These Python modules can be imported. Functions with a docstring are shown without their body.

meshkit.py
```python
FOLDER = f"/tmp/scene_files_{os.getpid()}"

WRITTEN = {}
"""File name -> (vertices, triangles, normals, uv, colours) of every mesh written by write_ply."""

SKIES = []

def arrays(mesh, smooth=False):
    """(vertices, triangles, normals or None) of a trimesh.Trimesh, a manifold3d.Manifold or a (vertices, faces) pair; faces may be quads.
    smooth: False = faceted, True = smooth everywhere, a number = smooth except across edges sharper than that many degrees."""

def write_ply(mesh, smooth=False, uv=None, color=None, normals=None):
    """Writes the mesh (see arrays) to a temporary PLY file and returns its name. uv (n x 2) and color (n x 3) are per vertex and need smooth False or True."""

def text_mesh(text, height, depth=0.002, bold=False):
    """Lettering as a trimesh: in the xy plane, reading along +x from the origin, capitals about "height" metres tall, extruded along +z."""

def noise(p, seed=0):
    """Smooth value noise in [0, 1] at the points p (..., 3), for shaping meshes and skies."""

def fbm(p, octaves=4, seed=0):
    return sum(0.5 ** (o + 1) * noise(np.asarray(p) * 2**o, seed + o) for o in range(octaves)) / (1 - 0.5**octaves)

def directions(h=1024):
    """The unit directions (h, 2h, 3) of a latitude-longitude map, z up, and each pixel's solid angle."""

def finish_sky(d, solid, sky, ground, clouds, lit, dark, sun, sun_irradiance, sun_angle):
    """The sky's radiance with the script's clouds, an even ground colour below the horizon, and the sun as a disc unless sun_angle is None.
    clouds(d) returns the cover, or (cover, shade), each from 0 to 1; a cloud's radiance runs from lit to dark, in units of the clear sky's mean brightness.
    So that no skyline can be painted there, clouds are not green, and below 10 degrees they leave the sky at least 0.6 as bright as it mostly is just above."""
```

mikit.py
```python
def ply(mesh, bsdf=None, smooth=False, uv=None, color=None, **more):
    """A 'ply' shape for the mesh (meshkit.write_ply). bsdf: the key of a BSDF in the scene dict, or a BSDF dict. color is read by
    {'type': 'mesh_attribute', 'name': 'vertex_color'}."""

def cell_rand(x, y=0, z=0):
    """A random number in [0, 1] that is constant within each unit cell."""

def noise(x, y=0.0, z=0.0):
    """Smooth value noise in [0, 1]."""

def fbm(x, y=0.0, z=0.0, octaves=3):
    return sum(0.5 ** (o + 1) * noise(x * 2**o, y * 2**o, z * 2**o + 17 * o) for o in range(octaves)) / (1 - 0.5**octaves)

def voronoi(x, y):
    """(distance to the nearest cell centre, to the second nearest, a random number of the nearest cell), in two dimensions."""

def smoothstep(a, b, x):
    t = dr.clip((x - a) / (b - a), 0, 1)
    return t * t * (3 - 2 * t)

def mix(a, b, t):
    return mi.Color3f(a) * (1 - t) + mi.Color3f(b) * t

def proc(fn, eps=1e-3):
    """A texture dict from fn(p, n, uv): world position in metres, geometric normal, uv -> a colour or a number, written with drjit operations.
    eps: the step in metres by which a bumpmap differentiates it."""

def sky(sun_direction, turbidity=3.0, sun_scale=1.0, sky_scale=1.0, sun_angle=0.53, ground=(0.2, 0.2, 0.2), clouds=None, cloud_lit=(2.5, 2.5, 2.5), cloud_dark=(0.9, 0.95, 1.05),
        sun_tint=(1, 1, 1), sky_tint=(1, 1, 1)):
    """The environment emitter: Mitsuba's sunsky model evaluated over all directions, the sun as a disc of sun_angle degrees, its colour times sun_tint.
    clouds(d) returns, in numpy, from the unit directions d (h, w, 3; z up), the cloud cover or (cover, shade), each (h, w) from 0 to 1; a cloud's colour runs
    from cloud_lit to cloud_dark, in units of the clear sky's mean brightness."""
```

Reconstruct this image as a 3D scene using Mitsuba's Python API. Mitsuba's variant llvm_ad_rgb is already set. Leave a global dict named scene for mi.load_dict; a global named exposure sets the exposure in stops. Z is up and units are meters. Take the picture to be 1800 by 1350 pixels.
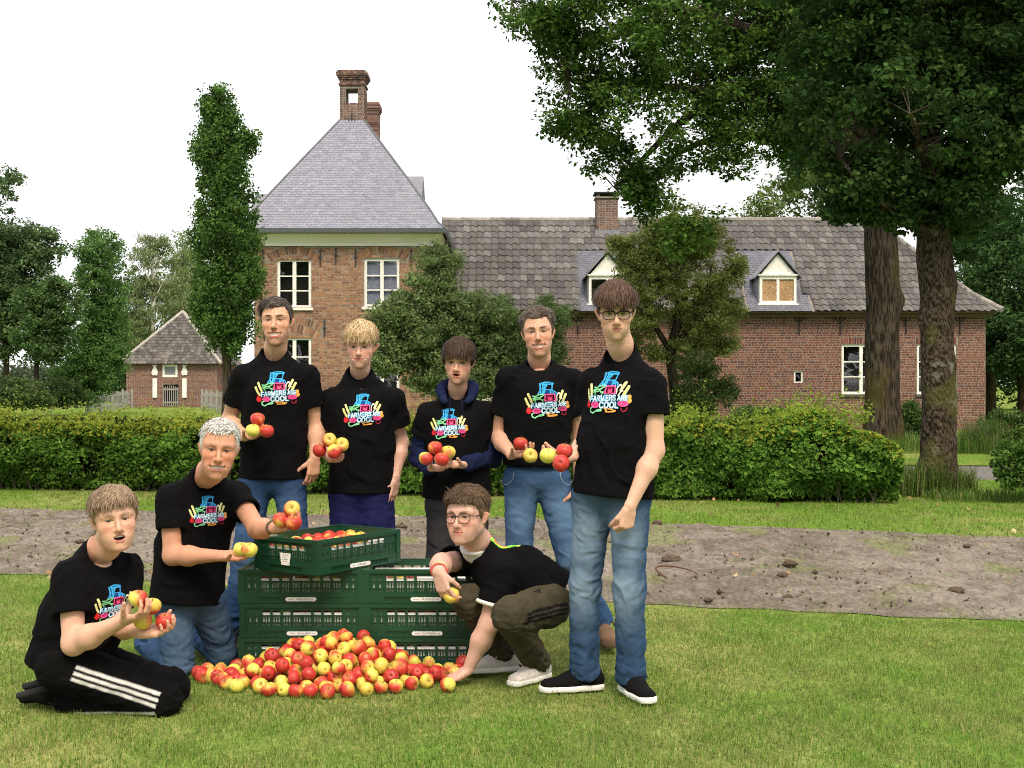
import math
import numpy as np
import trimesh
import mitsuba as mi
import mikit
import meshkit
import drjit as dr
from mikit import proc, noise, fbm, voronoi, cell_rand, smoothstep, mix
from shapely.geometry import Polygon, LineString, Point, box as sbox
from shapely.ops import unary_union
from shapely import affinity

T = mi.ScalarTransform4f
scene, labels = {}, {}

# ---------------------------------------------------------------- camera, sky, exposure
FPX, EYE = 2300.0, 1.42          # focal length in pixels of an 1800 px wide frame, eye height in metres
scene['camera'] = {'type': 'perspective', 'fov': math.degrees(2 * math.atan(900 / FPX)), 'fov_axis': 'x',
                   'to_world': T().look_at(origin=[0, 0, EYE], target=[0, 1, EYE], up=[0, 0, 1]),
                   'near_clip': 0.1, 'far_clip': 3000.0}
SUN = np.array([0.12, -0.60, 0.79])
scene['sky'] = mikit.sky(SUN.tolist(), turbidity=3, sun_scale=0.42, sun_angle=24, clouds=lambda d: (1.0, 0.12 + 0.25 * meshkit.fbm(d * 3.0, 3)), cloud_lit=(2.5, 2.5, 2.5), cloud_dark=(1.7, 1.75, 1.85))
exposure = 2.62


def P(u, v, y):
    """the point of the place that stands at distance y and is seen at (u, v) of the 1800 x 1350 photograph"""
    return np.array([(u - 900) / FPX * y, y, EYE - (v - 675) / FPX * y])


# ---------------------------------------------------------------- scene helpers
_used = set()


def take(key):
    if key in _used:
        n = _count.get(key, 1)
        while f'{key}_{n:03d}' in _used:
            n += 1
        _count[key] = n + 1
        key = f'{key}_{n:03d}'
    _used.add(key)
    return key


_count = {}


def thing(name, label=None, cat=None, group=None, kind=None):
    key = take(name)
    d = {}
    if label: d['label'] = label
    if cat: d['category'] = cat
    if group: d['group'] = group
    if kind: d['kind'] = kind
    if d: labels[key] = d
    return key


def add(key, mesh, bsdf, smooth=False, color=None, uv=None, label=None, kind=None, **kw):
    """one mesh = one entry; key may be 'thing__part' (numbered when taken)"""
    key = take(key)
    scene[key] = mikit.ply(mesh, bsdf, smooth=smooth, color=color, uv=uv, **kw)
    if label: labels.setdefault(key, {})['label'] = label
    if kind: labels.setdefault(key, {})['kind'] = kind
    return key


def put(key, shape, to_world=None):
    key = take(key)
    scene[key] = dict(shape) if to_world is None else {**shape, 'to_world': to_world}
    return key


def vcol(rgb, n):
    return np.broadcast_to(np.asarray(rgb, float), (n, 3)).copy()


def bx(x0, x1, y0, y1, z0, z1):
    v = np.array([[x, y, z] for x in (x0, x1) for y in (y0, y1) for z in (z0, z1)], float)
    f = np.array([[0, 1, 3], [0, 3, 2], [4, 6, 7], [4, 7, 5], [0, 4, 5], [0, 5, 1], [2, 3, 7], [2, 7, 6], [0, 2, 6], [0, 6, 4], [1, 5, 7], [1, 7, 3]])
    return v, f


def join(parts):
    """(v, f) pairs or trimeshes into one trimesh"""
    vs, fs, at = [], [], 0
    for m in parts:
        v, f = (m.vertices, m.faces) if hasattr(m, 'vertices') else m
        vs.append(np.asarray(v, float)); fs.append(np.asarray(f) + at); at += len(v)
    return trimesh.Trimesh(np.vstack(vs), np.vstack(fs), process=False)


def joinc(parts):
    """list of ((v, f), rgb) into (mesh, colours)"""
    cols = []
    for m, c in parts:
        v = m.vertices if hasattr(m, 'vertices') else m[0]
        cols.append(np.broadcast_to(np.asarray(c, float), (len(v), 3)))
    return join([m for m, _ in parts]), np.vstack(cols)


def flat(m, color):
    """unshared corners, so that faceted boxes keep hard edges with vertex colours"""
    v, f = np.asarray(m.vertices), np.asarray(m.faces)
    return trimesh.Trimesh(v[f].reshape(-1, 3), np.arange(len(f) * 3).reshape(-1, 3), process=False), np.asarray(color)[f].reshape(-1, 3)


def tube(pts, radii, sides=8, cap=True):
    p = np.asarray(pts, float); r = np.broadcast_to(np.asarray(radii, float), (len(p),))
    t = np.gradient(p, axis=0); t /= np.linalg.norm(t, axis=1, keepdims=True) + 1e-12
    a = np.zeros_like(p); ref = np.array([1.0, 0, 0]) if abs(t[0][0]) < .8 else np.array([0, 0, 1.0])
    for i in range(len(p)):
        ref = ref - t[i] * (ref @ t[i]); ref /= np.linalg.norm(ref) + 1e-12; a[i] = ref
    b = np.cross(t, a); ang = np.arange(sides) * 2 * np.pi / sides
    v = p[:, None] + r[:, None, None] * (np.cos(ang)[None, :, None] * a[:, None] + np.sin(ang)[None, :, None] * b[:, None])
    i, j = np.meshgrid(np.arange(len(p) - 1), np.arange(sides), indexing='ij')
    q = np.stack([i * sides + j, i * sides + (j + 1) % sides, (i + 1) * sides + (j + 1) % sides, (i + 1) * sides + j], -1).reshape(-1, 4)
    f = np.vstack([q[:, [0, 1, 2]], q[:, [0, 2, 3]]]); v = v.reshape(-1, 3)
    if cap:
        n = len(v); v = np.vstack([v, p[0], p[-1]]); k = np.arange(sides); l = (len(p) - 1) * sides
        f = np.vstack([f, np.stack([(k + 1) % sides, k, np.full(sides, n)], 1), np.stack([l + k, l + (k + 1) % sides, np.full(sides, n + 1)], 1)])
    return v, f


def smooth_path(pts, n):
    from scipy.interpolate import CubicSpline
    p = np.asarray(pts, float); s = np.r_[0, np.cumsum(np.linalg.norm(np.diff(p, axis=0), axis=1))]
    return CubicSpline(s, p)(np.linspace(0, s[-1], n))


def extrude(poly, h):
    gs = getattr(poly, 'geoms', [poly])
    return join([trimesh.creation.extrude_polygon(g, h, engine='earcut') for g in gs if g.area > 1e-9])


def grid_sheet(xs, ys, zf):
    X, Y = np.meshgrid(xs, ys); Z = zf(X, Y)
    v = np.stack([X, Y, Z], -1).reshape(-1, 3); nx = len(xs)
    i, j = np.meshgrid(np.arange(len(ys) - 1), np.arange(nx - 1), indexing='ij')
    a = (i * nx + j).ravel()
    return v, np.vstack([np.stack([a, a + 1, a + nx + 1], 1), np.stack([a, a + nx + 1, a + nx], 1)])


# ---------------------------------------------------------------- materials shared by many things
VC = {'type': 'mesh_attribute', 'name': 'vertex_color'}


def principled(color, rough=0.6, **kw):
    c = color if isinstance(color, dict) else {'type': 'rgb', 'value': list(color)}
    return {'type': 'twosided', 'bsdf': {'type': 'principled', 'base_color': c, 'roughness': rough, **kw}}


scene['mat_matte'] = principled(VC, 0.9, specular=0.12)                # brick, tile, soil: colours per piece
scene['mat_leaf'] = {'type': 'principledthin', 'base_color': VC, 'roughness': 0.55, 'diff_trans': 0.65, 'eta': 1.35}
scene['mat_cloth'] = principled(VC, 0.95, specular=0.06, sheen=0.05)
scene['mat_skin'] = principled(VC, 0.5, specular=0.28)
scene['mat_hair'] = principled(VC, 0.55, specular=0.14)
scene['mat_gloss'] = principled(VC, 0.40, specular=0.4)              # apples, painted metal, rubber
scene['mat_white_paint'] = principled((0.78, 0.78, 0.75), 0.45)
scene['mat_glass'] = {'type': 'thindielectric'}
scene['mat_dark'] = principled((0.012, 0.012, 0.014), 0.7)
scene['mat_iron'] = principled((0.02, 0.02, 0.022), 0.6)
scene['mat_twig'] = principled((0.055, 0.042, 0.032), 0.9)
X_, Y_, Z_ = np.eye(3)
# ================================================================ ground
def lawn_colour(p, n, uv):
    big = fbm(p.x * 0.55, p.y * 0.4, 3.0, octaves=4)
    med = fbm(p.x * 3.1, p.y * 2.2, 7.0, octaves=3)
    fine = noise(p.x * 60, p.y * 30, 1.0)
    c = mix((0.12, 0.20, 0.034), (0.25, 0.26, 0.09), smoothstep(0.42, 0.68, big * 0.6 + med * 0.4))
    c = mix(c, (0.055, 0.10, 0.018), smoothstep(0.55, 0.8, med) * 0.5)
    return c * (0.75 + 0.5 * fine)


scene['mat_lawn'] = {'type': 'twosided', 'bsdf': {'type': 'diffuse', 'reflectance': proc(lawn_colour)}}


def bed_near(x): return np.interp(x, [-8, -3.8, -0.5, 1.5, 3.04, 6, 9], [9.9, 9.75, 8.9, 8.25, 7.78, 7.2, 6.9])


def bed_far(x): return np.interp(x, [-12, -5.8, -1.0, 1.5, 4.75, 9, 12], [15.2, 14.9, 14.1, 13.2, 12.1, 11.4, 11.1])


def ground_z(x, y):
    x, y = np.asarray(x, float), np.asarray(y, float)
    p = np.stack([x * 0.7, y * 0.7, x * 0], -1)
    return 0.03 * (meshkit.fbm(p, 3) - 0.5) * np.clip((y - 9.5) / 4, 0, 1) - 0.0


xs = np.unique(np.r_[-600, -300, -150, -80, np.arange(-40, 40.1, 1.0), 80, 150, 300, 600])
ys = np.unique(np.r_[-40, -10, 0, np.arange(2, 45, 0.8), np.arange(46, 120, 4), 160, 250, 400, 900])
m = grid_sheet(xs, ys, lambda X, Y: ground_z(X, Y))
add('ground', m, 'mat_lawn', smooth=True)
labels['ground'] = {'label': 'mown lawn with yellowish worn patches around the group', 'kind': 'structure'}

# --- bare soil bed across the lawn
def soil_colour(p, n, uv):
    a = fbm(p.x * 1.3, p.y * 1.0, 2.0, octaves=4)
    b = fbm(p.x * 9, p.y * 6, 5.0, octaves=3)
    c = mix((0.135, 0.114, 0.094), (0.215, 0.188, 0.158), smoothstep(0.3, 0.7, a * 0.5 + b * 0.5))
    g = smoothstep(0.60, 0.72, fbm(p.x * 2.2 + 11, p.y * 1.3, 9.0, octaves=4))
    c = mix(c, (0.15, 0.18, 0.06), g * 0.55)
    return c * (0.72 + 0.55 * noise(p.x * 55, p.y * 30, 3.0))


scene['mat_soil'] = {'type': 'twosided', 'bsdf': {'type': 'diffuse', 'reflectance': proc(soil_colour)}}
nx, ny = 520, 170
sx = np.linspace(-9, 9, nx); st = np.linspace(0, 1, ny)
SX, ST = np.meshgrid(sx, st)
wob = 0.18 * (meshkit.fbm(np.stack([SX * 2.5, SX * 0, SX * 0], -1), 3) - 0.5)
wob2 = 0.5 * (meshkit.fbm(np.stack([SX * 1.7, SX * 0 + 7, SX * 0], -1), 4) - 0.5)
SY = (bed_near(SX) + wob) * (1 - ST) + (bed_far(SX) + wob2) * ST
pp = np.stack([SX, SY, SX * 0], -1)
lump = meshkit.fbm(pp * 2.2, 4) - 0.45
fine_ = meshkit.fbm(pp * np.array([14, 12, 1]), 3, seed=4) - 0.5
edge = np.clip(np.minimum(ST, 1 - ST) * 14, 0, 1)
SZ = ground_z(SX, SY) + 0.006 + edge * (0.02 + 0.07 * lump + 0.045 * fine_).clip(0.0)
v = np.stack([SX, SY, SZ], -1).reshape(-1, 3)
i, j = np.meshgrid(np.arange(ny - 1), np.arange(nx - 1), indexing='ij'); a = (i * nx + j).ravel()
add('soil_bed', (v, np.vstack([np.stack([a, a + 1, a + nx + 1], 1), np.stack([a, a + nx + 1, a + nx], 1)])), 'mat_soil', smooth=True)
labels['soil_bed'] = {'label': 'bare raked strip of grey brown soil crossing the lawn', 'kind': 'structure'}

# --- footpath beyond the hedge
def path_colour(p, n, uv):
    return mix((0.13, 0.125, 0.12), (0.2, 0.19, 0.18), fbm(p.x * 2, p.y * 2, 1.0, octaves=4)) * (0.85 + 0.3 * noise(p.x * 40, p.y * 40, 1.0))


scene['mat_path'] = {'type': 'twosided', 'bsdf': {'type': 'diffuse', 'reflectance': proc(path_colour)}}
pxs = np.linspace(-30, 24, 90)
pv, pf = [], []
for k, x in enumerate(pxs):
    yc = 21.0 + 0.25 * math.sin(x * 0.3) - 0.03 * x
    for t in (-1.60, -1.55, -0.5, 0.5, 1.55, 1.60):
        pv.append([x, yc + t, float(ground_z(x, yc + t)) + (0.022 if abs(t) < 1.58 else -0.06)])
for k in range(len(pxs) - 1):
    for q in range(5):
        a = k * 6 + q; pf += [[a, a + 6, a + 7], [a, a + 7, a + 1]]
add('path', (np.array(pv), np.array(pf)), 'mat_path', smooth=True)
labels['path'] = {'label': 'narrow grey asphalt footpath running behind the hedge', 'kind': 'structure'}


# --- grass blades
def blades(rng, pts, h, w, col, lean=0.5):
    n = len(pts); az = rng.uniform(0, 2 * np.pi, n); lz = rng.uniform(0, lean, n)
    hh = h * rng.uniform(0.45, 1.15, n) * (.45 + 1.1 * meshkit.fbm(pts * np.array([5.5, 4.5, 0]), 3, seed=12)); d = np.stack([np.cos(az), np.sin(az), 0 * az], 1)
    s = np.stack([-np.sin(az + rng.normal(0, 1, n)), np.cos(az), 0 * az], 1); s /= np.linalg.norm(s, axis=1, keepdims=True)
    tip = pts + d * (hh * lz)[:, None] + np.array([0, 0, 1]) * (hh * np.sqrt(1 - (lz * 0.8) ** 2))[:, None]
    ww = (w * rng.uniform(0.6, 1.3, n))[:, None]
    v = np.stack([pts - s * ww, pts + s * ww, tip], 1).reshape(-1, 3)
    return (v, np.arange(3 * n).reshape(-1, 3)), np.repeat(col, 3, axis=0)


def grass_cols(rng, pts, a=(0.150, 0.285, 0.046), b=(0.31, 0.345, 0.115), dark=(0.105, 0.205, 0.034)):
    q = np.stack([pts[:, 0] * 0.55, pts[:, 1] * 0.4, pts[:, 0] * 0 + 3], -1)
    t = 0.6 * meshkit.fbm(q, 4) + 0.4 * meshkit.fbm(pts * np.array([3.1, 2.2, 0]) + 7, 3) + rng.normal(0, 0.11, len(pts))
    t = np.clip((t - 0.44) / 0.3, 0, 1)[:, None]
    c = np.array(a) * (1 - t) + np.array(b) * t
    k = (rng.random(len(pts)) < 0.25)[:, None]
    c = np.where(k, np.array(dark), c)
    tuft_ = meshkit.fbm(pts * np.array([9, 6, 0]) + 4, 3, seed=15)[:, None]
    straw = (rng.random(len(pts)) < .05)[:, None]
    c = np.where(straw, np.array([.42, .36, .18]), c)
    return c * rng.uniform(0.7, 1.25, (len(pts), 1)) * (.76 + .50 * tuft_)


rng = np.random.default_rng(5)
def field(n, y0, y1, keep):
    y = np.sqrt(rng.uniform(y0 ** 2, y1 ** 2, n)); x = rng.uniform(-0.55, 0.55, n) * y
    k = keep(x, y); x, y = x[k], y[k]
    return np.stack([x, y, ground_z(x, y) - 0.003], 1)


near = field(420000, 4.55, 10.0, lambda x, y: (y < bed_near(x) + 0.10 * rng.normal(size=len(x)) + .55 * (meshkit.fbm(np.stack([x * 3.1, x * 0, x * 0], -1), 3, seed=6) - .45)) & (rng.random(len(x)) < np.clip(6.5 / y, 0, 1) ** 1.2))
m, c = blades(rng, near, 0.032, 0.0021, grass_cols(rng, near), 0.75)
m2 = field(95000, 11.0, 19.5, lambda x, y: (y > bed_far(x) - 0.25 * np.abs(rng.normal(size=len(x))) - .8 * (meshkit.fbm(np.stack([x * 1.7, x * 0, x * 0], -1), 3, seed=7) - .5)))
mb, cb = blades(rng, m2, 0.045, 0.004, grass_cols(rng, m2, a=(0.13, 0.23, 0.03), b=(0.22, 0.29, 0.06)), 0.6)
m3 = field(26000, 7.2, 15, lambda x, y: (y > bed_near(x)) & (y < bed_far(x)) & (meshkit.fbm(np.stack([x * 1.6, y * 1.1, 0 * x], -1), 4, seed=9) > 0.56))
mc, cc = blades(rng, m3 + np.array([0, 0, 0.03]), 0.03, 0.0025, grass_cols(rng, m3), 0.8)
g = join([m, mb, mc])
add('grass', g, 'mat_leaf', color=np.vstack([c, cb, cc]))
labels['grass'] = {'label': 'short mown grass blades of the lawn', 'category': 'grass', 'kind': 'stuff'}

# --- clods, sticks and dry leaves lying on the bed and at the hedge
def clod(rng, r):
    m = trimesh.creation.icosphere(3, 1.0); v = np.array(m.vertices)
    v *= 1 + 0.55 * (meshkit.fbm(v * 2.2 + rng.uniform(0, 50, 3), 4) - 0.5)[:, None] * 1.5
    v *= np.array([1.15, 0.9, 0.6]) * r
    c = np.array([0.085, 0.062, 0.045]) * (0.6 + 0.9 * meshkit.fbm(v / r * 5 + 3, 3))[:, None]
    return trimesh.Trimesh(v, m.faces, process=False), c


for (u, vv, r, lab) in [(1181, 992, .065, 'large rooty clod of brown earth right of the standing man in pale jeans'), (1155, 925, .045, 'dark clod on the far edge of the soil beside the standing man'), (1388, 998, .05, 'dark clod with a twig in the middle of the soil strip'),
                        (1375, 1018, .035, 'small earth clod just below the dark clod with a twig'), (1385, 1057, .03, 'small clod near the lawn edge of the soil strip'), (1680, 1048, .05, 'long low clod at the right of the soil strip'), (1700, 965, .03, 'small clod far right near the far edge of the soil'),
                        (60, 913, .04, 'dark clod at the far left of the soil strip'), (140, 958, .035, 'flat clod left of the kneeling grey haired man'), (1245, 1062, .028, 'little clod where soil meets lawn right of the standing man'), (705, 932, .05, 'dark clump of earth on the soil behind the crates'),
                        (1090, 1000, .03, 'clod seen between the legs of the standing man')]:
    y = EYE * FPX / (vv - 675 + 0.0); y = y * 0.995
    cm, cc_ = clod(rng, r * 1.0)
    cm.apply_translation(P(u, vv, y) + np.array([0, 0, 0.25 * r + 0.02]))
    k = add('soil_clod', cm, 'mat_matte', smooth=True, color=cc_)
    labels[k] = {'label': lab, 'category': 'clod'}
root = tube(smooth_path([P(1170, 1022, 9.2) + [0, 0, .03], P(1182, 1010, 9.5) + [0, 0, .06], P(1205, 1012, 9.5) + [0, 0, .05], P(1225, 1022, 9.3) + [0, 0, .03]], 14), np.linspace(.009, .004, 14), 6)
k = add('root_piece', root, 'mat_matte', smooth=True, color=vcol((0.12, 0.07, 0.045), len(root[0])))
labels[k] = {'label': 'thin curved brown root lying on the soil by the large clod', 'category': 'root'}
# dry leaves
dl = []
for k in range(230):
    u = rng.uniform(-0.4, 0.42)
    y = rng.uniform(13.5, 17.2) if rng.random() < .55 else rng.uniform(8, 14)
    x = u * y; s = rng.uniform(.02, .045); a = rng.uniform(0, 6.28); t = rng.normal(0, .35)
    d = np.array([math.cos(a), math.sin(a), t]); e = np.array([-math.sin(a), math.cos(a), rng.normal(0, .3)])
    c0 = np.array([x, y, float(ground_z(x, y)) + .035])
    col = np.array([[.42, .26, .12], [.3, .19, .1], [.5, .4, .24]][k % 3]) * rng.uniform(.7, 1.2)
    dl.append((trimesh.Trimesh(np.array([c0 - d * s, c0 + e * s * .6, c0 + d * s, c0 - e * s * .6]), [[0, 1, 2], [0, 2, 3]], process=False), col))
m, c = joinc(dl)
add('fallen_leaves', m, 'mat_leaf', color=c)
labels['fallen_leaves'] = {'label': 'dry brown leaves scattered on grass and soil', 'category': 'leaves', 'kind': 'stuff'}
cr = []
for k in range(1900):
    x = rng.uniform(-7, 7); t = rng.random(); y = bed_near(x) * (1 - t) + bed_far(x) * t; r = rng.uniform(.004, .014) * (1.8 if rng.random() < .06 else 1)
    v = np.array([[1, 0, 0], [-1, 0, 0], [0, 1, 0], [0, -1, 0], [0, 0, 1], [0, 0, -1.]]) * rng.uniform(.6, 1.2, (6, 1)) * r + [x, y, .035 + r * .3]
    cr.append(((v, np.array([[0, 2, 4], [2, 1, 4], [1, 3, 4], [3, 0, 4], [2, 0, 5], [1, 2, 5], [3, 1, 5], [0, 3, 5]])), np.array([.105, .088, .072]) * rng.uniform(.5, 1.3)))
m, c = joinc(cr)
add('soil_crumbs', m, 'mat_matte', color=c)
labels['soil_crumbs'] = {'label': 'loose crumbs of earth and pebbles on the soil strip', 'category': 'soil', 'kind': 'stuff'}
# ================================================================ brick fields, windows, roofs
RECT_F = np.array([[0, 1, 2], [0, 2, 3], [4, 5, 6], [4, 6, 7], [0, 4, 7], [0, 7, 3], [1, 2, 6], [1, 6, 5], [2, 3, 7], [2, 7, 6], [0, 1, 5], [0, 5, 4]])


def brick_mesh(o, ex, ez, en, x0, x1, z0, z1, d, jit, rng):
    """one brick on the wall plane o + ex*x + ez*z, proud by d along en, front edges chamfered"""
    c = 0.006; d = d * rng.uniform(.75, 1.25)
    loc = [(x0, z0, -.02), (x1, z0, -.02), (x1, z1, -.02), (x0, z1, -.02), (x0 + c, z0 + c, d), (x1 - c, z0 + c, d + jit), (x1 - c, z1 - c, d + jit), (x0 + c, z1 - c, d)]
    v = np.array([o + ex * a + ez * b + en * h for a, b, h in loc])
    return v, RECT_F


def subtract(iv, holes):
    out = [iv]
    for h0, h1 in holes:
        nxt = []
        for a, b in out:
            if h1 <= a or h0 >= b: nxt.append((a, b))
            else:
                if h0 - a > .02: nxt.append((a, h0))
                if b - h1 > .02: nxt.append((h1, b))
        out = nxt
    return out


def brick_wall(key, o, ex, ez, en, W, Hh, holes, palette, rng, prefer, skip=None, L=.215, C=.0735, mortar=.011, z0=0.0, most=300):
    """holes: (x0, x1, z0, z1). the bricks that 'prefer' ranks first become parts, the rest one stuff part"""
    bricks = []
    k = 0; z = z0
    while z < Hh - .02:
        zt = min(z + C, Hh); x = -(L if k % 2 else L / 2) * rng.uniform(.9, 1.0); header = False
        hs = [(h[0] - .004, h[1] + .004) for h in holes if h[2] < (z + zt) / 2 < h[3]]
        while x < W:
            l = (L if not (k % 2) else L / 2 + .0) * rng.uniform(.96, 1.04)
            for a, b in subtract((max(x, 0), min(x + l, W)), hs):
                if b - a > .035 and not (skip and skip((a + b) / 2, (z + zt) / 2)):
                    bricks.append((a, b - mortar, z, zt - mortar))
            x += l
        z += C; k += 1
    cols = np.array([palette[int(rng.integers(len(palette)))] for _ in bricks]) * rng.uniform(.85, 1.13, (len(bricks), 1))
    cen = np.array([(o + ex * (a + b) / 2 + ez * (c + d) / 2) for a, b, c, d in bricks])
    patch = meshkit.fbm(cen * 0.9, 3)[:, None]
    cols = (cols * .75 + cols.mean(0) * .25) * (0.72 + 0.55 * patch)
    rank = np.argsort([prefer(c) for c in cen])
    rest = []
    for n, q in enumerate(rank):
        mesh = brick_mesh(o, ex, ez, en, *bricks[q], .007, rng.normal(0, .0012), rng)
        if n < most:
            m, c = flat(trimesh.Trimesh(*mesh, process=False), vcol(cols[q], 8))
            add(key + '__brick', m, 'mat_matte', color=c)
        else:
            rest.append((mesh, cols[q]))
    if rest:
        m, c = joinc(rest); m, c = flat(m, c)
        add(key + '__brickwork', m, 'mat_matte', color=c, kind='stuff')


def wall_plate(W, Hh, holes, o, ex, ez, en, th=.3):
    poly = sbox(0, 0, W, Hh)
    for h in holes: poly = poly.difference(sbox(h[0], h[2], h[1], h[3]))
    m = extrude(poly, th)
    M = np.eye(4); M[:3, 0], M[:3, 1], M[:3, 2], M[:3, 3] = ex, ez, -en, o
    m.apply_transform(M)
    if np.linalg.det(M[:3, :3]) < 0: m.invert()
    return m


def mortar_colour(p, n, uv):
    return mix((0.20, 0.175, 0.15), (0.31, 0.28, 0.245), fbm(p.x * 5, p.y * 5, p.z * 9, octaves=3))


scene['mat_mortar'] = {'type': 'twosided', 'bsdf': {'type': 'diffuse', 'reflectance': proc(mortar_colour)}}
scene['mat_blind'] = principled((0.16, 0.18, 0.26), 0.8)
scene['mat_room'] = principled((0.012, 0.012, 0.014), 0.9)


def chipboard(p, n, uv):
    a, b, r = voronoi(p.x * 34, p.z * 26)
    return mix((0.30, 0.19, 0.10), (0.46, 0.31, 0.18), r) * (0.8 + 0.4 * fbm(p.x * 5, p.z * 5, 1.0))


scene['mat_chipboard'] = {'type': 'twosided', 'bsdf': {'type': 'diffuse', 'reflectance': proc(chipboard)}}


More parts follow.
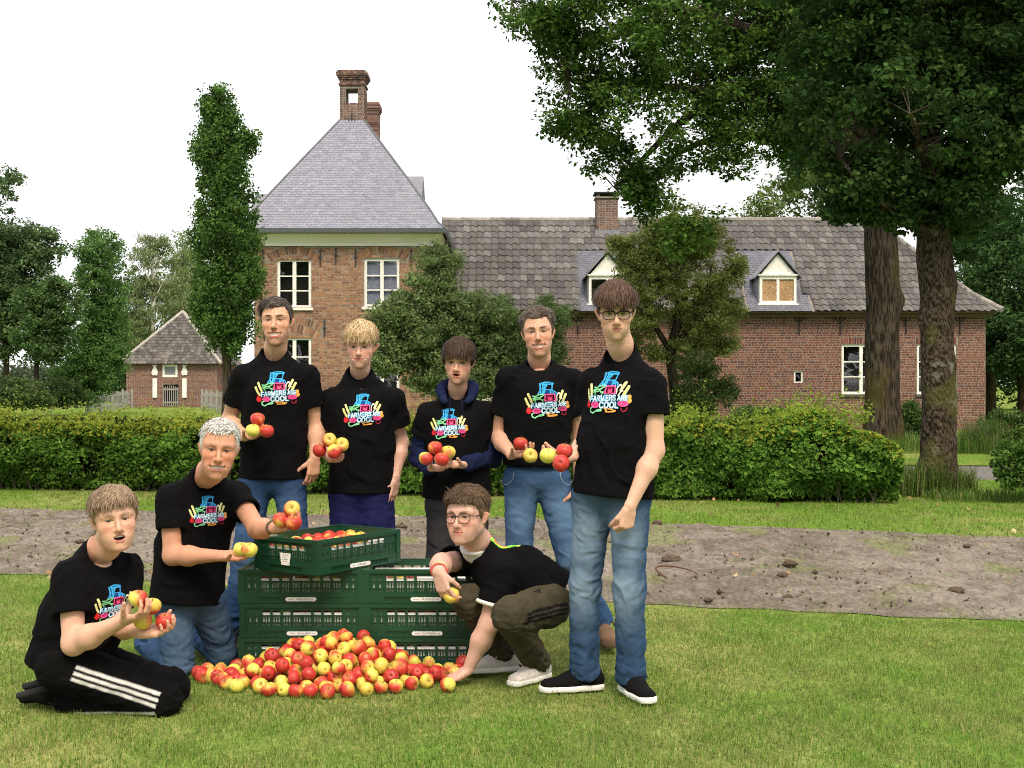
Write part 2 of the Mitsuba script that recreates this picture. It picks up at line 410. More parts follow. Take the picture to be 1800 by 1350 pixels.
def window(key, x0, x1, z0, z1, y, cols, rows, fw=.075, bar=.035, blind=None, room=True, sill=True, label=None, deep=.5):
    """a window in a wall that faces -y: key__window with frame, panes, sill; y is the wall face"""
    w = take(key + '__window')
    if label: labels[w] = {'label': label}
    yf = y + .05
    f = [bx(x0, x0 + fw, yf, yf + .08, z0, z1), bx(x1 - fw, x1, yf, yf + .08, z0, z1), bx(x0 + fw, x1 - fw, yf + .001, yf + .079, z1 - fw, z1), bx(x0 + fw, x1 - fw, yf + .001, yf + .079, z0, z0 + fw)]
    ix0, ix1, iz0, iz1 = x0 + fw, x1 - fw, z0 + fw, z1 - fw
    cx = np.linspace(ix0, ix1, cols + 1); cz = np.linspace(iz0, iz1, rows + 1)
    for q in cx[1:-1]: f.append(bx(q - .05, q + .05, yf + .004, yf + .07, iz0, iz1))
    for q in cz[1:-1]:
        for a in range(cols):
            f.append(bx(cx[a] + (.05 if a else 0), cx[a + 1] - (.05 if a < cols - 1 else 0), yf + .016, yf + .06, q - bar / 2, q + bar / 2))
    add(w + '__frame', join(f), 'mat_white_paint')
    for a in range(cols):
        for b in range(rows):
            xa, xb = cx[a] + (.05 if a else 0), cx[a + 1] - (.05 if a < cols - 1 else 0)
            za, zb = cz[b] + (bar / 2 if b else 0), cz[b + 1] - (bar / 2 if b < rows - 1 else 0)
            add(w + '__pane', (np.array([[xa, yf + .035, za], [xb, yf + .035, za], [xb, yf + .035, zb], [xa, yf + .035, zb]]), np.array([[0, 1, 2], [0, 2, 3]])), 'mat_glass')
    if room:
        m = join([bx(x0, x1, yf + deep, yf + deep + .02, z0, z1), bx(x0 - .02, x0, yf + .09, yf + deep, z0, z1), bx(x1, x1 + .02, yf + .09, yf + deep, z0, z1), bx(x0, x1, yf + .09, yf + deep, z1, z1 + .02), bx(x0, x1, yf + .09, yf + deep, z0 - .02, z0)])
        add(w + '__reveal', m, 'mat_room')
    if blind:
        add(w + '__blind', join([bx(ix0, ix1, yf + .10, yf + .115, iz0, iz1)]), blind)
    if sill:
        add(w + '__sill', join([bx(x0 - .06, x1 + .06, y - .07, yf + .02, z0 - .07, z0 - .003)]), sill if isinstance(sill, str) else 'mat_white_paint')
    return w


def roof_tiles(key, origin, ex, es, en, polygon, pw, ph, palette, rng, prefer, most=300, part='tile', lift=.018):
    """curved pantiles on the plane origin + ex*a + es*s (s up the slope); polygon in (a, s)"""
    out = []
    minx, miny, maxx, maxy = polygon.bounds
    prep = polygon
    rows = int((maxy - miny) / ph) + 2; cols = int((maxx - minx) / pw) + 2
    for r in range(rows):
        for q in range(cols):
            a, s = minx + q * pw, miny + r * ph
            ca, cs = a + pw / 2, s + ph / 2
            if not prep.contains(Point(ca, cs)): continue
            out.append((a, s))
    cen = np.array([origin + ex * (a + pw / 2) + es * (s + ph / 2) for a, s in out])
    rank = np.argsort([prefer(c) for c in cen]); rest = []
    tone = meshkit.fbm(cen * 0.8, 4)
    u = np.linspace(0, 1.06, 6); prof = np.array([.0, .040, .048, .022, .000, .012])
    for n, q in enumerate(rank):
        a, s = out[q]; js, ja, tl = rng.normal(0, .008), rng.normal(0, .004), rng.normal(0, .003)
        lo = np.array([origin + ex * (a + ja + k * pw) + es * (s + js - .012) + en * (lift + .022 + h + tl) for k, h in zip(u, prof)])
        hi = np.array([origin + ex * (a + ja + k * pw) + es * (s + js + ph + .015) + en * (lift - .006 + h) for k, h in zip(u, prof)])
        bt = lo - en * .026
        v = np.vstack([lo, hi, bt]); f = []
        for k in range(5):
            f += [[k, k + 1, k + 7], [k, k + 7, k + 6], [k + 12, k + 13, k + 1], [k + 12, k + 1, k]]
        f += [[12, 0, 6], [5, 17, 11]]
        col = np.array(palette[int(rng.integers(len(palette)))]) * rng.uniform(.85, 1.12) * (0.7 + 0.6 * tone[q])
        if n < most:
            m, c = flat(trimesh.Trimesh(v, f, process=False), vcol(col, len(v)))
            add(key + '__' + part, m, 'mat_matte', color=c)
        else:
            rest.append(((v, np.array(f)), col))
    if rest:
        m, c = joinc(rest); m, c = flat(m, c)
        add(key + '__' + part + '_field', m, 'mat_matte', color=c, kind='stuff')


def slates(origin, ex, es, en, polygon, pw, ph, palette, rng, lift=.008):
    """flat lapped slates; returns list of ((v, f), colour, centre)"""
    out = []
    minx, miny, maxx, maxy = polygon.bounds
    for r in range(int((maxy - miny) / ph) + 2):
        s0, s1 = miny + r * ph, miny + (r + 1) * ph
        row = polygon.intersection(sbox(minx - 1, s0 + ph * .45, maxx + 1, s0 + ph * .55))
        if row.is_empty: continue
        for g in getattr(row, 'geoms', [row]):
            if g.area < 1e-6: continue
            xa, _, xb, _ = g.bounds
            q = math.floor(xa / pw) * pw - (pw / 2 if r % 2 else 0)
            while q < xb:
                a, b = max(q, xa), min(q + pw - .004, xb)
                if b - a > .012:
                    t = rng.normal(0, .0015)
                    pts = [(a, s0 - .006, lift + .009 + t), (b, s0 - .006, lift + .009 - t), (b, s1 + .02, lift - .002), (a, s1 + .02, lift - .002), (a, s0 - .006, lift - .002), (b, s0 - .006, lift - .002)]
                    v = np.array([origin + ex * x + es * y + en * h for x, y, h in pts])
                    f = np.array([[0, 1, 2], [0, 2, 3], [4, 5, 1], [4, 1, 0]])
                    col = np.array(palette[int(rng.integers(len(palette)))]) * rng.uniform(.93, 1.07)
                    out.append(((v, f), col, v[:4].mean(0)))
                q += pw
    return out


def add_slates(key, lst, prefer, most=300, part='slate'):
    rank = np.argsort([prefer(c) for _, _, c in lst]); rest = []
    for n, q in enumerate(rank):
        mesh, col, _ = lst[q]
        if n < most:
            m, c = flat(trimesh.Trimesh(*mesh, process=False), vcol(col, len(mesh[0])))
            add(key + '__' + part, m, 'mat_matte', color=c)
        else: rest.append((mesh, col))
    if rest:
        m, c = joinc(rest); m, c = flat(m, c)
        add(key + '__' + part + '_field', m, 'mat_matte', color=c, kind='stuff')


def arch_bricks(key, cx, zc, R, a0, a1, n, y, h, palette, rng):
    """voussoirs standing round an arch"""
    ang = np.linspace(a0, a1, n + 1)
    for k in range(n):
        a, b = ang[k] + .012, ang[k + 1] - .012
        pts = [(cx + r * math.sin(t), zc + r * math.cos(t)) for t, r in ((a, R), (b, R), (b, R + h), (a, R + h))]
        v = np.array([[p[0], yy, p[1]] for yy in (y + .01, y - .012) for p in pts])
        col = np.array(palette[int(rng.integers(len(palette)))]) * rng.uniform(.75, 1.15)
        m, c = flat(trimesh.Trimesh(v, RECT_F, process=False), vcol(col, 8))
        add(key + '__arch_brick', m, 'mat_matte', color=c)


ORANGE = [(.31, .150, .082), (.265, .122, .072), (.35, .190, .108), (.225, .104, .068), (.365, .225, .135), (.165, .082, .062), (.33, .165, .088)]
PURPLE = [(.19, .070, .052), (.155, .058, .048), (.215, .088, .062), (.12, .050, .046), (.235, .120, .085), (.175, .066, .054), (.20, .070, .048), (.10, .052, .052)]
TILES = [(.122, .118, .118), (.138, .133, .133), (.110, .106, .107), (.128, .120, .116), (.158, .152, .149), (.100, .096, .099), (.122, .113, .107)]
SLATE = [(.245, .253, .315), (.268, .276, .338), (.228, .236, .298), (.252, .258, .31)]
rng = np.random.default_rng(11)

# ---------------------------------------------------------------- tower of the manor
tw = thing('manor_tower', 'tall orange brick manor wing with steep blue grey slate roof and big chimney', 'building')
TY = 37.0; TX0, TX1 = -7.29, -2.30; TH = 5.32; TYB = 51.0
WIN = [(-6.645, -5.68, 3.575, 4.96), (-4.183, -3.185, 3.60, 4.975), (-6.645, -5.68, 1.15, 2.74), (-4.183, -3.185, 1.15, 2.74)]
holes = [(a - TX0, b - TX0, c, d) for a, b, c, d in WIN]
wk = tw + '__wall'
o = np.array([TX0, TY, 0.0])
ARCH = [(-6.1625, 4.96, 5.32), (-3.684, 4.975, 5.32), (-6.1625, 2.74, 3.3), (-3.684, 2.74, 3.3)]


def arch_skip(x, z):
    x = x + TX0
    for cx, zb, _ in ARCH:
        R = 1.06; zc = zb + .14 - R + .0
        r = math.hypot(x - cx, z - zc)
        if R - .01 < r < R + .225 and abs(math.atan2(x - cx, z - zc)) < .72 and z > zb - .1: return True
        if zb > 2.5 and zb < 3 and R + .23 < r < R + .46 and abs(math.atan2(x - cx, z - zc)) < .62 and z > zb - .1: return True
    return False


add(wk, join([wall_plate(TX1 - TX0, TH, holes, o, X_, Z_, -Y_), bx(TX0, TX0 + .3, TY + .3, TYB, 0, TH), bx(TX1 - .3, TX1, TY + .3, TYB, 0, TH), bx(TX0, TX1, TYB, TYB + .3, 0, TH)]), 'mat_mortar')
brick_wall(wk, o, X_, Z_, -Y_, TX1 - TX0, TH - .005, holes, ORANGE, rng, lambda c: abs(c[2] - 3.9) + .25 * abs(c[0] + 4.9), skip=arch_skip)
brick_wall(wk, np.array([TX1, TY, 0.0]), Y_, Z_, X_, 2.8, TH - .005, [], ORANGE, rng, lambda c: 0, most=0)
for cx, zb, _ in ARCH:
    R = 1.06; zc = zb + .14 - R
    arch_bricks(wk, cx, zc, R, -.66, .66, 18, TY, .215, ORANGE, rng)
    if zb < 3:
        arch_bricks(wk, cx, zc, R + .235, -.58, .58, 19, TY, .20, ORANGE, rng)
window(tw, *WIN[0], TY, 2, 3, label='upper left tower window with dark panes')
window(tw, *WIN[1], TY, 2, 3, blind='mat_blind', label='upper right tower window with blue grey blinds')
window(tw, *WIN[2], TY, 2, 3, label='lower left tower window with dark panes behind the tall man')
window(tw, *WIN[3], TY, 2, 3, label='lower right tower window mostly hidden by the shrub')
for x, z in [(-7.05, 5.0), (-5.42, 5.0), (-4.98, 5.05), (-4.42, 5.0), (-2.85, 5.0), (-5.3, 3.0), (-7.0, 2.9), (-4.5, 2.9)]:
    add(wk + '__wall_anchor', join([bx(x - .018, x + .018, TY - .035, TY - .008, z - .25, z + .22), bx(x - .05, x + .05, TY - .037, TY - .033, z - .02, z + .02)]), 'mat_iron')
# coved cornice and gutter round three sides
prof = [(0, 5.32), (.05, 5.32), (.055, 5.40), (.11, 5.47), (.18, 5.56), (.27, 5.64), (.33, 5.665), (.34, 5.74), (0, 5.74)]


def ring_profile(prof, x0, x1, y0, y1):
    v, f = [], []
    for d, z in prof:
        v += [[x0 - d, y1, z], [x0 - d, y0 - d, z], [x1 + d, y0 - d, z], [x1 + d, y1, z]]
    n = len(prof)
    for i in range(n):
        j = (i + 1) % n
        for q in range(3):
            a, b, c, d = i * 4 + q, i * 4 + q + 1, j * 4 + q + 1, j * 4 + q
            f += [[a, b, c], [a, c, d]]
    return np.array(v, float), np.array(f)


scene['mat_cornice'] = principled((0.82, 0.79, 0.79), 0.6)
add(tw + '__cornice', ring_profile(prof, TX0, TX1, TY, TYB), 'mat_cornice')
scene['mat_zinc'] = principled((0.16, 0.175, 0.19), 0.45, metallic=.5)
gprof = [(.345, 5.70), (.35, 5.66), (.38, 5.63), (.43, 5.62), (.47, 5.65), (.485, 5.72), (.49, 5.765), (.475, 5.77), (.46, 5.73), (.36, 5.73)]
gk = add(tw + '__gutter', ring_profile(gprof, TX0, TX1, TY, TYB), 'mat_zinc', smooth=35)
for x in np.arange(TX0, TX1 + .1, .62):
    add(gk + '__bracket', join([bx(x - .012, x + .012, TY - .498, TY - .33, 5.766, 5.778), bx(x - .012, x + .012, TY - .498, TY - .491, 5.64, 5.766)]), 'mat_zinc')
add(tw + '__downpipe', join([tube(smooth_path([[TX1 + .40, TY + 1.2, 5.66], [TX1 + .3, TY + 1.25, 5.42], [TX1 + .14, TY + 1.3, 5.2], [TX1 + .10, TY + 1.3, 4.9], [TX1 + .10, TY + 1.3, 4.0], [TX1 + .10, TY + 1.3, 2.5], [TX1 + .10, TY + 1.3, 1.2], [TX1 + .10, TY + 1.3, .0]], 40), .045, 8)]), 'mat_zinc', smooth=True)
# roof: bell-cast eaves, hipped front, ridge running back
EX0, EX1, EYF, EZ = TX0 - .42, TX1 + .42, TY - .42, 5.775
cxm = (TX0 + TX1) / 2; TOPY, TOPZ, TOPW = 39.2, 9.31, .37
rings = []
for t in (0, .05, .10, .17, .30, .45, .6, .75, .9, 1.0):
    zz = EZ + (TOPZ - EZ) * (t + .055 * 0)
    k = t ** 1.0 + .10 * math.sin(math.pi * min(t / .3, 1)) * (1 if t < .3 else 0) * 0
    # pull inwards faster near the eaves (shallower pitch there)
    k = t + .045 * math.exp(-t * 9) * (1 - math.exp(-t * 60))
    x0 = EX0 + (cxm - TOPW - EX0) * k; x1 = EX1 + (cxm + TOPW - EX1) * k; yf = EYF + (TOPY - EYF) * k
    rings.append((x0, x1, yf, zz))
rv, rf = [], []
for x0, x1, yf, zz in rings: rv += [[x0, TYB + .3, zz], [x0, yf, zz], [x1, yf, zz], [x1, TYB + .3, zz]]
for i in range(len(rings) - 1):
    for q in range(3):
        a, b = i * 4 + q, i * 4 + q + 1
        rf += [[a, b, b + 4], [a, b + 4, a + 4]]
n0 = len(rv); L = (len(rings) - 1) * 4
rv += [[cxm, TOPY + .45, TOPZ + .5], [cxm, TYB + .3, TOPZ + .5]]
rf += [[L + 1, L + 2, n0], [L, L + 1, n0], [L, n0, n0 + 1], [L + 2, L + 3, n0 + 1], [L + 2, n0 + 1, n0], [L, n0 + 1, L + 3]]


def slate_colour(p, n, uv):
    row = dr.floor(p.z / 0.075)
    c = cell_rand(dr.floor(p.y / .15 + .5 * (row - 2 * dr.floor(row / 2))), row, 2.0)
    e = smoothstep(0.0, 0.12, p.z / 0.075 - row)
    return mix((.215, .225, .265), (.27, .28, .32), c) * (0.7 + 0.3 * e)


scene['mat_slate'] = {'type': 'twosided', 'bsdf': {'type': 'diffuse', 'reflectance': proc(slate_colour)}}
rk = add(tw + '__roof', (np.array(rv), np.array(rf)), 'mat_slate')
lst = []
for i in range(len(rings) - 1):
    (x0, x1, yf, z0), (X0, X1, YF, Z1) = rings[i], rings[i + 1]
    o_ = np.array([0, yf, z0]); es = np.array([0, YF - yf, Z1 - z0]); l = np.linalg.norm(es); es /= l
    en = np.cross(X_, es); en = en if en[1] < 0 else -en
    nrow = max(1, round(l / .088))
    lst += slates(o_, X_, es, en, Polygon([(x0 + .01, 0), (x1 - .01, 0), (X1 - .01, l), (X0 + .01, l)]), .15, l / nrow - 1e-9, SLATE, rng)
add_slates(rk, lst, lambda c: c[2])
# lead hips
for s, q in ((0, 1), (1, 2)):
    line = np.array([[r[s], r[2], r[3]] for r in rings])
    add(rk + '__hip_flashing', tube(line + [0, -.01, .02], .028, 6), 'mat_zinc', smooth=True)


def gable_box(x0, x1, y0, y1, zr, zb, axis):
    """small dormer with a ridge along x, its slate slopes facing -y and +y"""
    yc = (y0 + y1) / 2
    v = np.array([[x0, yc, zr], [x1, yc, zr], [x1, y0 - .12, zb], [x0, y0 - .12, zb], [x0, y1 + .12, zb], [x1, y1 + .12, zb]])
    return v, np.array([[0, 1, 2], [0, 2, 3], [0, 4, 5], [0, 5, 1], [0, 3, 4], [1, 5, 2]])


for (x0, x1, y0, y1, zr, zb, lab, s) in [(-4.6, -2.98, 43.3, 44.9, 8.42, 7.62, 'slate dormer on the right slope of the tower roof', 1), (-8.5, -6.0, 42.6, 44.2, 7.72, 6.95, 'slate dormer on the left slope of the tower roof', -1)]:
    d = take(rk + '__side_dormer'); labels[d] = {'label': lab}
    v, f = gable_box(x0, x1, y0, y1, zr, zb, 0)
    xe = x1 - .15 if s > 0 else x0 + .15
    body = [bx(min(xe, -5 if s < 0 else -4.6), max(xe, -5 if s < 0 else -4.6), y0, y1, zb - 1.1, zb - .004)]
    scene[d] = mikit.ply(join([(v, f)] + body), 'mat_slate')
# chimneys
ck = take(tw + '__chimney'); labels[ck] = {'label': 'tall brick chimney with a square opening on the tower roof'}
CY0, CY1, CX0, CX1 = 39.2, 39.95, cxm - .37, cxm + .37
core = sbox(CX0 + .01, 8.9, CX1 - .01, 10.75).difference(sbox(cxm - .19, 9.82, cxm + .18, 10.28))
m = extrude(core, CY1 - CY0 - .02); m.apply_transform(np.array([[1, 0, 0, 0], [0, 0, 1, CY0 + .01], [0, 1, 0, 0], [0, 0, 0, 1.0]])); m.invert()
scene[ck] = mikit.ply(m, 'mat_mortar')
CP = [(.165, .095, .080), (.20, .12, .098), (.13, .08, .07), (.25, .16, .125), (.10, .075, .07)]
brick_wall(ck, np.array([CX0, CY0 + .01, 8.9]), X_, Z_, -Y_, CX1 - CX0, 1.42, [(.37 - .19, .37 + .18, .92, 1.38)], CP, rng, lambda c: -c[2], L=.2, most=90)
brick_wall(ck, np.array([CX1, CY0, 8.9]), Y_, Z_, X_, CY1 - CY0, 1.42, [], CP, rng, lambda c: 0, L=.2, most=0)
zc = 10.32
for k, d in enumerate((.0, .03, .0, .0, .035, .065, .095, .095, .06)):
    m, c = flat(*joinc([(bx(x, min(x + .098, CX1 + d), CY0 - d, CY1 + d, zc + .008, zc + .062), np.array(CP[int(rng.integers(5))]) * rng.uniform(.7, 1.15)) for x in np.arange(CX0 - d, CX1 + d - .03, .104)]))
    add(ck + '__corbel_course', m, 'mat_matte', color=c)
    zc += .055 if k != 8 else 0
add(ck + '__flue', bx(CX0 + .02, CX1 - .02, CY0 + .02, CY1 - .02, 10.30, zc + .04), 'mat_mortar')
ir = [tube(smooth_path([[cxm, CY0 - .03, 9.06], [cxm, CY0 - .03, 9.55]], 5), .016, 6)]
for s in (-1, 1):
    ir.append(tube(smooth_path([[cxm, CY0 - .03, 9.2], [cxm + s * .07, CY0 - .03, 9.17], [cxm + s * .10, CY0 - .03, 9.28], [cxm + s * .06, CY0 - .03, 9.36]], 10), .013, 6))
add(ck + '__wall_anchor', join(ir), 'mat_iron', smooth=True)
c2 = take(tw + '__chimney'); labels[c2] = {'label': 'smaller brick chimney behind the tall one'}
m2 = [(bx(-4.72, -4.30, 42.0, 42.7, 9.0 + k * .075, 9.067 + k * .075), np.array(CP[int(rng.integers(5))]) * rng.uniform(.8, 1.2)) for k in range(16)]
m2 += [(bx(-4.72 - d, -4.30 + d, 42.0 - d, 42.7 + d, 10.2 + k * .07, 10.265 + k * .07), np.array(CP[k]) * 1.0) for k, d in enumerate((.03, .06, .06, .03))]
m, c = flat(*joinc(m2))
scene[c2] = mikit.ply(m, 'mat_matte', color=c)

# ---------------------------------------------------------------- long low wing
wg = thing('manor_wing', 'long low red brick wing with weathered grey pantile roof and two dormers', 'building')
WY = 39.8; WX0, WX1 = TX1 + .02, 14.40; WH = 3.62; WYB = 46.6
W2 = [(10.03, 11.24, 1.11, 2.63), (12.32, 13.52, 1.11, 2.63), (8.58, 8.86, 1.44, 1.82), (-1.1, -.48, .98, 2.63)]
holes = [(a - WX0, b - WX0, c, d) for a, b, c, d in W2]
wk = wg + '__wall'; o = np.array([WX0, WY, 0.0])
def scol(x):  # soldier course above the windows
    return False
add(wk, join([wall_plate(WX1 - WX0, WH, holes, o, X_, Z_, -Y_), bx(WX1 - .3, WX1, WY + .3, WYB, 0, WH), bx(WX0, WX1, WYB, WYB + .3, 0, WH)]), 'mat_mortar')
sol = [(a - .04 - WX0, b + .04 - WX0, d, d + .225) for a, b, c, d in W2[:2]]
brick_wall(wk, o, X_, Z_, -Y_, WX1 - WX0, WH - .005, holes + sol, PURPLE, rng, lambda c: abs(c[0] - 9.2) + .6 * abs(c[2] - 2.2))
brick_wall(wk, np.array([WX1, WY, 0.0]), Y_, Z_, X_, 2.0, WH - .005, [], PURPLE, rng, lambda c: 0, most=0)
for (a, b, c, d) in W2[:2]:
    for x in np.arange(a - .03, b, .082):
        v = brick_mesh(np.array([0, WY, 0.0]), X_, Z_, -Y_, x, x + .07, d + .005, d + .215, .008, 0, rng)
        m, cc_ = flat(trimesh.Trimesh(*v, process=False), vcol(np.array(PURPLE[int(rng.integers(8))]) * rng.uniform(.8, 1.2), 8))
        add(wk + '__lintel_brick', m, 'mat_matte', color=cc_)
scene['mat_sill'] = principled((0.09, 0.08, 0.08), 0.8)
window(wg, *W2[0], WY, 2, 3, sill='mat_sill', label='tall dark paned window left of the nearer trunk')
window(wg, *W2[1], WY, 2, 3, sill='mat_sill', label='window mostly hidden by the rough trunk')
window(wg, *W2[2], WY, 1, 1, fw=.05, sill=False, label='tiny white framed window')
window(wg, *W2[3], WY, 1, 3, label='narrow window beside the tower')
for x in [(1405 - 900) / FPX * WY, (1477 - 900) / FPX * WY, (1592 - 900) / FPX * WY, (1687 - 900) / FPX * WY, 5.0, 2.0]:
    v = [tube([[x, WY - .03, 2.93], [x, WY - .03, 3.57]], .02, 6)]
    for s in (-1, 1): v.append(tube(smooth_path([[x, WY - .03, 3.33], [x + s * .10, WY - .03, 3.36], [x + s * .14, WY - .03, 3.45], [x + s * .07, WY - .03, 3.48]], 8), .015, 6))
    add(wk + '__wall_anchor', join(v), 'mat_iron')
# eaves board
scene['mat_eave'] = principled((0.11, 0.08, 0.045), 0.8)
add(wg + '__eaves_board', join([bx(WX0, WX1 + .18, WY - .20, WY - .012, WH - .16, WH - .02), bx(WX0, WX1 + .2, WY - .38, WY - .205, WH - .055, WH - .025)]), 'mat_eave')
# roof planes
RE, RZ, RY, RTZ = WY - .42, 3.60, 42.50, 6.72     # eave y, eave z, ridge y, ridge z
RXE, RXR = 14.78, 11.72                          # eave corner and ridge end on the right
KY, KZ = RE + .75, RZ + .56                       # the kick of the eaves
add(wg + '__roof', (np.array([[WX0, RE, RZ], [RXE, RE, RZ], [RXE - .72, KY, KZ], [WX0, KY, KZ], [RXR, RY, RTZ], [WX0, RY, RTZ], [RXE, 2 * RY - RE, RZ], [RXE - .72, 2 * RY - KY, KZ], [WX0, 2 * RY - RE, RZ]]),
    np.array([[0, 1, 2], [0, 2, 3], [3, 2, 4], [3, 4, 5], [1, 6, 7], [1, 7, 2], [2, 7, 4], [5, 4, 7], [5, 7, 6], [5, 6, 8]])), 'mat_mortar')
rk = wg + '__roof'
DORM = [((1035 - 900) / FPX * 39.7, (1101 - 900) / FPX * 39.7), ((1335 - 900) / FPX * 39.7, (1400 - 900) / FPX * 39.7)]
PATCH = [(d0 - .36, d1 + .42) for d0, d1 in DORM]
es1 = np.array([0, KY - RE, KZ - RZ]); l1 = np.linalg.norm(es1); es1 /= l1
es2 = np.array([0, RY - KY, RTZ - KZ]); l2 = np.linalg.norm(es2); es2 /= l2
def nrm(es, e=X_):
    n = np.cross(e, es); return n if n[2] > 0 else -n
psl = 2.02                                        # the patch of slates reaches so far up the upper slope
low = Polygon([(WX0, 0), (RXE - .02, 0), (RXE - .72, l1), (WX0, l1)]); up = Polygon([(WX0, 0), (RXE - .72, 0), (RXR, l2), (WX0, l2)])
for a, b in PATCH:
    low = low.difference(sbox(a, -1, b, 3)); up = up.difference(Polygon([(a, -1), (b, -1), (b - .28, psl), (a, psl)]))
vis = lambda c: (0 if (1.0 < c[0] < 2.7 or 6.3 < c[0] < 10.2) else 3) + abs(c[2] - 5.2)
n1 = 3; n2 = 12
def tilt(es, a):
    return es
roof_tiles(rk, np.array([0, RE, RZ]), X_, es1, nrm(es1), low, .228, l1 / n1, TILES, rng, vis, most=60)
roof_tiles(rk, np.array([0, KY, KZ]), X_, es2, nrm(es2), up, .228, l2 / n2, TILES, rng, vis, most=240)
# hip slope on the right
ex_ = Y_
esl = np.array([-.72, 0, KZ - RZ]); la = np.linalg.norm(esl); esl /= la
esu = np.array([RXR - (RXE - .72), 0, RTZ - KZ]); lb = np.linalg.norm(esu); esu /= lb
hw = RY - RE
roof_tiles(rk, np.array([RXE, RY, RZ]), Y_, esl, nrm(esl, Y_), Polygon([(-hw, 0), (hw, 0), (hw - .75, la), (-hw + .75, la)]), .228, la / 3, TILES, rng, vis, most=0, part='hip_tile')
roof_tiles(rk, np.array([RXE - .72, RY, KZ]), Y_, esu, nrm(esu, Y_), Polygon([(-hw + .75, 0), (hw - .75, 0), (0, lb)]), .228, lb / 12, TILES, rng, vis, most=0, part='hip_tile')
# ridge and hip cappings, bedded in pale mortar
RP = [(.22, .21, .195), (.28, .265, .245), (.18, .17, .165)]
def capping(a, b, n, r, name):
    a, b = np.array(a, float), np.array(b, float); d = (b - a) / n
    for k in range(n):
        p, q = a + d * k, a + d * (k + 1.06)
        m, c = joinc([(tube([p, q], [r, r * .86], 8), np.array(RP[int(rng.integers(3))]) * rng.uniform(.85, 1.15))])
        add(rk + '__' + name, m, 'mat_matte', color=c)
capping([WX0, RY, RTZ + .02], [RXR, RY, RTZ + .02], 44, .105, 'ridge_tile')
capping([RXE - .02, RE, RZ + .05], [RXE - .72, KY, KZ + .04], 3, .10, 'hip_capping')
capping([RXE - .72, KY, KZ + .04], [RXR, RY, RTZ + .02], 13, .10, 'hip_capping')
# slate patches with dormers
scene['mat_lead'] = principled((0.20, 0.21, 0.24), 0.5)
for (d0, d1), (a, b), boarded, lab in ((DORM[0], PATCH[0], False, 'left dormer with a dark window in its slate surround'), (DORM[1], PATCH[1], True, 'right dormer with boarded up window in its slate surround')):
    dk = take(wg + '__dormer'); labels[dk] = {'label': lab}
    DY = KY - .42; zb, zt, za = 3.86, 4.70, 5.42; xc = (d0 + d1) / 2
    tri = Polygon([(d0, zb), (d1, zb), (d1, zt), (xc, za - .05), (d0, zt)])
    m = extrude(tri.difference(sbox(d0 + .02, zb + .02, d1 - .02, zt - .03)), 1.6); m.apply_transform(np.array([[1, 0, 0, 0], [0, 0, 1, DY], [0, 1, 0, 0], [0, 0, 0, 1.0]])); m.invert()
    scene[dk] = mikit.ply(m, 'mat_white_paint')
    cx = [d0 + .08, xc - .04, xc + .04, d1 - .08]
    add(dk + '__frame', join([bx(d0 + .005, d0 + .08, DY - .03, DY + .08, zb, zt), bx(d1 - .08, d1 - .005, DY - .03, DY + .08, zb, zt), bx(d0 + .08, d1 - .08, DY - .029, DY + .079, zt - .10, zt), bx(d0 + .08, d1 - .08, DY - .029, DY + .079, zb, zb + .08), bx(xc - .04, xc + .04, DY - .02, DY + .07, zb + .08, zt - .10), bx(d0 - .05, d1 + .05, DY - .09, DY + .02, zt + .003, zt + .05), bx(d0 - .06, d1 + .06, DY - .10, DY - .033, zb - .05, zb - .003)]), 'mat_white_paint')
    for q in (0, 2):
        add(dk + ('__board' if boarded else '__pane'), bx(cx[q], cx[q + 1], DY + .02, DY + .035, zb + .08, zt - .10) if boarded else (np.array([[cx[q], DY + .03, zb + .08], [cx[q + 1], DY + .03, zb + .08], [cx[q + 1], DY + .03, zt - .1], [cx[q], DY + .03, zt - .1]]), np.array([[0, 1, 2], [0, 2, 3]])), 'mat_chipboard' if boarded else 'mat_glass')
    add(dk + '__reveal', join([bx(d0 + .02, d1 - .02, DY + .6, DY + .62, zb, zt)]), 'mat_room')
    # little pitched roof
    for s in (-1, 1):
        xe = xc + s * ((d1 - d0) / 2 + .16); ze = zt - .08
        v = np.array([[xc, DY - .14, za + .02], [xe, DY - .14, ze], [xe, DY + 1.7, ze], [xc, DY + 1.7, za + .02]]); v2 = v + [0, 0, .045]
        vv_ = np.vstack([v, v2])
        add(dk + '__roof_slope', (vv_, RECT_F), 'mat_lead')
    add(dk + '__cheek', join([bx(d0 - .03, d0, DY + .02, DY + 1.4, zb - .1, zt - .02), bx(d1, d1 + .03, DY + .02, DY + 1.4, zb - .1, zt - .02)]), 'mat_lead')
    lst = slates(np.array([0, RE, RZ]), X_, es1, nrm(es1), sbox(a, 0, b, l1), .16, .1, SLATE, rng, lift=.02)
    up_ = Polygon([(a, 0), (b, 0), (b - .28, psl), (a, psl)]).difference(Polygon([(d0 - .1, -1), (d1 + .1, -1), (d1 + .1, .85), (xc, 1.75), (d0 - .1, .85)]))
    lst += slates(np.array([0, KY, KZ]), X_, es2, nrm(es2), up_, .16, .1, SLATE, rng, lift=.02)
    add_slates(dk, [(m_, c_ * .62, p_) for m_, c_, p_ in lst], lambda c: c[2], most=0)
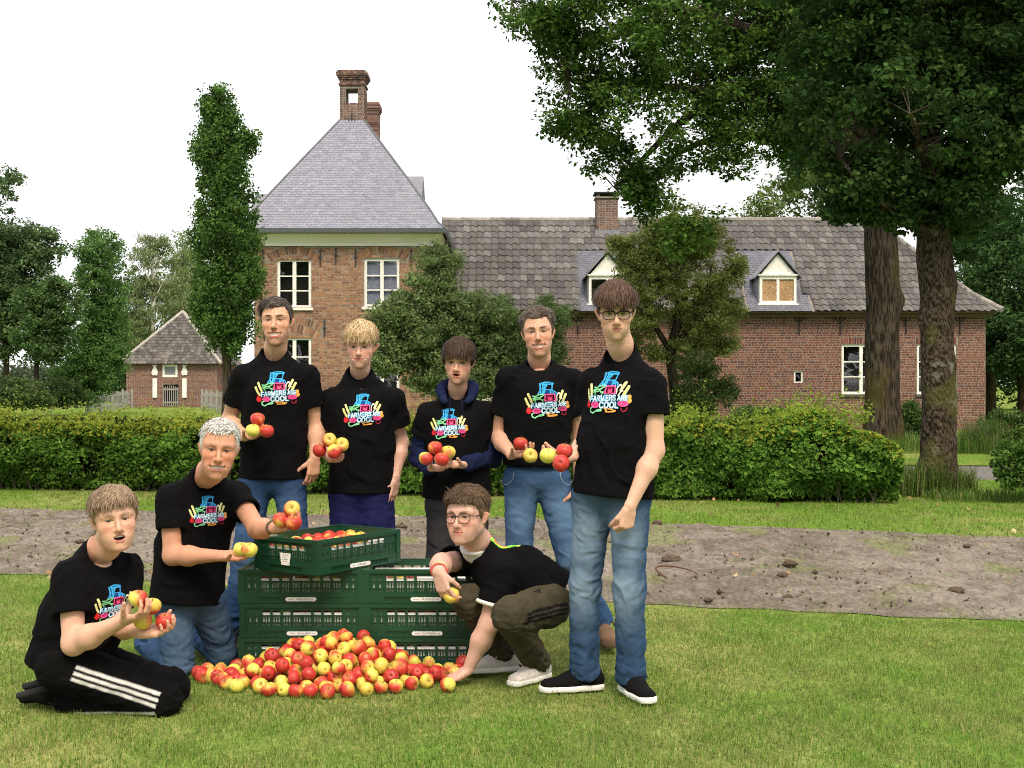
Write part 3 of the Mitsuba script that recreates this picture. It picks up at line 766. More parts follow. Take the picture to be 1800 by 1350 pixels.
# chimneys of the wing
for (x0, x1, y0, y1, z0, z1, capped, lab) in [(2.71, 3.42, 42.1, 42.8, 6.0, 7.40, True, 'brick chimney with a dark slab on top'), (11.05, 11.75, 42.8, 43.4, 6.2, 7.05, False, 'low brick chimney stub by the right trunk')]:
    c2 = take(wg + '__chimney'); labels[c2] = {'label': lab}
    scene[c2] = mikit.ply(bx(x0 + .01, x1 - .01, y0 + .01, y1 - .01, z0, z1), 'mat_mortar')
    brick_wall(c2, np.array([x0, y0 + .01, z0]), X_, Z_, -Y_, x1 - x0, z1 - z0, [], CP, rng, lambda c: -c[2], L=.2, most=60)
    brick_wall(c2, np.array([x0 + .01, y0, z0]), Y_, Z_, -X_, y1 - y0, z1 - z0, [], CP, rng, lambda c: 0, L=.2, most=0)
    if capped:
        add(c2 + '__cap', join([bx(x0 - .04, x1 + .04, y0 - .04, y1 + .04, z1, z1 + .05), bx(x0 + .03, x0 + .12, y0 + .05, y1 - .05, z1 + .05, z1 + .15), bx(x1 - .12, x1 - .03, y0 + .05, y1 - .05, z1 + .05, z1 + .15)]), 'mat_mortar')
        add(c2 + '__cap_slab', bx(x0 - .06, x1 + .06, y0 - .06, y1 + .06, z1 + .15, z1 + .20), 'mat_dark')
        add(c2 + '__flashing', join([bx(x0 - .05, x1 + .05, y0 - .12, y0 - .0, z0 + .12, z0 + .36)]), 'mat_lead')

# ---------------------------------------------------------------- pavilion far left
pv_ = thing('garden_pavilion', 'small square brick pavilion with pyramid tile roof far left', 'building')
PY = 80.0; PX0, PX1 = -23.6, -18.05; PH = 2.65; PD = 5.5
hol = [(287, 314, 712, 676), (286, 312, 663, 641)]
hh = [(P(a, 0, PY)[0] - PX0, P(b, 0, PY)[0] - PX0, max(0, P(0, c, PY)[2]), P(0, d, PY)[2]) for a, b, c, d in hol]
o = np.array([PX0, PY, 0.0])
add(pv_ + '__wall', join([wall_plate(PX1 - PX0, PH, hh, o, X_, Z_, -Y_), bx(PX1 - .3, PX1, PY + .3, PY + PD, 0, PH), bx(PX0, PX0 + .3, PY + .3, PY + PD, 0, PH), bx(PX0, PX1, PY + PD, PY + PD + .3, 0, PH)]), 'mat_mortar')
brick_wall(pv_ + '__wall', o, X_, Z_, -Y_, PX1 - PX0, PH - .005, hh, PURPLE, rng, lambda c: 0, most=0)
brick_wall(pv_ + '__wall', np.array([PX1, PY, 0.0]), Y_, Z_, X_, PD, PH - .005, [(1.8, 3.2, 0, 2.0)], PURPLE, rng, lambda c: 0, most=0)
add(pv_ + '__side_opening', bx(PX1 - .1, PX1 + .004, PY + 1.8, PY + 3.2, 0, 2.0), 'mat_dark')
add(pv_ + '__interior', bx(PX0 + .35, PX1 - .35, PY + 1.2, PY + 1.25, 0, PH), 'mat_dark')
a = P(316, 550, PY + PD / 2); ap = np.array([(PX0 + PX1) / 2, PY + PD / 2, 5.95])
ov = .35; c4 = [np.array([PX0 - ov, PY - ov, PH - .02]), np.array([PX1 + ov, PY - ov, PH - .02]), np.array([PX1 + ov, PY + PD + ov, PH - .02]), np.array([PX0 - ov, PY + PD + ov, PH - .02])]
rv = np.array(c4 + [ap])
add(pv_ + '__roof', (rv, np.array([[0, 1, 4], [1, 2, 4], [2, 3, 4], [3, 0, 4], [0, 2, 1], [0, 3, 2]])), 'mat_mortar')
PT = [(.105, .099, .096), (.13, .123, .119), (.085, .08, .078), (.16, .15, .142), (.115, .103, .095)]
for i in (0, 1):
    p, q = c4[i], c4[i + 1]; e = (q - p) / np.linalg.norm(q - p); mid = (p + q) / 2; es = ap - mid; l = np.linalg.norm(es); es /= l
    w = np.linalg.norm(q - p)
    roof_tiles(pv_ + '__roof', p, e, es, nrm(es, e), Polygon([(0, 0), (w, 0), (w / 2, l)]), .21, .25, PT, rng, lambda c: 0, most=0)
for i in (0, 1, 2):
    m = tube([c4[i] + [0, 0, .04], ap + [0, 0, .05]], .11, 6)
    add(pv_ + '__roof__hip_capping', m, 'mat_matte', smooth=True, color=vcol((.36, .34, .31), len(m[0])))
w = take(pv_ + '__window')
x0, x1, z0, z1 = PX0 + hh[1][0], PX0 + hh[1][1], hh[1][2], hh[1][3]
add(w + '__frame', join([bx(x0, x0 + .12, PY - .03, PY + .06, z0, z1), bx(x1 - .12, x1, PY - .03, PY + .06, z0, z1), bx(x0 + .12, x1 - .12, PY - .028, PY + .058, z1 - .12, z1), bx(x0 + .12, x1 - .12, PY - .028, PY + .058, z0, z0 + .14)]), 'mat_white_paint')
add(w + '__shutter', bx(x0 + .12, x1 - .12, PY + .03, PY + .05, z0 + .14, z1 - .12), 'mat_lead')
for (ua, ub) in ((269, 276.5), (321, 328.5)):
    xa, xb = P(ua, 0, PY)[0], P(ub, 0, PY)[0]; xm = (xa + xb) / 2
    k = take(pv_ + '__pilaster')
    z = lambda v: P(0, v, PY)[2]
    def frus(x, y, w0, w1, z0, z1): return (np.array([[x + sx * w, y + (0 if sy else -.12), zz] for w, zz in ((w0, z0), (w1, z1)) for sx, sy in ((-1, 0), (1, 0), (1, 1), (-1, 1))]), RECT_F)
    scene[k] = mikit.ply(join([bx(xa, xb, PY - .1, PY + .01, z(699), z(665)), bx(xa - .05, xb + .05, PY - .13, PY + .01, z(657), z(654.5)), frus(xm, PY, .2, .06, z(654.5), z(645)), frus(xm, PY, .07, .15, z(645), z(641.5)), bx(xa - .02, xb + .02, PY - .11, PY + .01, z(659.5), z(657.2))]), 'mat_white_paint')
gk = take(pv_ + '__gate'); xa, xb = PX0 + hh[0][0], PX0 + hh[0][1]
scene['mat_oldwood'] = principled((0.27, 0.265, 0.25), 0.8)
scene[gk] = mikit.ply(join([bx(xa, xb, PY - .06, PY - .03, z_, z_ + .10) for z_ in (.25, 1.05)]), 'mat_oldwood')
for k, x in enumerate(np.linspace(xa, xb - .06, 8)):
    add(gk + '__picket', bx(x, x + .055, PY - .09, PY - .062, .06, 1.22 + .12 * math.sin(k / 7 * math.pi)), 'mat_oldwood')

# ---------------------------------------------------------------- picket fences and the notice board
def fence(a, b, h, n, label):
    fk = thing('picket_fence', label, 'fence')
    a, b = np.array(a, float), np.array(b, float); d = (b - a); e = d / np.linalg.norm(d); nn = np.cross(e, Z_)
    def bar(p, q, w, t, z0, z1, off):
        r = [(p + e * 0 + nn * off), (q + nn * off)]
        v = np.array([[*(x + nn * s * t / 2)[:2], z] for z in (z0, z1) for x, s in ((r[0], -1), (r[1], -1), (r[1], 1), (r[0], 1))])
        return v, RECT_F
    for z in (.25, .78): add(fk + '__rail', bar(a, b, 0, .04, z, z + .08, .04), 'mat_oldwood')
    for k in range(n):
        p = a + d * (k / n); add(fk + '__picket', bar(p, p + e * .07, 0, .025, .05, h * (1 + .03 * math.sin(k * 7)), 0), 'mat_oldwood')
    for k in range(0, n + 1, max(1, n // 4)):
        p = a + d * (k / n); add(fk + '__post', bar(p, p + e * .11, 0, .11, 0, h + .12, .1), 'mat_oldwood')
fence(P(150, 0, 62) * [1, 1, 0], P(229, 0, 78) * [1, 1, 0], 1.0, 44, 'grey picket fence left of the brick pavilion')
fence(P(358, 0, 74) * [1, 1, 0], P(400, 0, 60) * [1, 1, 0], 1.0, 26, 'grey picket fence right of the brick pavilion')
sk = thing('notice_board', 'small white notice board standing behind the hedge far left', 'sign')
p0, p1 = P(76, 694, 60), P(91, 680, 60)
add(sk + '__panel', bx(p0[0], p1[0], 60, 60.03, p0[2], p1[2]), 'mat_white_paint')
for x in (p0[0] + .03, p1[0] - .07): add(sk + '__post', bx(x, x + .04, 60.032, 60.07, 0, p1[2]), 'mat_oldwood')
m = join([bx(p0[0] + .06, p0[0] + .30, 59.994, 59.998, p1[2] - .14, p1[2] - .11), bx(p0[0] + .06, p0[0] + .22, 59.994, 59.998, p1[2] - .22, p1[2] - .20)])
add(sk + '__print', m, 'mat_iron')
# ================================================================ trees, hedge and shrubs
def leaf_mesh(rng, pts, size, cols, up=0.4, out=None, aspect=0.55, lobes=False, hang=None):
    """folded leaf blades: two or four triangles each"""
    n = len(pts); size = np.broadcast_to(size, (n,)) * rng.uniform(.7, 1.25, n)
    nrm = rng.normal(0, 1, (n, 3)); nrm /= np.linalg.norm(nrm, axis=1, keepdims=True)
    nrm = nrm * (1 - up) + np.array([0, 0, 1.0]) * up
    if out is not None: nrm = nrm + out * .55
    nrm /= np.linalg.norm(nrm, axis=1, keepdims=True) + 1e-9
    d = rng.normal(0, 1, (n, 3))
    if hang is not None: d = d * .35 + np.array([0, 0, -hang])
    d -= nrm * (d * nrm).sum(1, keepdims=True); d /= np.linalg.norm(d, axis=1, keepdims=True) + 1e-9
    s = np.cross(nrm, d); L = size[:, None]
    lift = nrm * L * .13
    if lobes:
        v = np.stack([pts - d * L * .5, pts - d * L * .12 + s * L * aspect * .42 + lift, pts + d * L * .22 + s * L * aspect * .5 + lift, pts + d * L * .5,
                      pts + d * L * .22 - s * L * aspect * .5 + lift, pts - d * L * .12 - s * L * aspect * .42 + lift], 1).reshape(-1, 3)
        b = np.arange(n)[:, None] * 6
        f = np.concatenate([b + [0, 1, 2], b + [0, 2, 3], b + [0, 3, 4], b + [0, 4, 5]], 1).reshape(-1, 3)
        return (v, f), np.repeat(cols, 6, axis=0)
    v = np.stack([pts - d * L * .5, pts + s * L * aspect * .5 + lift, pts + d * L * .5, pts - s * L * aspect * .5 + lift], 1).reshape(-1, 3)
    b = np.arange(n)[:, None] * 4
    f = np.concatenate([b + [0, 1, 2], b + [0, 2, 3]], 1).reshape(-1, 3)
    return (v, f), np.repeat(cols, 4, axis=0)


def E(u, v, y, ru, rv, ry):
    return P(u, v, y), np.array([ru * y / FPX, ry, rv * y / FPX])


def in_ells(rng, ells, n, shell=.55):
    vol = np.array([np.prod(r) ** (2 / 3) for _, r in ells]); pick = rng.choice(len(ells), n, p=vol / vol.sum())
    d = rng.normal(0, 1, (n, 3)); d /= np.linalg.norm(d, axis=1, keepdims=True)
    t = shell + (1 - shell) * rng.random(n) ** .7
    inner = rng.random(n) < .25; t = np.where(inner, rng.random(n) ** .5 * shell, t)
    c = np.array([ells[k][0] for k in pick]); r = np.array([ells[k][1] for k in pick])
    return c + d * r * t[:, None], d


def crown(key, ells, nclump, cr, per, size, pal, rng, part='crown', lobes=False, up=.45, aspect=.55, shell=.55, hang=None, tips=0.0, tipcol=None, flat_=.65, twigs=True, gap=0.0, bright=1.35):
    cen, out = in_ells(rng, ells, nclump, shell)
    if gap > 0:
        keep = meshkit.fbm(cen / gap, 3, seed=int(rng.integers(99))) > .40
        cen, out = cen[keep], out[keep]
    nclump = len(cen)
    rad = cr * rng.uniform(.6, 1.35, nclump)
    k = np.repeat(np.arange(nclump), per); n = len(k)
    off = rng.normal(0, 1, (n, 3)); off /= np.linalg.norm(off, axis=1, keepdims=True); off *= (rng.random((n, 1)) ** .45)
    pts = cen[k] + off * rad[k][:, None] * np.array([1, 1, flat_])
    pal = np.array(pal); base = pal[rng.integers(len(pal), size=nclump)] * rng.uniform(.75, 1.25, (nclump, 1))
    cols = base[k] * rng.uniform(.7, 1.3, (n, 1)) * (np.array([1, 1, 1]) + rng.normal(0, .05, (n, 3)))
    if tips > 0:
        y = (rng.random(n) < tips) & (off[:, 2] > .1)
        cols[y] = np.array(tipcol) * rng.uniform(.8, 1.2, (int(y.sum()), 1))
    m, c = leaf_mesh(rng, pts, size, cols.clip(.004, .6), up=up, out=off * .6, aspect=aspect, lobes=lobes, hang=hang)
    add(key + '__' + part, trimesh.Trimesh(*m, process=False), 'mat_leaf', color=(c * bright).clip(.004, .6))
    return cen, rad


def twig_mesh(rng, cen, rad, anchors, r0=.02, sides=4, bend=.15, longest=2.0):
    """limbs from the nearest anchor points out to the leaf clumps"""
    out = []
    anchors = np.asarray(anchors)
    for c in cen:
        d = np.linalg.norm(anchors - c, axis=1) + np.maximum(0, anchors[:, 2] - c[2]) * .8
        a = anchors[np.argmin(d)]; l = np.linalg.norm(c - a)
        if l > longest: continue
        m1 = a + (c - a) * .5 + rng.normal(0, bend * l * .5, 3) + [0, 0, .06 * l]
        t = np.linspace(0, 1, 6)[:, None]
        p = a * (1 - t) ** 2 + 2 * m1 * t * (1 - t) + c * t ** 2
        out.append(tube(p, np.linspace(r0 * (.5 + .25 * l), r0 * .25, 6), sides, cap=False))
    return join(out)


def bark_colour(p, n, uv):
    a = fbm(p.x * 46 + p.y * 30, p.y * 46, p.z * 5, octaves=4)
    g = fbm(p.x * 2.2, p.y * 2.2, p.z * .8 + 4, octaves=3)
    c = mix((0.022, 0.018, 0.014), (0.085, 0.070, 0.055), smoothstep(.35, .7, a))
    c = mix(c, (0.075, 0.068, 0.02), smoothstep(.5, .72, g) * .55)
    return c


def rough_bark_colour(p, n, uv):
    a = fbm(p.x * 55 + p.y * 40, p.y * 55, p.z * 22, octaves=4)
    g = fbm(p.x * 3.2, p.y * 3.2, p.z * 2.4 + 4, octaves=3)
    l = fbm(p.x * 6 + 9, p.y * 6, p.z * 5 + 1, octaves=3)
    c = mix((0.022, 0.017, 0.012), (0.095, 0.076, 0.060), smoothstep(.34, .68, a))
    c = mix(c, (0.19, 0.20, 0.16), smoothstep(.66, .73, l) * .7)
    c = mix(c, (0.09, 0.095, 0.03), smoothstep(.52, .7, g) * .6)
    return c


scene['mat_bark'] = {'type': 'bumpmap', 'nested': proc(lambda p, n, uv: fbm(p.x * 46 + p.y * 30, p.y * 46, p.z * 5, octaves=3), eps=3e-3), 'scale': .03, 'bsdf': {'type': 'diffuse', 'reflectance': proc(bark_colour)}}
scene['mat_rough_bark'] = {'type': 'bumpmap', 'nested': proc(lambda p, n, uv: fbm(p.x * 50 + p.y * 36, p.y * 50, p.z * 20, octaves=3), eps=2e-3), 'scale': .03, 'bsdf': {'type': 'diffuse', 'reflectance': proc(rough_bark_colour)}}


def trunk(pts, radii, sides=28, n=60, rough=.06, knots=(), seed=0):
    p = smooth_path(pts, n); s = np.r_[0, np.cumsum(np.linalg.norm(np.diff(np.asarray(pts, float), axis=0), axis=1))]
    r = np.interp(np.linspace(0, s[-1], n), s, radii)
    v, f = tube(p, r, sides)
    c = np.vstack([np.repeat(p, sides, axis=0), p[:1], p[-1:]]); d = v - c; l = np.linalg.norm(d, axis=1, keepdims=True) + 1e-9; d = d / l
    disp = rough * 2 * (meshkit.fbm(np.c_[v[:, :2] * 5, v[:, 2:] * 1.3] + seed, 4) - .5) + rough * .5 * (meshkit.fbm(np.c_[v[:, :2] * 22, v[:, 2:] * 4] + seed, 3) - .5)
    for kc, kr, kh in knots:
        disp += kh * np.exp(-(np.linalg.norm(v - kc, axis=1) / kr) ** 2)
    return v + d * disp[:, None], f


OAKP = [(.055, .110, .022), (.042, .088, .018), (.075, .140, .028), (.034, .070, .016), (.064, .120, .026)]
rng = np.random.default_rng(21)

# ---- big oak with the limbs that reach over the roof
ok = thing('oak_tree', 'big spreading oak with smooth dark trunk whose limbs hang over the roof', 'tree')
OY = 28.0
def PO(u, v, dy=0.0): return P(u, v, OY + dy)
tr = trunk([PO(1556, 812), PO(1554, 780), PO(1551, 700), PO(1551, 560), PO(1549, 430), PO(1545, 330), PO(1535, 200), PO(1525, 40), PO(1520, -120)],
           [.50, .41, .365, .35, .345, .33, .28, .2, .12], rough=.035, knots=[(PO(1580, 530), .22, .16), (PO(1578, 745), .3, .06), (PO(1530, 760), .25, .05)], seed=3)
add(ok + '__trunk', tr, 'mat_bark', smooth=True)
limbs = [[PO(1546, 350), PO(1480, 235, -.5), PO(1380, 190, -1.0), PO(1270, 165, -1.6), PO(1130, 150, -2.2), PO(1000, 140, -2.6)],
         [PO(1546, 300), PO(1450, 150, -1), PO(1330, 60, -2), PO(1180, 10, -2.6), PO(1000, -30, -3), PO(900, 0, -3)],
         [PO(1543, 380), PO(1490, 290, .3), PO(1400, 250, .8), PO(1310, 240, 1), PO(1210, 260, .4), PO(1160, 300, 0)],
         [PO(1535, 200), PO(1600, 90, -1.5), PO(1700, 30, -2), PO(1800, -10, -2)],
         [PO(1530, 120), PO(1440, 20, 1), PO(1330, -60, 1.4), PO(1200, -120, 1.5)],
         [PO(1270, 165, -1.6), PO(1180, 230, -1.8), PO(1120, 290, -2), PO(1080, 330, -2)],
         [PO(1546, 330), PO(1590, 250, -2), PO(1640, 200, -3.5), PO(1720, 180, -4)]]
anch = []
for q, l in enumerate(limbs):
    p = smooth_path(l, 26); r = np.linspace(.20 if q < 5 else .10, .035, 26)
    add(ok + '__limb', tube(p, r, 9), 'mat_bark', smooth=True); anch.append(p[3:])
anch = np.vstack(anch)
oe = [E(905, 8, OY - 3, 46, 22, .7), E(960, 40, OY - 2.8, 50, 40, .8), E(975, 225, OY - 2.5, 30, 24, .5), E(1062, 285, OY - 2.1, 42, 36, .7), E(1135, 345, OY - 1.9, 52, 50, .8), E(1010, 10, OY - 3, 120, 70, 1.4), E(1120, 60, OY - 2.6, 150, 90, 1.6), E(1050, 165, OY - 2.5, 95, 85, 1.2), E(1180, 170, OY - 2, 130, 90, 1.6), E(1290, 90, OY - 1.6, 160, 120, 1.9),
      E(1140, 265, OY - 2, 75, 70, 1.0), E(1215, 320, OY - 1.6, 70, 70, 1.0), E(1190, 375, OY - 1.9, 52, 60, .9), E(1400, 60, OY - 1, 180, 150, 2.2), E(1350, 200, OY - .8, 120, 80, 1.5), E(1420, 240, OY, 90, 90, 1.4),
      E(1550, 40, OY - .5, 220, 180, 2.6), E(1700, 60, OY - 1, 200, 190, 2.6), E(1480, 190, OY + .5, 110, 100, 1.5), E(1230, -40, OY - 1, 260, 110, 2.4), E(1450, -120, OY, 320, 150, 3), E(1000, 90, OY - 2.6, 62, 60, .8),
      E(895, 5, OY - 3, 40, 28, .6), E(1275, 330, OY - 1.2, 30, 60, .6), E(1165, 425, OY - 1.9, 42, 40, .7), E(1230, 390, OY - 1.5, 60, 50, .8), E(1125, 325, OY - 2, 45, 50, .8), E(1010, 215, OY - 2.5, 50, 40, .8), E(1280, 250, OY - 1.4, 60, 60, 1.0), E(1075, 250, OY - 2.2, 60, 45, .9)]
cen, rad = crown(ok, oe, 2700, .36, 60, .105, OAKP, rng, bright=1.35, lobes=False, up=.5, tips=.14, tipcol=(.11, .19, .04), aspect=.62, shell=.45, gap=1.3)
add(ok + '__twigs', twig_mesh(rng, cen, rad, anch, r0=.016, longest=1.0), 'mat_twig', smooth=True, kind='stuff')

# ---- second oak, nearer, rough bark, leafy crown low over the frame
o2 = thing('oak_tree', 'nearer oak with rough lichen spotted trunk and low dense dark crown', 'tree')
NY = 16.7
def PN(u, v, dy=0.0): return P(u, v, NY + dy)
tr = trunk([PN(1646, 880), PN(1647, 850), PN(1650, 800), PN(1650, 690), PN(1648, 600), PN(1648, 520), PN(1642, 440), PN(1640, 380), PN(1636, 300), PN(1630, 180), PN(1625, 0)],
           [.30, .245, .215, .205, .205, .215, .205, .20, .17, .13, .08], rough=.035, knots=[(PN(1618, 560), .13, .05), (PN(1678, 500), .16, .05), (PN(1625, 830), .15, .05), (PN(1680, 840), .15, .05), (PN(1680, 640), .12, .03)], n=80, sides=36, seed=8)
add(o2 + '__trunk', tr, 'mat_rough_bark', smooth=True)
limbs = [[PN(1640, 420), PN(1610, 395, -.3), PN(1570, 370, -.6), PN(1520, 330, -.8), PN(1480, 280, -.8)], [PN(1640, 350), PN(1690, 290, -.3), PN(1750, 240, -.4), PN(1820, 200, -.4)],
         [PN(1636, 300), PN(1590, 200, .2), PN(1530, 100, .3), PN(1480, 20, .3)], [PN(1632, 240), PN(1690, 140, .3), PN(1740, 40, .3)], [PN(1638, 330), PN(1620, 260, -1), PN(1600, 200, -1.6)], [PN(1638, 330), PN(1680, 260, 1), PN(1700, 200, 1.6)]]
anch = []
for l in limbs:
    p = smooth_path(l, 20); add(o2 + '__limb', tube(p, np.linspace(.085, .02, 20), 8), 'mat_rough_bark', smooth=True); anch.append(p[3:])
anch = np.vstack(anch)
ne = [E(1660, 340, NY - .4, 110, 60, .9), E(1530, 310, NY - .5, 90, 80, .9), E(1470, 230, NY - .4, 85, 90, .9), E(1600, 210, NY - .5, 150, 110, 1.3), E(1730, 280, NY - .3, 90, 110, 1.0), E(1760, 160, NY, 130, 130, 1.2), E(1520, 100, NY, 140, 120, 1.2),
      E(1660, 60, NY, 200, 130, 1.5), E(1580, -60, NY, 260, 120, 1.6), E(1800, 60, NY, 140, 150, 1.3), E(1590, 378, NY - .3, 60, 22, .5), E(1700, 400, NY + .2, 40, 24, .5), E(1490, 350, NY - .5, 40, 40, .5)]
NEARP = [(.045, .092, .026), (.036, .076, .022), (.058, .112, .030), (.030, .064, .020)]
cen, rad = crown(o2, ne, 900, .25, 74, .088, NEARP, rng, bright=.95, lobes=True, up=.45, tips=.05, tipcol=(.06, .105, .03), aspect=.62, shell=.5, gap=.9)
add(o2 + '__twigs', twig_mesh(rng, cen, rad, anch, r0=.012, longest=.8), 'mat_twig', smooth=True, kind='stuff')

# ---- columnar oak before the tower
co = thing('columnar_oak', 'slim columnar oak standing just left of the tower', 'tree')
CY = 30.0
def PC(u, v, dy=0.0): return P(u, v, CY + dy)
add(co + '__trunk', trunk([PC(399, 770), PC(399, 700), PC(399, 640), PC(396, 560), PC(394, 400), PC(388, 250), PC(384, 160)], [.15, .115, .105, .10, .075, .05, .02], rough=.012, sides=16), 'mat_bark', smooth=True)
ce = [E(391, 285, CY, 54, 85, .7), E(397, 410, CY, 60, 110, .8), E(402, 540, CY, 62, 75, .85), E(384, 200, CY, 34, 60, .5), E(382, 165, CY, 16, 28, .25), E(386, 220, CY, 30, 40, .45), E(395, 280, CY, 48, 50, .65), E(398, 350, CY, 52, 60, .75), E(400, 430, CY, 56, 60, .8), E(402, 500, CY, 62, 55, .85), E(402, 560, CY, 54, 45, .75), E(400, 600, CY, 32, 32, .5), E(430, 250, CY, 24, 26, .4), E(350, 270, CY, 20, 26, .4), E(440, 480, CY, 24, 40, .4), E(360, 530, CY, 22, 40, .4), E(365, 195, CY, 14, 22, .25)]
COLP = [(.072, .138, .034), (.056, .112, .029), (.092, .172, .042), (.044, .09, .025)]
cen, rad = crown(co, ce, 800, .20, 66, .085, COLP, rng, up=.35, tips=.12, tipcol=(.085, .15, .035), aspect=.6, shell=.45, flat_=1.2)
add(co + '__twigs', twig_mesh(rng, cen, rad, np.array([PC(394, v) for v in range(180, 620, 20)]), r0=.014), 'mat_twig', smooth=True, kind='stuff')

# ---- far trees on the left
def simple_tree(name, label, y, tp, tr_, ells, ncl, cr, per, size, pal, bark='mat_bark', group=None, **kw):
    k = thing(name, label, 'tree', group)
    if tp is not None:
        add(k + '__trunk', trunk([P(u, v, y) for u, v in tp], tr_, sides=12, n=24, rough=tr_[0] * .1), bark, smooth=True)
    crown(k, ells, ncl, cr, per, size, pal, rng, **kw)
    return k


FARP = [(.09, .145, .06), (.072, .12, .05), (.11, .17, .07), (.06, .10, .045)]
simple_tree('tree', 'leafy tree at the far left edge of the view', 55, [(10, 700), (11, 640), (9, 560), (5, 450)], [.14, .12, .11, .06],
            [E(-20, 400, 55, 70, 100, 2), E(40, 420, 55, 60, 55, 1.6), E(10, 330, 55, 28, 40, .8), E(-10, 520, 55, 70, 60, 1.8), E(70, 440, 55, 40, 32, 1.1), E(20, 580, 55, 45, 40, 1.2), E(60, 520, 55, 50, 50, 1.2), E(30, 480, 55, 60, 50, 1.5), E(-10, 600, 55, 40, 36, 1.2)], 800, .42, 46, .17, FARP, tips=.1, tipcol=(.09, .14, .05), gap=2.2)
simple_tree('tree', 'smaller tree with thin trunk beside the white notice board', 52, [(63, 705), (64, 650), (66, 600), (70, 540)], [.11, .10, .09, .05],
            [E(70, 590, 52, 42, 50, 1), E(100, 530, 52, 38, 45, 1), E(60, 540, 52, 40, 40, .9), E(110, 590, 52, 24, 30, .6), E(85, 620, 52, 30, 22, .7)], 330, .36, 46, .15, [(.075, .13, .045), (.06, .11, .04)], tips=.15, tipcol=(.09, .15, .05))
simple_tree('ivy_clad_tree', 'ivy covered bushy column tree left of the pale birch', 60, [(150, 705), (158, 600), (170, 450)], [.2, .18, .1],
            [E(176, 440, 60, 40, 36, 1.2), E(180, 490, 60, 46, 50, 1.4), E(172, 560, 60, 44, 55, 1.4), E(150, 620, 60, 42, 50, 1.3), E(128, 665, 60, 36, 40, 1.1), E(195, 540, 60, 26, 46, .9), E(160, 670, 60, 36, 40, 1.1), E(185, 640, 60, 34, 60, 1.0), E(200, 600, 60, 26, 50, .9)], 850, .38, 48, .14, [(.095, .18, .055), (.075, .145, .042), (.12, .215, .068), (.06, .118, .036)], tips=.12, tipcol=(.10, .17, .05), up=.3)
scene['mat_birch'] = principled((0.55, 0.52, 0.47), 0.8)
bi = simple_tree('birch_tree', 'pale drooping birch with whitish trunk behind the pavilion', 95, [(268, 715), (268, 560), (268, 470), (271, 430)], [.13, .11, .10, .03],
            [E(262, 470, 95, 40, 48, 2), E(300, 470, 95, 40, 52, 2), E(240, 520, 95, 28, 70, 1.6), E(285, 540, 95, 55, 60, 2.2), E(250, 600, 95, 44, 55, 2), E(270, 425, 95, 30, 18, 1)], 640, .5, 40, .20, [(.15, .19, .085), (.13, .17, .07), (.18, .22, .10)], bark='mat_birch', hang=1.4, aspect=.4, gap=1.6, tips=.1, tipcol=(.15, .19, .09))
for l in ([(268, 500), (257, 480), (246, 455), (240, 440)], [(269, 490), (280, 465), (290, 445)], [(268, 540), (282, 505), (295, 480)]):
    add(bi + '__limb', tube(smooth_path([P(u, v, 94.0) for u, v in l], 8), np.linspace(.07, .02, 8), 6), 'mat_birch', smooth=True)
simple_tree('tree', 'rounded light green tree between birch and columnar oak', 105, [(330, 715), (330, 560)], [.2, .1],
            [E(330, 450, 105, 45, 48, 2), E(310, 520, 105, 50, 60, 2.4), E(350, 530, 105, 60, 70, 2.4), E(330, 590, 105, 60, 50, 2.2), E(370, 620, 105, 50, 40, 2.2)], 420, .7, 40, .26, [(.13, .19, .075), (.11, .165, .065), (.16, .22, .09)], tips=.12, tipcol=(.15, .20, .09))
simple_tree('tree', 'tree standing right behind the brick pavilion', 98, [(215, 715), (215, 600)], [.2, .1],
            [E(220, 570, 98, 45, 45, 2), E(210, 620, 98, 40, 45, 2), E(240, 640, 98, 45, 35, 2), E(195, 660, 98, 40, 35, 2), E(225, 600, 98, 40, 60, 2), E(205, 690, 98, 40, 30, 2)], 520, .6, 40, .22, [(.075, .125, .05), (.09, .145, .06), (.06, .10, .045)], tips=.1, tipcol=(.10, .15, .06))
# distance: a low hazy line of bushes
for k, (u0, u1, y, v, h, pal, lab) in enumerate([(-900, 240, 190, 672, 20, [(.11, .145, .085), (.095, .13, .08)], 'far pale line of trees on the horizon at left'), (1640, 2500, 70, 640, 90, [(.045, .082, .03), (.036, .066, .024)], 'dark belt of trees behind the right end of the long roof')]):
    kk = thing('tree_belt', lab, 'trees', kind='stuff')
    ells = [E(u, v - rng.uniform(0, h * .5), y + rng.uniform(-2, 2), 26 if k == 0 else 55, h * (1 if k else .8), 3) for u in np.arange(u0, u1, 22 if k == 0 else 40)]
    cen, out = in_ells(rng, ells, 1900, .4)
    n = 1900 * 20; q = np.repeat(np.arange(1900), 20)
    pts = cen[q] + rng.normal(0, .55 if k else .8, (n, 3)); cols = np.array(pal)[rng.integers(len(pal), size=n)] * rng.uniform(.7, 1.3, (n, 1))
    m, c = leaf_mesh(rng, pts, .35 if k else .6, cols, up=.3)
    scene[kk] = mikit.ply(trimesh.Trimesh(*m, process=False), 'mat_leaf', color=c)
DARK = [(.038, .075, .026), (.030, .06, .020), (.05, .095, .032), (.042, .084, .028)]
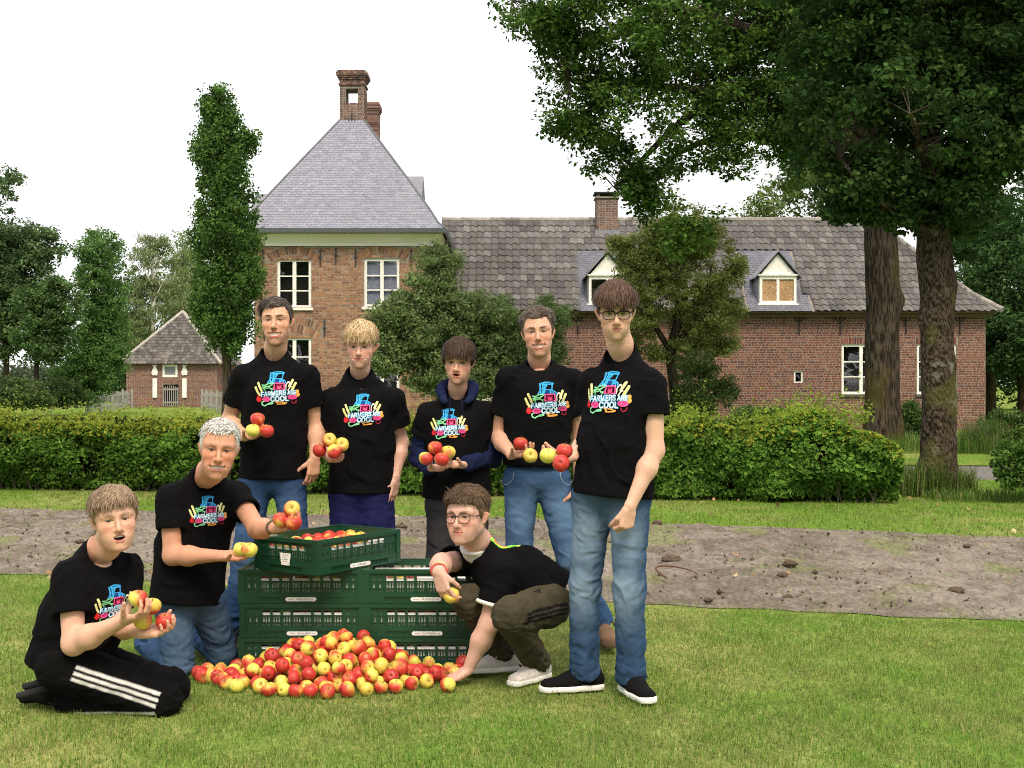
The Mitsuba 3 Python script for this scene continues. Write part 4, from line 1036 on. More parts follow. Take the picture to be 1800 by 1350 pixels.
for (u, v, y, ru, rv, lab) in [(1740, 470, 46, 60, 120, 'dark tree right of the long roof gable'), (1800, 560, 44, 60, 110, 'dark tree at the right edge behind the path'), (1700, 380, 52, 60, 70, 'tall dark tree behind the hipped roof end'), (1840, 400, 48, 90, 120, 'tall dark tree beyond the right edge')]:
    simple_tree('tree', lab, y, [(u, 740), (u, 600), (u, v)], [.22, .18, .08], [E(u, v, y, ru, rv, 2.2), E(u - ru * .5, v + rv * .5, y - .5, ru * .7, rv * .6, 1.8), E(u + ru * .4, v - rv * .4, y, ru * .7, rv * .6, 1.8), E(u + ru * .2, v + rv * .7, y - 1, ru * .9, rv * .5, 1.8)], 360, .5, 44, .17, DARK, tips=.08, tipcol=(.06, .10, .035), gap=1.6)
simple_tree('tree', 'tree with yellowish green crown rising behind the long roof', 58, [(1400, 720), (1400, 500)], [.3, .2],
            [E(1390, 345, 58, 70, 48, 2.4), E(1450, 300, 58, 90, 70, 2.8), E(1340, 375, 58, 45, 26, 1.6), E(1500, 340, 58, 70, 60, 2.4), E(1420, 400, 58, 110, 40, 2.4), E(1560, 300, 58, 80, 80, 2.5)], 520, .55, 44, .2, [(.085, .13, .036), (.07, .112, .03), (.105, .155, .044)], tips=.15, tipcol=(.12, .16, .05), gap=2.0)

# ---- small trees in front of the manor
k = simple_tree('shrubby_tree', 'broad light leafed shrub tree in front of the tower and wing', 30, None, None,
            [E(770, 460, 30, 42, 34, .6), E(760, 520, 30, 62, 45, .9), E(700, 560, 30, 52, 45, .9), E(840, 560, 30, 75, 50, 1.0), E(770, 600, 30, 95, 65, 1.1), E(690, 620, 30, 42, 50, .8), E(880, 620, 30, 60, 50, .9), E(960, 560, 30, 38, 44, .7), E(950, 620, 30, 55, 55, .8), E(830, 665, 30, 120, 40, 1.0)], 1900, .22, 60, .085,
            [(.145, .20, .08), (.12, .17, .066), (.17, .23, .098), (.095, .14, .054)], tips=.14, tipcol=(.17, .22, .09), aspect=.5, shell=.35)
for l in ([(800, 760), (795, 700), (775, 620), (765, 540), (768, 470)], [(800, 760), (790, 690), (740, 630), (700, 590)], [(800, 760), (815, 690), (850, 620), (880, 580)], [(800, 760), (830, 700), (900, 650), (950, 590)]):
    add(k + '__stem', tube(smooth_path([P(u, v, 30) for u, v in l], 14), np.linspace(.06, .015, 14), 7), 'mat_bark', smooth=True)
k = simple_tree('shrubby_tree', 'small olive green tree with forked trunk in front of the long wing', 33, [(1182, 740), (1182, 660), (1180, 610), (1195, 560), (1190, 470)], [.14, .13, .13, .10, .05],
            [E(1190, 400, 33, 62, 44, .8), E(1140, 440, 33, 55, 55, .8), E(1240, 440, 33, 50, 55, .8), E(1180, 500, 33, 100, 60, 1.1), E(1260, 510, 33, 45, 60, .7), E(1130, 560, 33, 60, 45, .8), E(1240, 570, 33, 60, 42, .8), E(1105, 500, 33, 26, 50, .5), E(1200, 440, 33, 70, 60, .9), E(1285, 550, 33, 24, 34, .5), E(1100, 600, 33, 34, 30, .5), E(1265, 605, 33, 36, 26, .5), E(1090, 430, 33, 26, 30, .4), E(1295, 470, 33, 22, 26, .4), E(1150, 625, 33, 26, 22, .4), E(1210, 610, 33, 40, 30, .5)], 1700, .21, 62, .078,
            [(.22, .255, .08), (.185, .22, .068), (.255, .29, .095), (.15, .18, .056)], tips=.12, tipcol=(.18, .19, .06), aspect=.5, gap=.4, shell=.35)
for l in ([(1181, 620), (1150, 570), (1130, 520), (1125, 470)], [(1181, 610), (1215, 570), (1240, 520), (1250, 470)], [(1185, 600), (1190, 520), (1185, 430)]):
    add(k + '__limb', tube(smooth_path([P(u, v, 33) for u, v in l], 12), np.linspace(.09, .02, 12), 7), 'mat_bark', smooth=True)
k = simple_tree('shrub', 'low shrub at the foot of the small olive tree', 31, None, None, [E(1230, 650, 31, 42, 36, .6), E(1220, 700, 31, 50, 40, .7), E(1270, 690, 31, 30, 36, .5)], 170, .2, 54, .075, [(.05, .085, .025), (.065, .10, .03)], tips=.1, tipcol=(.10, .15, .045), aspect=.5)
labels[k]['category'] = 'shrub'
add(k + '__stem', join([tube(smooth_path([P(1205, 770, 31), P(1195, 720, 31), P(1215, 660, 31)], 8), np.linspace(.03, .01, 8), 6), tube(smooth_path([P(1208, 770, 31), P(1225, 710, 31), P(1245, 640, 31)], 8), np.linspace(.03, .01, 8), 6)]), 'mat_bark', smooth=True)
for (u, v, y, ru, rv, pal, lab) in [(35, 690, 45, 55, 26, [(.075, .115, .04), (.06, .10, .035)], 'light green bush at the far left behind the hedge'), (110, 690, 58, 40, 22, [(.05, .085, .03), (.06, .10, .035)], 'bush under the ivy covered tree'), (1600, 745, 30, 28, 36, [(.06, .11, .03), (.05, .09, .025)], 'bush standing between the two big trunks'),
                                    (1775, 745, 36, 50, 24, [(.04, .075, .022), (.05, .09, .026)], 'low bush by the right end of the wing'), (1800, 800, 15.5, 52, 55, [(.075, .14, .03), (.06, .115, .025)], 'light green bush at the right edge by the path'), (1340, 735, 25, 60, 22, [(.05, .095, .025), (.06, .11, .03)], 'plants growing along the wall of the long wing')]:
    k = thing('shrub', lab, 'shrub')
    crown(k, [E(u, v, y, ru, rv, ru * y / FPX * .9), E(u + ru * .4, v + rv * .5, y, ru * .7, rv * .6, ru * y / FPX * .7), E(u - ru * .4, v + rv * .5, y, ru * .7, rv * .6, ru * y / FPX * .7)], 150, .10 * y / 16, 50, .055 * (y / 16) ** .7, pal, rng, tips=.15, tipcol=(.12, .17, .05), part='foliage')

# ---- the hedge
def hedge_y(x): return np.interp(x, [-12, -6.9, -1, 2.5, 4.5, 6], [18.4, 17.5, 16.6, 15.9, 15.5, 15.3])
hk = thing('hedge', 'long leafy hornbeam hedge with fresh yellow green shoots behind the group', 'hedge')
n = 146000
x = rng.uniform(-12, 4.58, n); xr = np.where(x > 4.0, 1 - (x - 4.0) / .75 * .75, 1)
htop = (1.02 + .26 * (meshkit.fbm(np.stack([x * 1.1, x * 0, x * 0], -1), 3) - .5) * 2 + .05 * np.clip(x, 0, 4) / 4) * (.55 + .45 * np.clip((4.62 - x) / .9, 0, 1) ** .6)
face = rng.random(n)
t = rng.random(n) ** .5
front = face < .62
zz = np.where(front, rng.uniform(.03, 1, n) ** .85 * htop, htop * (1 - np.abs(rng.normal(0, .06, n))))
bulge = .15 * np.sin(np.clip(zz / htop, 0, 1) * 2.6) + .30 * (meshkit.fbm(np.stack([x * 1.9, zz * 2.4, x * 0], -1), 3, seed=3) - .5) * 2
dep = np.where(front, np.abs(rng.normal(0, .10, n)), rng.uniform(0, 1.1, n))
y = hedge_y(x) - bulge + dep
q = meshkit.fbm(np.stack([x * 3, y * 3, zz * 3], -1), 3, seed=5); keep = q + rng.normal(0, .06, n) > .40
x, y, zz, htop, front = x[keep], y[keep], zz[keep], htop[keep], front[keep]; n = len(x)
pal = np.array([(.112, .222, .036), (.090, .186, .031), (.148, .262, .046), (.070, .150, .026)])
cols = pal[rng.integers(4, size=n)] * rng.uniform(.7, 1.3, (n, 1)) * (.55 + .9 * meshkit.fbm(np.stack([x * 2.2, y * 2.2, zz * 2.5], -1), 3, seed=8))[:, None]
topy = np.clip((zz / htop - .72) / .28, 0, 1)
shoot = rng.random(n) < topy * np.where(x < 1.0, .75, .55)
cols[shoot] = np.array([.27, .30, .044]) * rng.uniform(.7, 1.25, (int(shoot.sum()), 1))
m, c = leaf_mesh(rng, np.stack([x, y, zz], 1), np.where(front, .064, .058) * np.where(x > 1.0, 1.25, 1.0), cols * np.where(x > 1.0, 1.15, 1.0)[:, None], up=.35, out=np.stack([x * 0, -np.ones(n) * .7, .3 * np.ones(n)], 1), aspect=.6)
# upright young shoots on the top
ns = 2450; sx = rng.uniform(-12, 4.3, ns); sy = hedge_y(sx) + rng.uniform(-.1, .9, ns)
sh = .95 + .26 * (meshkit.fbm(np.stack([sx * 1.1, sx * 0, sx * 0], -1), 3) - .5) * 2 + .05 * np.clip(sx, 0, 4) / 4
hs = np.abs(rng.normal(.10, .08, ns)) + np.where(sx > 1.0, .07, 0) + (rng.random(ns) < .08) * .16; nl = 9; kk = np.repeat(np.arange(ns), nl); tt = np.tile(np.linspace(0, 1, nl), ns)
lean = rng.normal(0, .25, (ns, 2))
sp = np.stack([sx[kk] + lean[kk, 0] * hs[kk] * tt, sy[kk] + lean[kk, 1] * hs[kk] * tt, sh[kk] + hs[kk] * tt], 1) + rng.normal(0, .016, (ns * nl, 3))
sc = np.array([.26, .32, .05]) * rng.uniform(.7, 1.3, (len(kk), 1)); sc[sx[kk] > 1.0] *= np.array([.85, 1.0, .95])
ms, cs = leaf_mesh(rng, sp, .05, sc, up=.4, aspect=.55)
add(hk + '__foliage', join([m, ms]), 'mat_leaf', color=np.vstack([c, cs]))
st = []
for k in range(1100):
    x0 = rng.uniform(-12, 4.4); y0 = float(hedge_y(x0)) + rng.uniform(.02, .8); h = 1.0 if x0 < 4 else .6
    p0 = np.array([x0, y0, -.02]); p2 = p0 + [rng.normal(0, .12), rng.normal(0, .12), h * rng.uniform(.6, 1.0)]; p1 = (p0 + p2) / 2 + rng.normal(0, .05, 3)
    st.append(tube(np.array([p0, p1, p2]), [.012, .009, .004], 4, cap=False))
add(hk + '__stems', join(st), 'mat_twig', kind='stuff')
# an inner screen of older leaves keeps the hedge opaque
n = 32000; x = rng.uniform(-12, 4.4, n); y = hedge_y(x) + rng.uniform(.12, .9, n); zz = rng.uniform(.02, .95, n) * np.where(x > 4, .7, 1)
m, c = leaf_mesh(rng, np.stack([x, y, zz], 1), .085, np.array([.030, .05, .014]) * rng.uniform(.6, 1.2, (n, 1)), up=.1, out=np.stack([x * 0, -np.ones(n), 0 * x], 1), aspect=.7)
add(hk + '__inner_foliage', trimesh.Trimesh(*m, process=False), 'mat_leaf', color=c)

# ---- tall grass round the trunks and along the path
def tuft(label, cx, cy, r, n, h, col, name='tall_grass'):
    k = thing(name, label, 'grass', kind='stuff')
    a = rng.uniform(0, 6.28, n); q = r * np.sqrt(rng.random(n)); p = np.stack([cx + q * np.cos(a), cy + q * np.sin(a) * .6, 0 * a], 1)
    hh = h * rng.uniform(.5, 1.2, n); az = rng.uniform(0, 6.28, n); le = rng.uniform(.05, .55, n)
    d = np.stack([np.cos(az) * le, np.sin(az) * le, 0 * az], 1); s = np.stack([-np.sin(az), np.cos(az), 0 * az], 1) * .0045
    mid = p + d * (hh * .4)[:, None] + np.array([0, 0, .62]) * hh[:, None]; tip = p + d * (hh * 1.05)[:, None] + np.array([0, 0, .98]) * hh[:, None] * (1 - .35 * le)[:, None]
    v = np.stack([p - s, p + s, mid + s * .8, mid - s * .8, tip], 1).reshape(-1, 3); b = np.arange(n)[:, None] * 5
    f = np.concatenate([b + [0, 1, 2], b + [0, 2, 3], b + [3, 2, 4]], 1).reshape(-1, 3)
    c = np.array(col) * rng.uniform(.65, 1.3, (n, 1)); dry = rng.random(n) < .12; c[dry] = np.array([.30, .27, .14]) * rng.uniform(.7, 1.2, (int(dry.sum()), 1))
    scene[k] = mikit.ply(trimesh.Trimesh(v, f, process=False), 'mat_leaf', color=np.repeat(c, 5, axis=0))


tuft('long grass around the foot of the rough trunk', P(1655, 870, NY)[0], NY - .1, .42, 900, .40, (.10, .17, .035))
tuft('long grass between hedge end and rough trunk', P(1590, 860, 17)[0], 16.6, .45, 800, .5, (.11, .18, .04))
tuft('rough grass right of the rough trunk', P(1730, 865, 16.2)[0], 16.0, .8, 1100, .16, (.10, .18, .035))
tuft('tall grass clump beyond the path at right', P(1735, 800, 27)[0], 27, .55, 900, .75, (.09, .15, .04))
tuft('meadow grass beyond the path between the trunks', P(1690, 800, 27)[0], 28, 2.6, 2600, .45, (.10, .19, .035))
tuft('meadow grass at the right edge beyond the path', P(1790, 790, 26)[0], 27, 1.6, 1500, .5, (.09, .17, .035))

# the trees of the park behind the photographer (seen only as reflections in the panes)
kk = thing('tree_belt', 'row of park trees behind the photographer, mirrored in the window panes', 'trees', kind='stuff')
ells = [(np.array([x_, -42 + rng.uniform(-3, 3), rng.uniform(3, 11)]), np.array([5.5, 3, 5.0])) for x_ in np.arange(-75, 76, 4.0) for _ in (0, 1)]
cen, out = in_ells(rng, ells, 1500, .3); q = np.repeat(np.arange(1500), 9)
pts = cen[q] + rng.normal(0, .8, (len(q), 3)); cols = np.array([(.05, .09, .03), (.04, .075, .025)])[rng.integers(2, size=len(q))]
m, c = leaf_mesh(rng, pts, 1.3, cols, up=.1, out=np.stack([0 * q, np.ones(len(q)), 0 * q], 1))
scene[kk] = mikit.ply(trimesh.Trimesh(*m, process=False), 'mat_leaf', color=c)
# ================================================================ apples and crates
AR = .0375


def apple_body(seed, nu=20, nv=14):
    rg = np.random.default_rng(seed)
    ph = np.linspace(0.0, np.pi, nv); th = np.arange(nu) * 2 * np.pi / nu
    rho = np.sin(ph) * (1.0 + .07 * np.cos(ph)) ; z = .93 * np.cos(ph) - .34 * np.exp(-(ph / .34) ** 2) + .22 * np.exp(-((np.pi - ph) / .30) ** 2)
    lob = 1 + .018 * np.cos(5 * th + rg.uniform(0, 6)) + .02 * np.cos(th + rg.uniform(0, 6)) + .015 * np.cos(2 * th + rg.uniform(0, 6))
    v = np.stack([rho[:, None] * np.cos(th) * lob, rho[:, None] * np.sin(th) * lob, np.repeat(z[:, None], nu, 1)], -1).reshape(-1, 3) * AR
    i, j = np.meshgrid(np.arange(nv - 1), np.arange(nu), indexing='ij')
    q = np.stack([i * nu + j, (i + 1) * nu + j, (i + 1) * nu + (j + 1) % nu, i * nu + (j + 1) % nu], -1).reshape(-1, 4)
    f = np.vstack([q[:, [0, 1, 2]], q[:, [0, 2, 3]]])
    return v, f, np.repeat(ph, nu), np.tile(th, nv)


def apple_colour(v, ph, th, seed, red):
    """red: share of the skin that blushed"""
    rg = np.random.default_rng(seed); d = rg.normal(0, 1, 3); d[2] *= .6; d /= np.linalg.norm(d)
    n = v / AR
    t = n @ d * .62 + .55 * (meshkit.fbm(n * 1.6 + rg.uniform(0, 30, 3), 3) - .5) + .30 * (meshkit.noise(np.stack([np.cos(th) * 6, np.sin(th) * 6, ph * .8], -1), seed) - .5) + (red - .5) * 1.5
    k = np.clip((t + .30) / .60, 0, 1)[:, None]; k = k * k * (3 - 2 * k)
    yel = np.array([.80, .60, .10]) * (1 - .3 * rg.random()) if rg.random() < .6 else np.array([.66, .62, .11])
    rd = np.array([.50, .040, .030]) * rg.uniform(.75, 1.15)
    org = np.array([.70, .25, .07])
    c = np.where(k < .5, yel + (org - yel) * (k * 2), org + (rd - org) * (k * 2 - 1))
    g = np.exp(-(ph / .38) ** 2)[:, None]                          # greenish hollow round the stem
    c = c * (1 - .5 * g) + np.array([.38, .36, .07]) * .5 * g
    sp = (rg.random(len(v)) < .05)[:, None]
    return np.where(sp, c * .8 + .07, c).clip(.01, .9)


KINDS_ = []
for n_, (rname, red) in enumerate([('red', 1.0), ('red', .92), ('red', .85), ('red', .98), ('red and yellow', .66), ('red and yellow', .58), ('red and yellow', .5), ('red and yellow', .62), ('yellow', .26), ('yellow', .16), ('yellow', .08), ('yellow', .3)]):
    v_, f_, ph_, th_ = apple_body(n_)
    KINDS_.append((rname, mikit.ply((v_, f_), 'mat_gloss', smooth=True, color=apple_colour(v_, ph_, th_, 40 + n_, red))))
_st = tube(smooth_path([[0, 0, .5 * AR], [.001, .0, .85 * AR], [.006, .002, 1.12 * AR]], 5), [.0016, .0013, .0012, .0013, .0018], 5)
STEM = mikit.ply(_st, 'mat_twig', smooth=True)
_cx = [trimesh.Trimesh(np.array([[.0, 0, -.70 * AR], [.006 * math.cos(a), .006 * math.sin(a), -.78 * AR], [.006 * math.cos(a + .7), .006 * math.sin(a + .7), -.78 * AR], [.0055 * math.cos(a + .35), .0055 * math.sin(a + .35), -.86 * AR]]), [[0, 1, 3], [0, 3, 2], [0, 2, 1], [1, 2, 3]], process=False) for a in np.arange(5) * 1.2566]
CALYX = mikit.ply(join(_cx), 'mat_twig')


def rot_matrix(rg, mode=None):
    if mode is None:
        q = rg.normal(0, 1, 4); q /= np.linalg.norm(q); w, x, y, z = q
        return np.array([[1 - 2 * (y * y + z * z), 2 * (x * y - z * w), 2 * (x * z + y * w)], [2 * (x * y + z * w), 1 - 2 * (x * x + z * z), 2 * (y * z - x * w)], [2 * (x * z - y * w), 2 * (y * z + x * w), 1 - 2 * (x * x + y * y)]])
    zc = np.asarray(mode, float); zc = zc / np.linalg.norm(zc); a = rg.normal(0, 1, 3); a -= zc * (a @ zc); a /= np.linalg.norm(a)
    return np.stack([a, np.cross(zc, a), zc], 1)


def apple(pos, kind, R, s, label, group=None):
    M = np.eye(4); M[:3, :3] = R * s; M[:3, 3] = pos; tw_ = T(M)
    k = put('apple', KINDS_[kind][1], tw_)
    labels[k] = {'label': label, 'category': 'apple', **({'group': group} if group else {})}
    put(k + '__stem', STEM, tw_)
    put(k + '__calyx', CALYX, tw_)
    return k


# ---------------------------------------------------------------- crates
CW, CD, CH = .60, .40, .166
GREEN = (.010, .075, .030)
scene['mat_crate'] = principled(proc(lambda p, n, uv: mix((.0045, .040, .018), (.009, .060, .027), fbm(p.x * 14, p.y * 14, p.z * 14, octaves=3))), .42, specular=.5)
scene['mat_paper'] = principled((.80, .80, .78), .75)
scene['mat_label'] = principled((.86, .86, .85), .5)


def side_panel(W, ngroups, x0):
    poly = sbox(0, 0, W, CH - .004); holes = []
    pitch = (W - 2 * x0 + .016) / ngroups
    for g in range(ngroups):
        a = x0 + g * pitch
        for q in range(3):
            holes += [sbox(a + q * .0132, .074, a + q * .0132 + .0066, .100), sbox(a + q * .0132, .0555, a + q * .0132 + .0062, .066)]
    mid = ngroups // 2
    g = 0
    while g < ngroups:
        a = x0 + g * pitch; b = a + .038
        if ngroups > 5 and g == mid - 1: b += pitch; g += 1
        holes.append(Polygon([(a - .002, .108), (b - .001, .108), (b - .005, .130), (a - .005, .130)])); g += 1
    for a in (.040, .071):
        for x in (a, W - a - .0065):
            holes += [sbox(x, .074, x + .0065, .099), sbox(x, .056, x + .006, .063), sbox(x, .112, x + .006, .124)]
    poly = poly.difference(unary_union(holes))
    m = extrude(poly, .0035)
    ribs = [bx(.006, W - .006, z0_, z1_, -.0035, -.0002) for z0_, z1_ in ((.1015, .1055), (.0685, .0722))]
    ribs += [bx(x0 + g * pitch - .0085, x0 + g * pitch - .0055, .0555, .1014, -.003, -.0002) for g in range(ngroups + 1)]
    ribs += [bx(0, W, CH - .020, CH - .002, -.010, -.0002), bx(.0, W, .030, .044, -.007, -.0002), bx(.0, W, .0, .009, -.007, -.0002)]
    ribs += [bx(x, x + .003, .0095, .0295, -.006, -.0002) for x in np.arange(.09, W - .09, .02)]
    ribs += [bx(0, .09, .0095, .0295, -.0068, -.0002), bx(W - .09, W, .0095, .0295, -.0068, -.0002)]
    m = join([m] + ribs)                                          # local: x along, y up, z inwards
    return m


LONG, SHORT = side_panel(CW, 8, .106), side_panel(CD, 5, .084)


def place_panel(m, o, ex, inward):
    M = np.eye(4); M[:3, 0], M[:3, 1], M[:3, 2], M[:3, 3] = ex, [0, 0, 1], inward, o
    r = m.copy(); r.apply_transform(M)
    if np.linalg.det(M[:3, :3]) < 0: r.invert()
    return r


CRATE_PARTS = {}


def local_parts():
    parts = {'long_side': place_panel(LONG, [-CW / 2, -CD / 2, 0], X_, Y_), 'long_side_001': place_panel(LONG, [CW / 2, CD / 2, 0], -X_, -Y_),
             'short_side': place_panel(SHORT, [-CW / 2, CD / 2, 0], -Y_, X_), 'short_side_001': place_panel(SHORT, [CW / 2, -CD / 2, 0], Y_, -X_)}
    base = sbox(-CW / 2 + .004, -CD / 2 + .004, CW / 2 - .004, CD / 2 - .004)
    b = extrude(base.difference(unary_union([sbox(x, y, x + .03, y + .012) for x in np.arange(-.25, .24, .05) for y in np.arange(-.16, .15, .03)])), .006); b.apply_translation([0, 0, .002])
    parts['base'] = b
    posts = []
    for sx in (-1, 1):
        for sy in (-1, 1):
            x, y = sx * (CW / 2 - .001), sy * (CD / 2 - .001)
            posts.append(bx(min(x, x + sx * .011 - sx * .03), max(x + sx * .0105, x - sx * .02), min(y + sy * .0105, y - sy * .003), max(y + sy * .0105, y - sy * .003), 0, CH - .003))
            posts.append(bx(min(x + sx * .0103, x - sx * .003), max(x + sx * .0103, x - sx * .003), min(y + sy * .0104, y - sy * .02), max(y + sy * .0104, y - sy * .02), .001, CH - .001))
    for q in range(4): parts['corner_post' + (f'_{q:03d}' if q else '')] = join(posts[2 * q:2 * q + 2])
    t = .010
    rim = extrude(sbox(-CW / 2 - .0105, -CD / 2 - .0105, CW / 2 + .0105, CD / 2 + .0105).difference(sbox(-CW / 2 + .006, -CD / 2 + .006, CW / 2 - .006, CD / 2 - .006)), .0045); rim.apply_translation([0, 0, CH - .0045])
    parts['rim'] = rim
    return parts


LP_ = local_parts()
PLY_ = {k: mikit.ply(m, 'mat_crate') for k, m in LP_.items()}
lin = sbox(-CW / 2 + .012, -CD / 2 + .012, CW / 2 - .012, CD / 2 - .012)
liner_m = extrude(lin.difference(lin.buffer(-.002)), .108); liner_m.apply_translation([0, 0, .012])
PLY_LINER = mikit.ply(join([liner_m, bx(-CW / 2 + .012, CW / 2 - .012, -CD / 2 + .012, CD / 2 - .012, .009, .0115)]), 'mat_paper')
lab_poly = LineString([(-.066, .0198), (.066, .0198)]).buffer(.0098)
lab = extrude(lab_poly, .0012)
lab.apply_transform(np.array([[1, 0, 0, 0], [0, 0, 1, -CD / 2 - .0095], [0, 1, 0, 0], [0, 0, 0, 1.0]])); lab.invert()
PLY_LABEL = mikit.ply(lab, 'mat_label')
prnt = [sbox(x, .0155, x + w_, .0245) for x, w_ in zip(np.arange(-.022, .045, .0045), np.random.default_rng(2).uniform(.0012, .0034, 15))] + [sbox(-.062, .0185, -.036, .0212), sbox(.05, .0185, .062, .0212)]
pm = extrude(unary_union(prnt), .0005); pm.apply_transform(np.array([[1, 0, 0, 0], [0, 0, 1, -CD / 2 - .0103], [0, 1, 0, 0], [0, 0, 0, 1.0]])); pm.invert()
PLY_PRINT = mikit.ply(pm, principled((.25, .25, .27), .7))
tagp = Polygon([(-.036, .104), (.036, .104), (.028, .046), (-.026, .046)])
tagm = extrude(tagp, .0012); tagm.apply_transform(np.array([[0, 0, -1, -CW / 2 - .0085], [-1, 0, 0, 0], [0, 1, 0, -.012], [0, 0, 0, 1.0]]))
PLY_TAG = mikit.ply(tagm, 'mat_label')
tl = extrude(unary_union([sbox(-.018, z, .018 - .008 * (i % 2), z + .0035) for i, z in enumerate((.092, .082, .072, .063))]), .0004); tl.apply_transform(np.array([[0, 0, -1, -CW / 2 - .0098], [-1, 0, 0, 0], [0, 1, 0, -.012], [0, 0, 0, 1.0]]))
PLY_TAGP = mikit.ply(tl, principled((.35, .36, .4), .7))


def crate(c, rot, label, tag=False):
    k = thing('apple_crate', label, 'crate', 'green plastic apple crates')
    tw_ = T().translate([float(q) for q in c]).rotate([0, 0, 1], float(rot))
    for n_, s in PLY_.items():
        put(k + '__' + (n_[:-4] if n_[-4:-2] == '_0' else n_), s, tw_)
    put(k + '__paper_liner', PLY_LINER, tw_)
    l = put(k + '__label_strip', PLY_LABEL, tw_); put(l + '__print', PLY_PRINT, tw_)
    if tag:
        l = put(k + '__paper_tag', PLY_TAG, tw_); put(l + '__print', PLY_TAGP, tw_)
    return np.array(tw_.matrix)


FYC = 6.45 + CD / 2; XL, XR = -1.338 + CW / 2, -.722 + CW / 2
MATS = {}
for side, xc_ in (('left', XL), ('right', XR)):
    for lv, nm in enumerate(('bottom', 'middle', 'top')):
        jit = [(0, 0), (.004, .003), (-.002, .004)][lv]
        MATS[side, nm] = crate([xc_ + jit[0], FYC + jit[1], .004 + lv * (CH + .002)], 0, f'green plastic apple crate, {nm} one of the {side} stack')
cc_c = np.array([-.930, 6.235]) + .30 * np.array([.573, .819]) + .20 * np.array([-.819, .573])
MATS['turned'] = crate([cc_c[0], cc_c[1], .004 + 3 * (CH + .002)], math.degrees(math.atan2(.819, .573)), 'green plastic apple crate set askew on top of the stacks, with white paper tag', tag=True)
rng = np.random.default_rng(31)


ORD = ['first', 'second', 'third', 'fourth', 'fifth', 'sixth', 'seventh', 'eighth', 'ninth', 'tenth'] + [f'{n}th' for n in range(11, 21)] + ['21st', '22nd', '23rd'] + [f'{n}th' for n in range(24, 31)] + ['31st', '32nd', '33rd'] + [f'{n}th' for n in range(34, 41)] + ['41st', '42nd', '43rd'] + [f'{n}th' for n in range(44, 60)]


def crate_apples(key, cells, z, where, group):
    M = MATS[key]
    for a, b in cells:
        p = M @ np.array([-.27 + a * .0815 + rng.normal(0, .003) + .025, -.145 + b * .073 + rng.normal(0, .003), z + rng.normal(0, .004), 1.0])
        kind = int(rng.choice([0, 1, 2, 3, 4, 5, 6, 7, 8, 11]))
        row = ['nearest row', 'second row', 'middle row', 'fourth row', 'farthest row'][b]
        apple(p[:3], kind, rot_matrix(rng), rng.uniform(.92, 1.04), f'{KINDS_[kind][0]} apple in {where}, {row}, {ORD[a]} from left', group)


full = [(a, b) for a in range(7) for b in range(5)]
crate_apples('turned', [(a, b) for a, b in full if not (a > 4 and b < 2)], .112, 'askew top crate', 'apples in the askew top crate')
crate_apples(('left', 'top'), [(a, 0) for a in range(7)] + [(0, 1), (1, 1), (0, 2), (0, 3)], .106, 'top crate of left stack', 'apples in the top left crate')
crate_apples(('right', 'top'), [(0, 0), (1, 0), (2, 0), (0, 1), (1, 1)], .100, 'top crate of right stack', 'apples in the top right crate')
crate_apples(('left', 'middle'), [(a, 0) for a in range(7)], .100, 'middle crate of left stack', 'apples in the middle left crate')
crate_apples(('right', 'middle'), [(a, 0) for a in range(7)], .104, 'middle crate of right stack', 'apples in the middle right crate')
crate_apples(('right', 'bottom'), [(a, 0) for a in range(7)], .100, 'bottom crate of right stack', 'apples in the bottom right crate')

# ---------------------------------------------------------------- the heap on the grass
rng = np.random.default_rng(77)
XC, YC = -.86, 6.20


def footprint(x, y):
    if x < XC: a = (x - XC) / .70
    else: a = (x - XC) / .63
    y0 = 5.90 + .42 * abs(a) ** 2.3; y1 = 6.45 - AR * 1.05 - (.10 * max(0, -a - .75) / .25)
    if x < -1.36 or x > -.13: y1 += .0
    return abs(a) < 1 and y0 < y < y1


def envelope(x, y):
    a = (x + .80) / (.62 if x < -.80 else .42)
    e = .212 * max(0.0, 1 - a * a) ** .9
    e *= min(1.0, max(0.0, (y - 5.86) / .34)) ** .8
    if x > -.5: e = max(e, .085 * min(1, max(0, (y - 5.95) / .2)))
    return e


heap = []
def support(x, y, r):
    z = r * .93
    for (px, py, pz, pr) in heap:
        d2 = (px - x) ** 2 + (py - y) ** 2; R = (r + pr) * .955
        if d2 < R * R: z = max(z, pz + math.sqrt(R * R - d2))
    return z


fails = 0
while len(heap) < 270 and fails < 900:
    r = AR * rng.uniform(.86, 1.06)
    best = None
    x0, y0 = rng.uniform(-1.58, -.22), rng.uniform(5.88, 6.42)
    for _ in range(16):
        x, y = x0 + rng.normal(0, .03), y0 + rng.normal(0, .03)
        if not footprint(x, y): continue
        z = support(x, y, r)
        if best is None or z < best[2]: best = (x, y, z)
    if best is None: continue
    if best[2] <= r * 1.05 or best[2] + r * .6 <= envelope(best[0], best[1]):
        heap.append((*best, r)); fails = 0
    else: fails += 1
for (u, v_) in [(357, 1186), (378, 1193), (787, 1196)]:
    p = P(u, v_, 6.2 if u < 500 else 6.02); heap.append((p[0], p[1], AR * .93, AR * .97))
FRONT = np.array([0.05, -1, .15])
hv_ = [675 + (EYE - z) / y * FPX for x, y, z, r in heap]; hu_ = [900 + x / y * FPX for x, y, z, r in heap]
band = [min(5, max(0, int((v_ - 1124) / 18.5))) for v_ in hv_]
ROWS = ['top row', 'second row', 'third row', 'fourth row', 'fifth row', 'front row']
order = {}
for b_ in range(6):
    for n_, i_ in enumerate(sorted([i for i in range(len(heap)) if band[i] == b_], key=lambda i: hu_[i])): order[i_] = n_
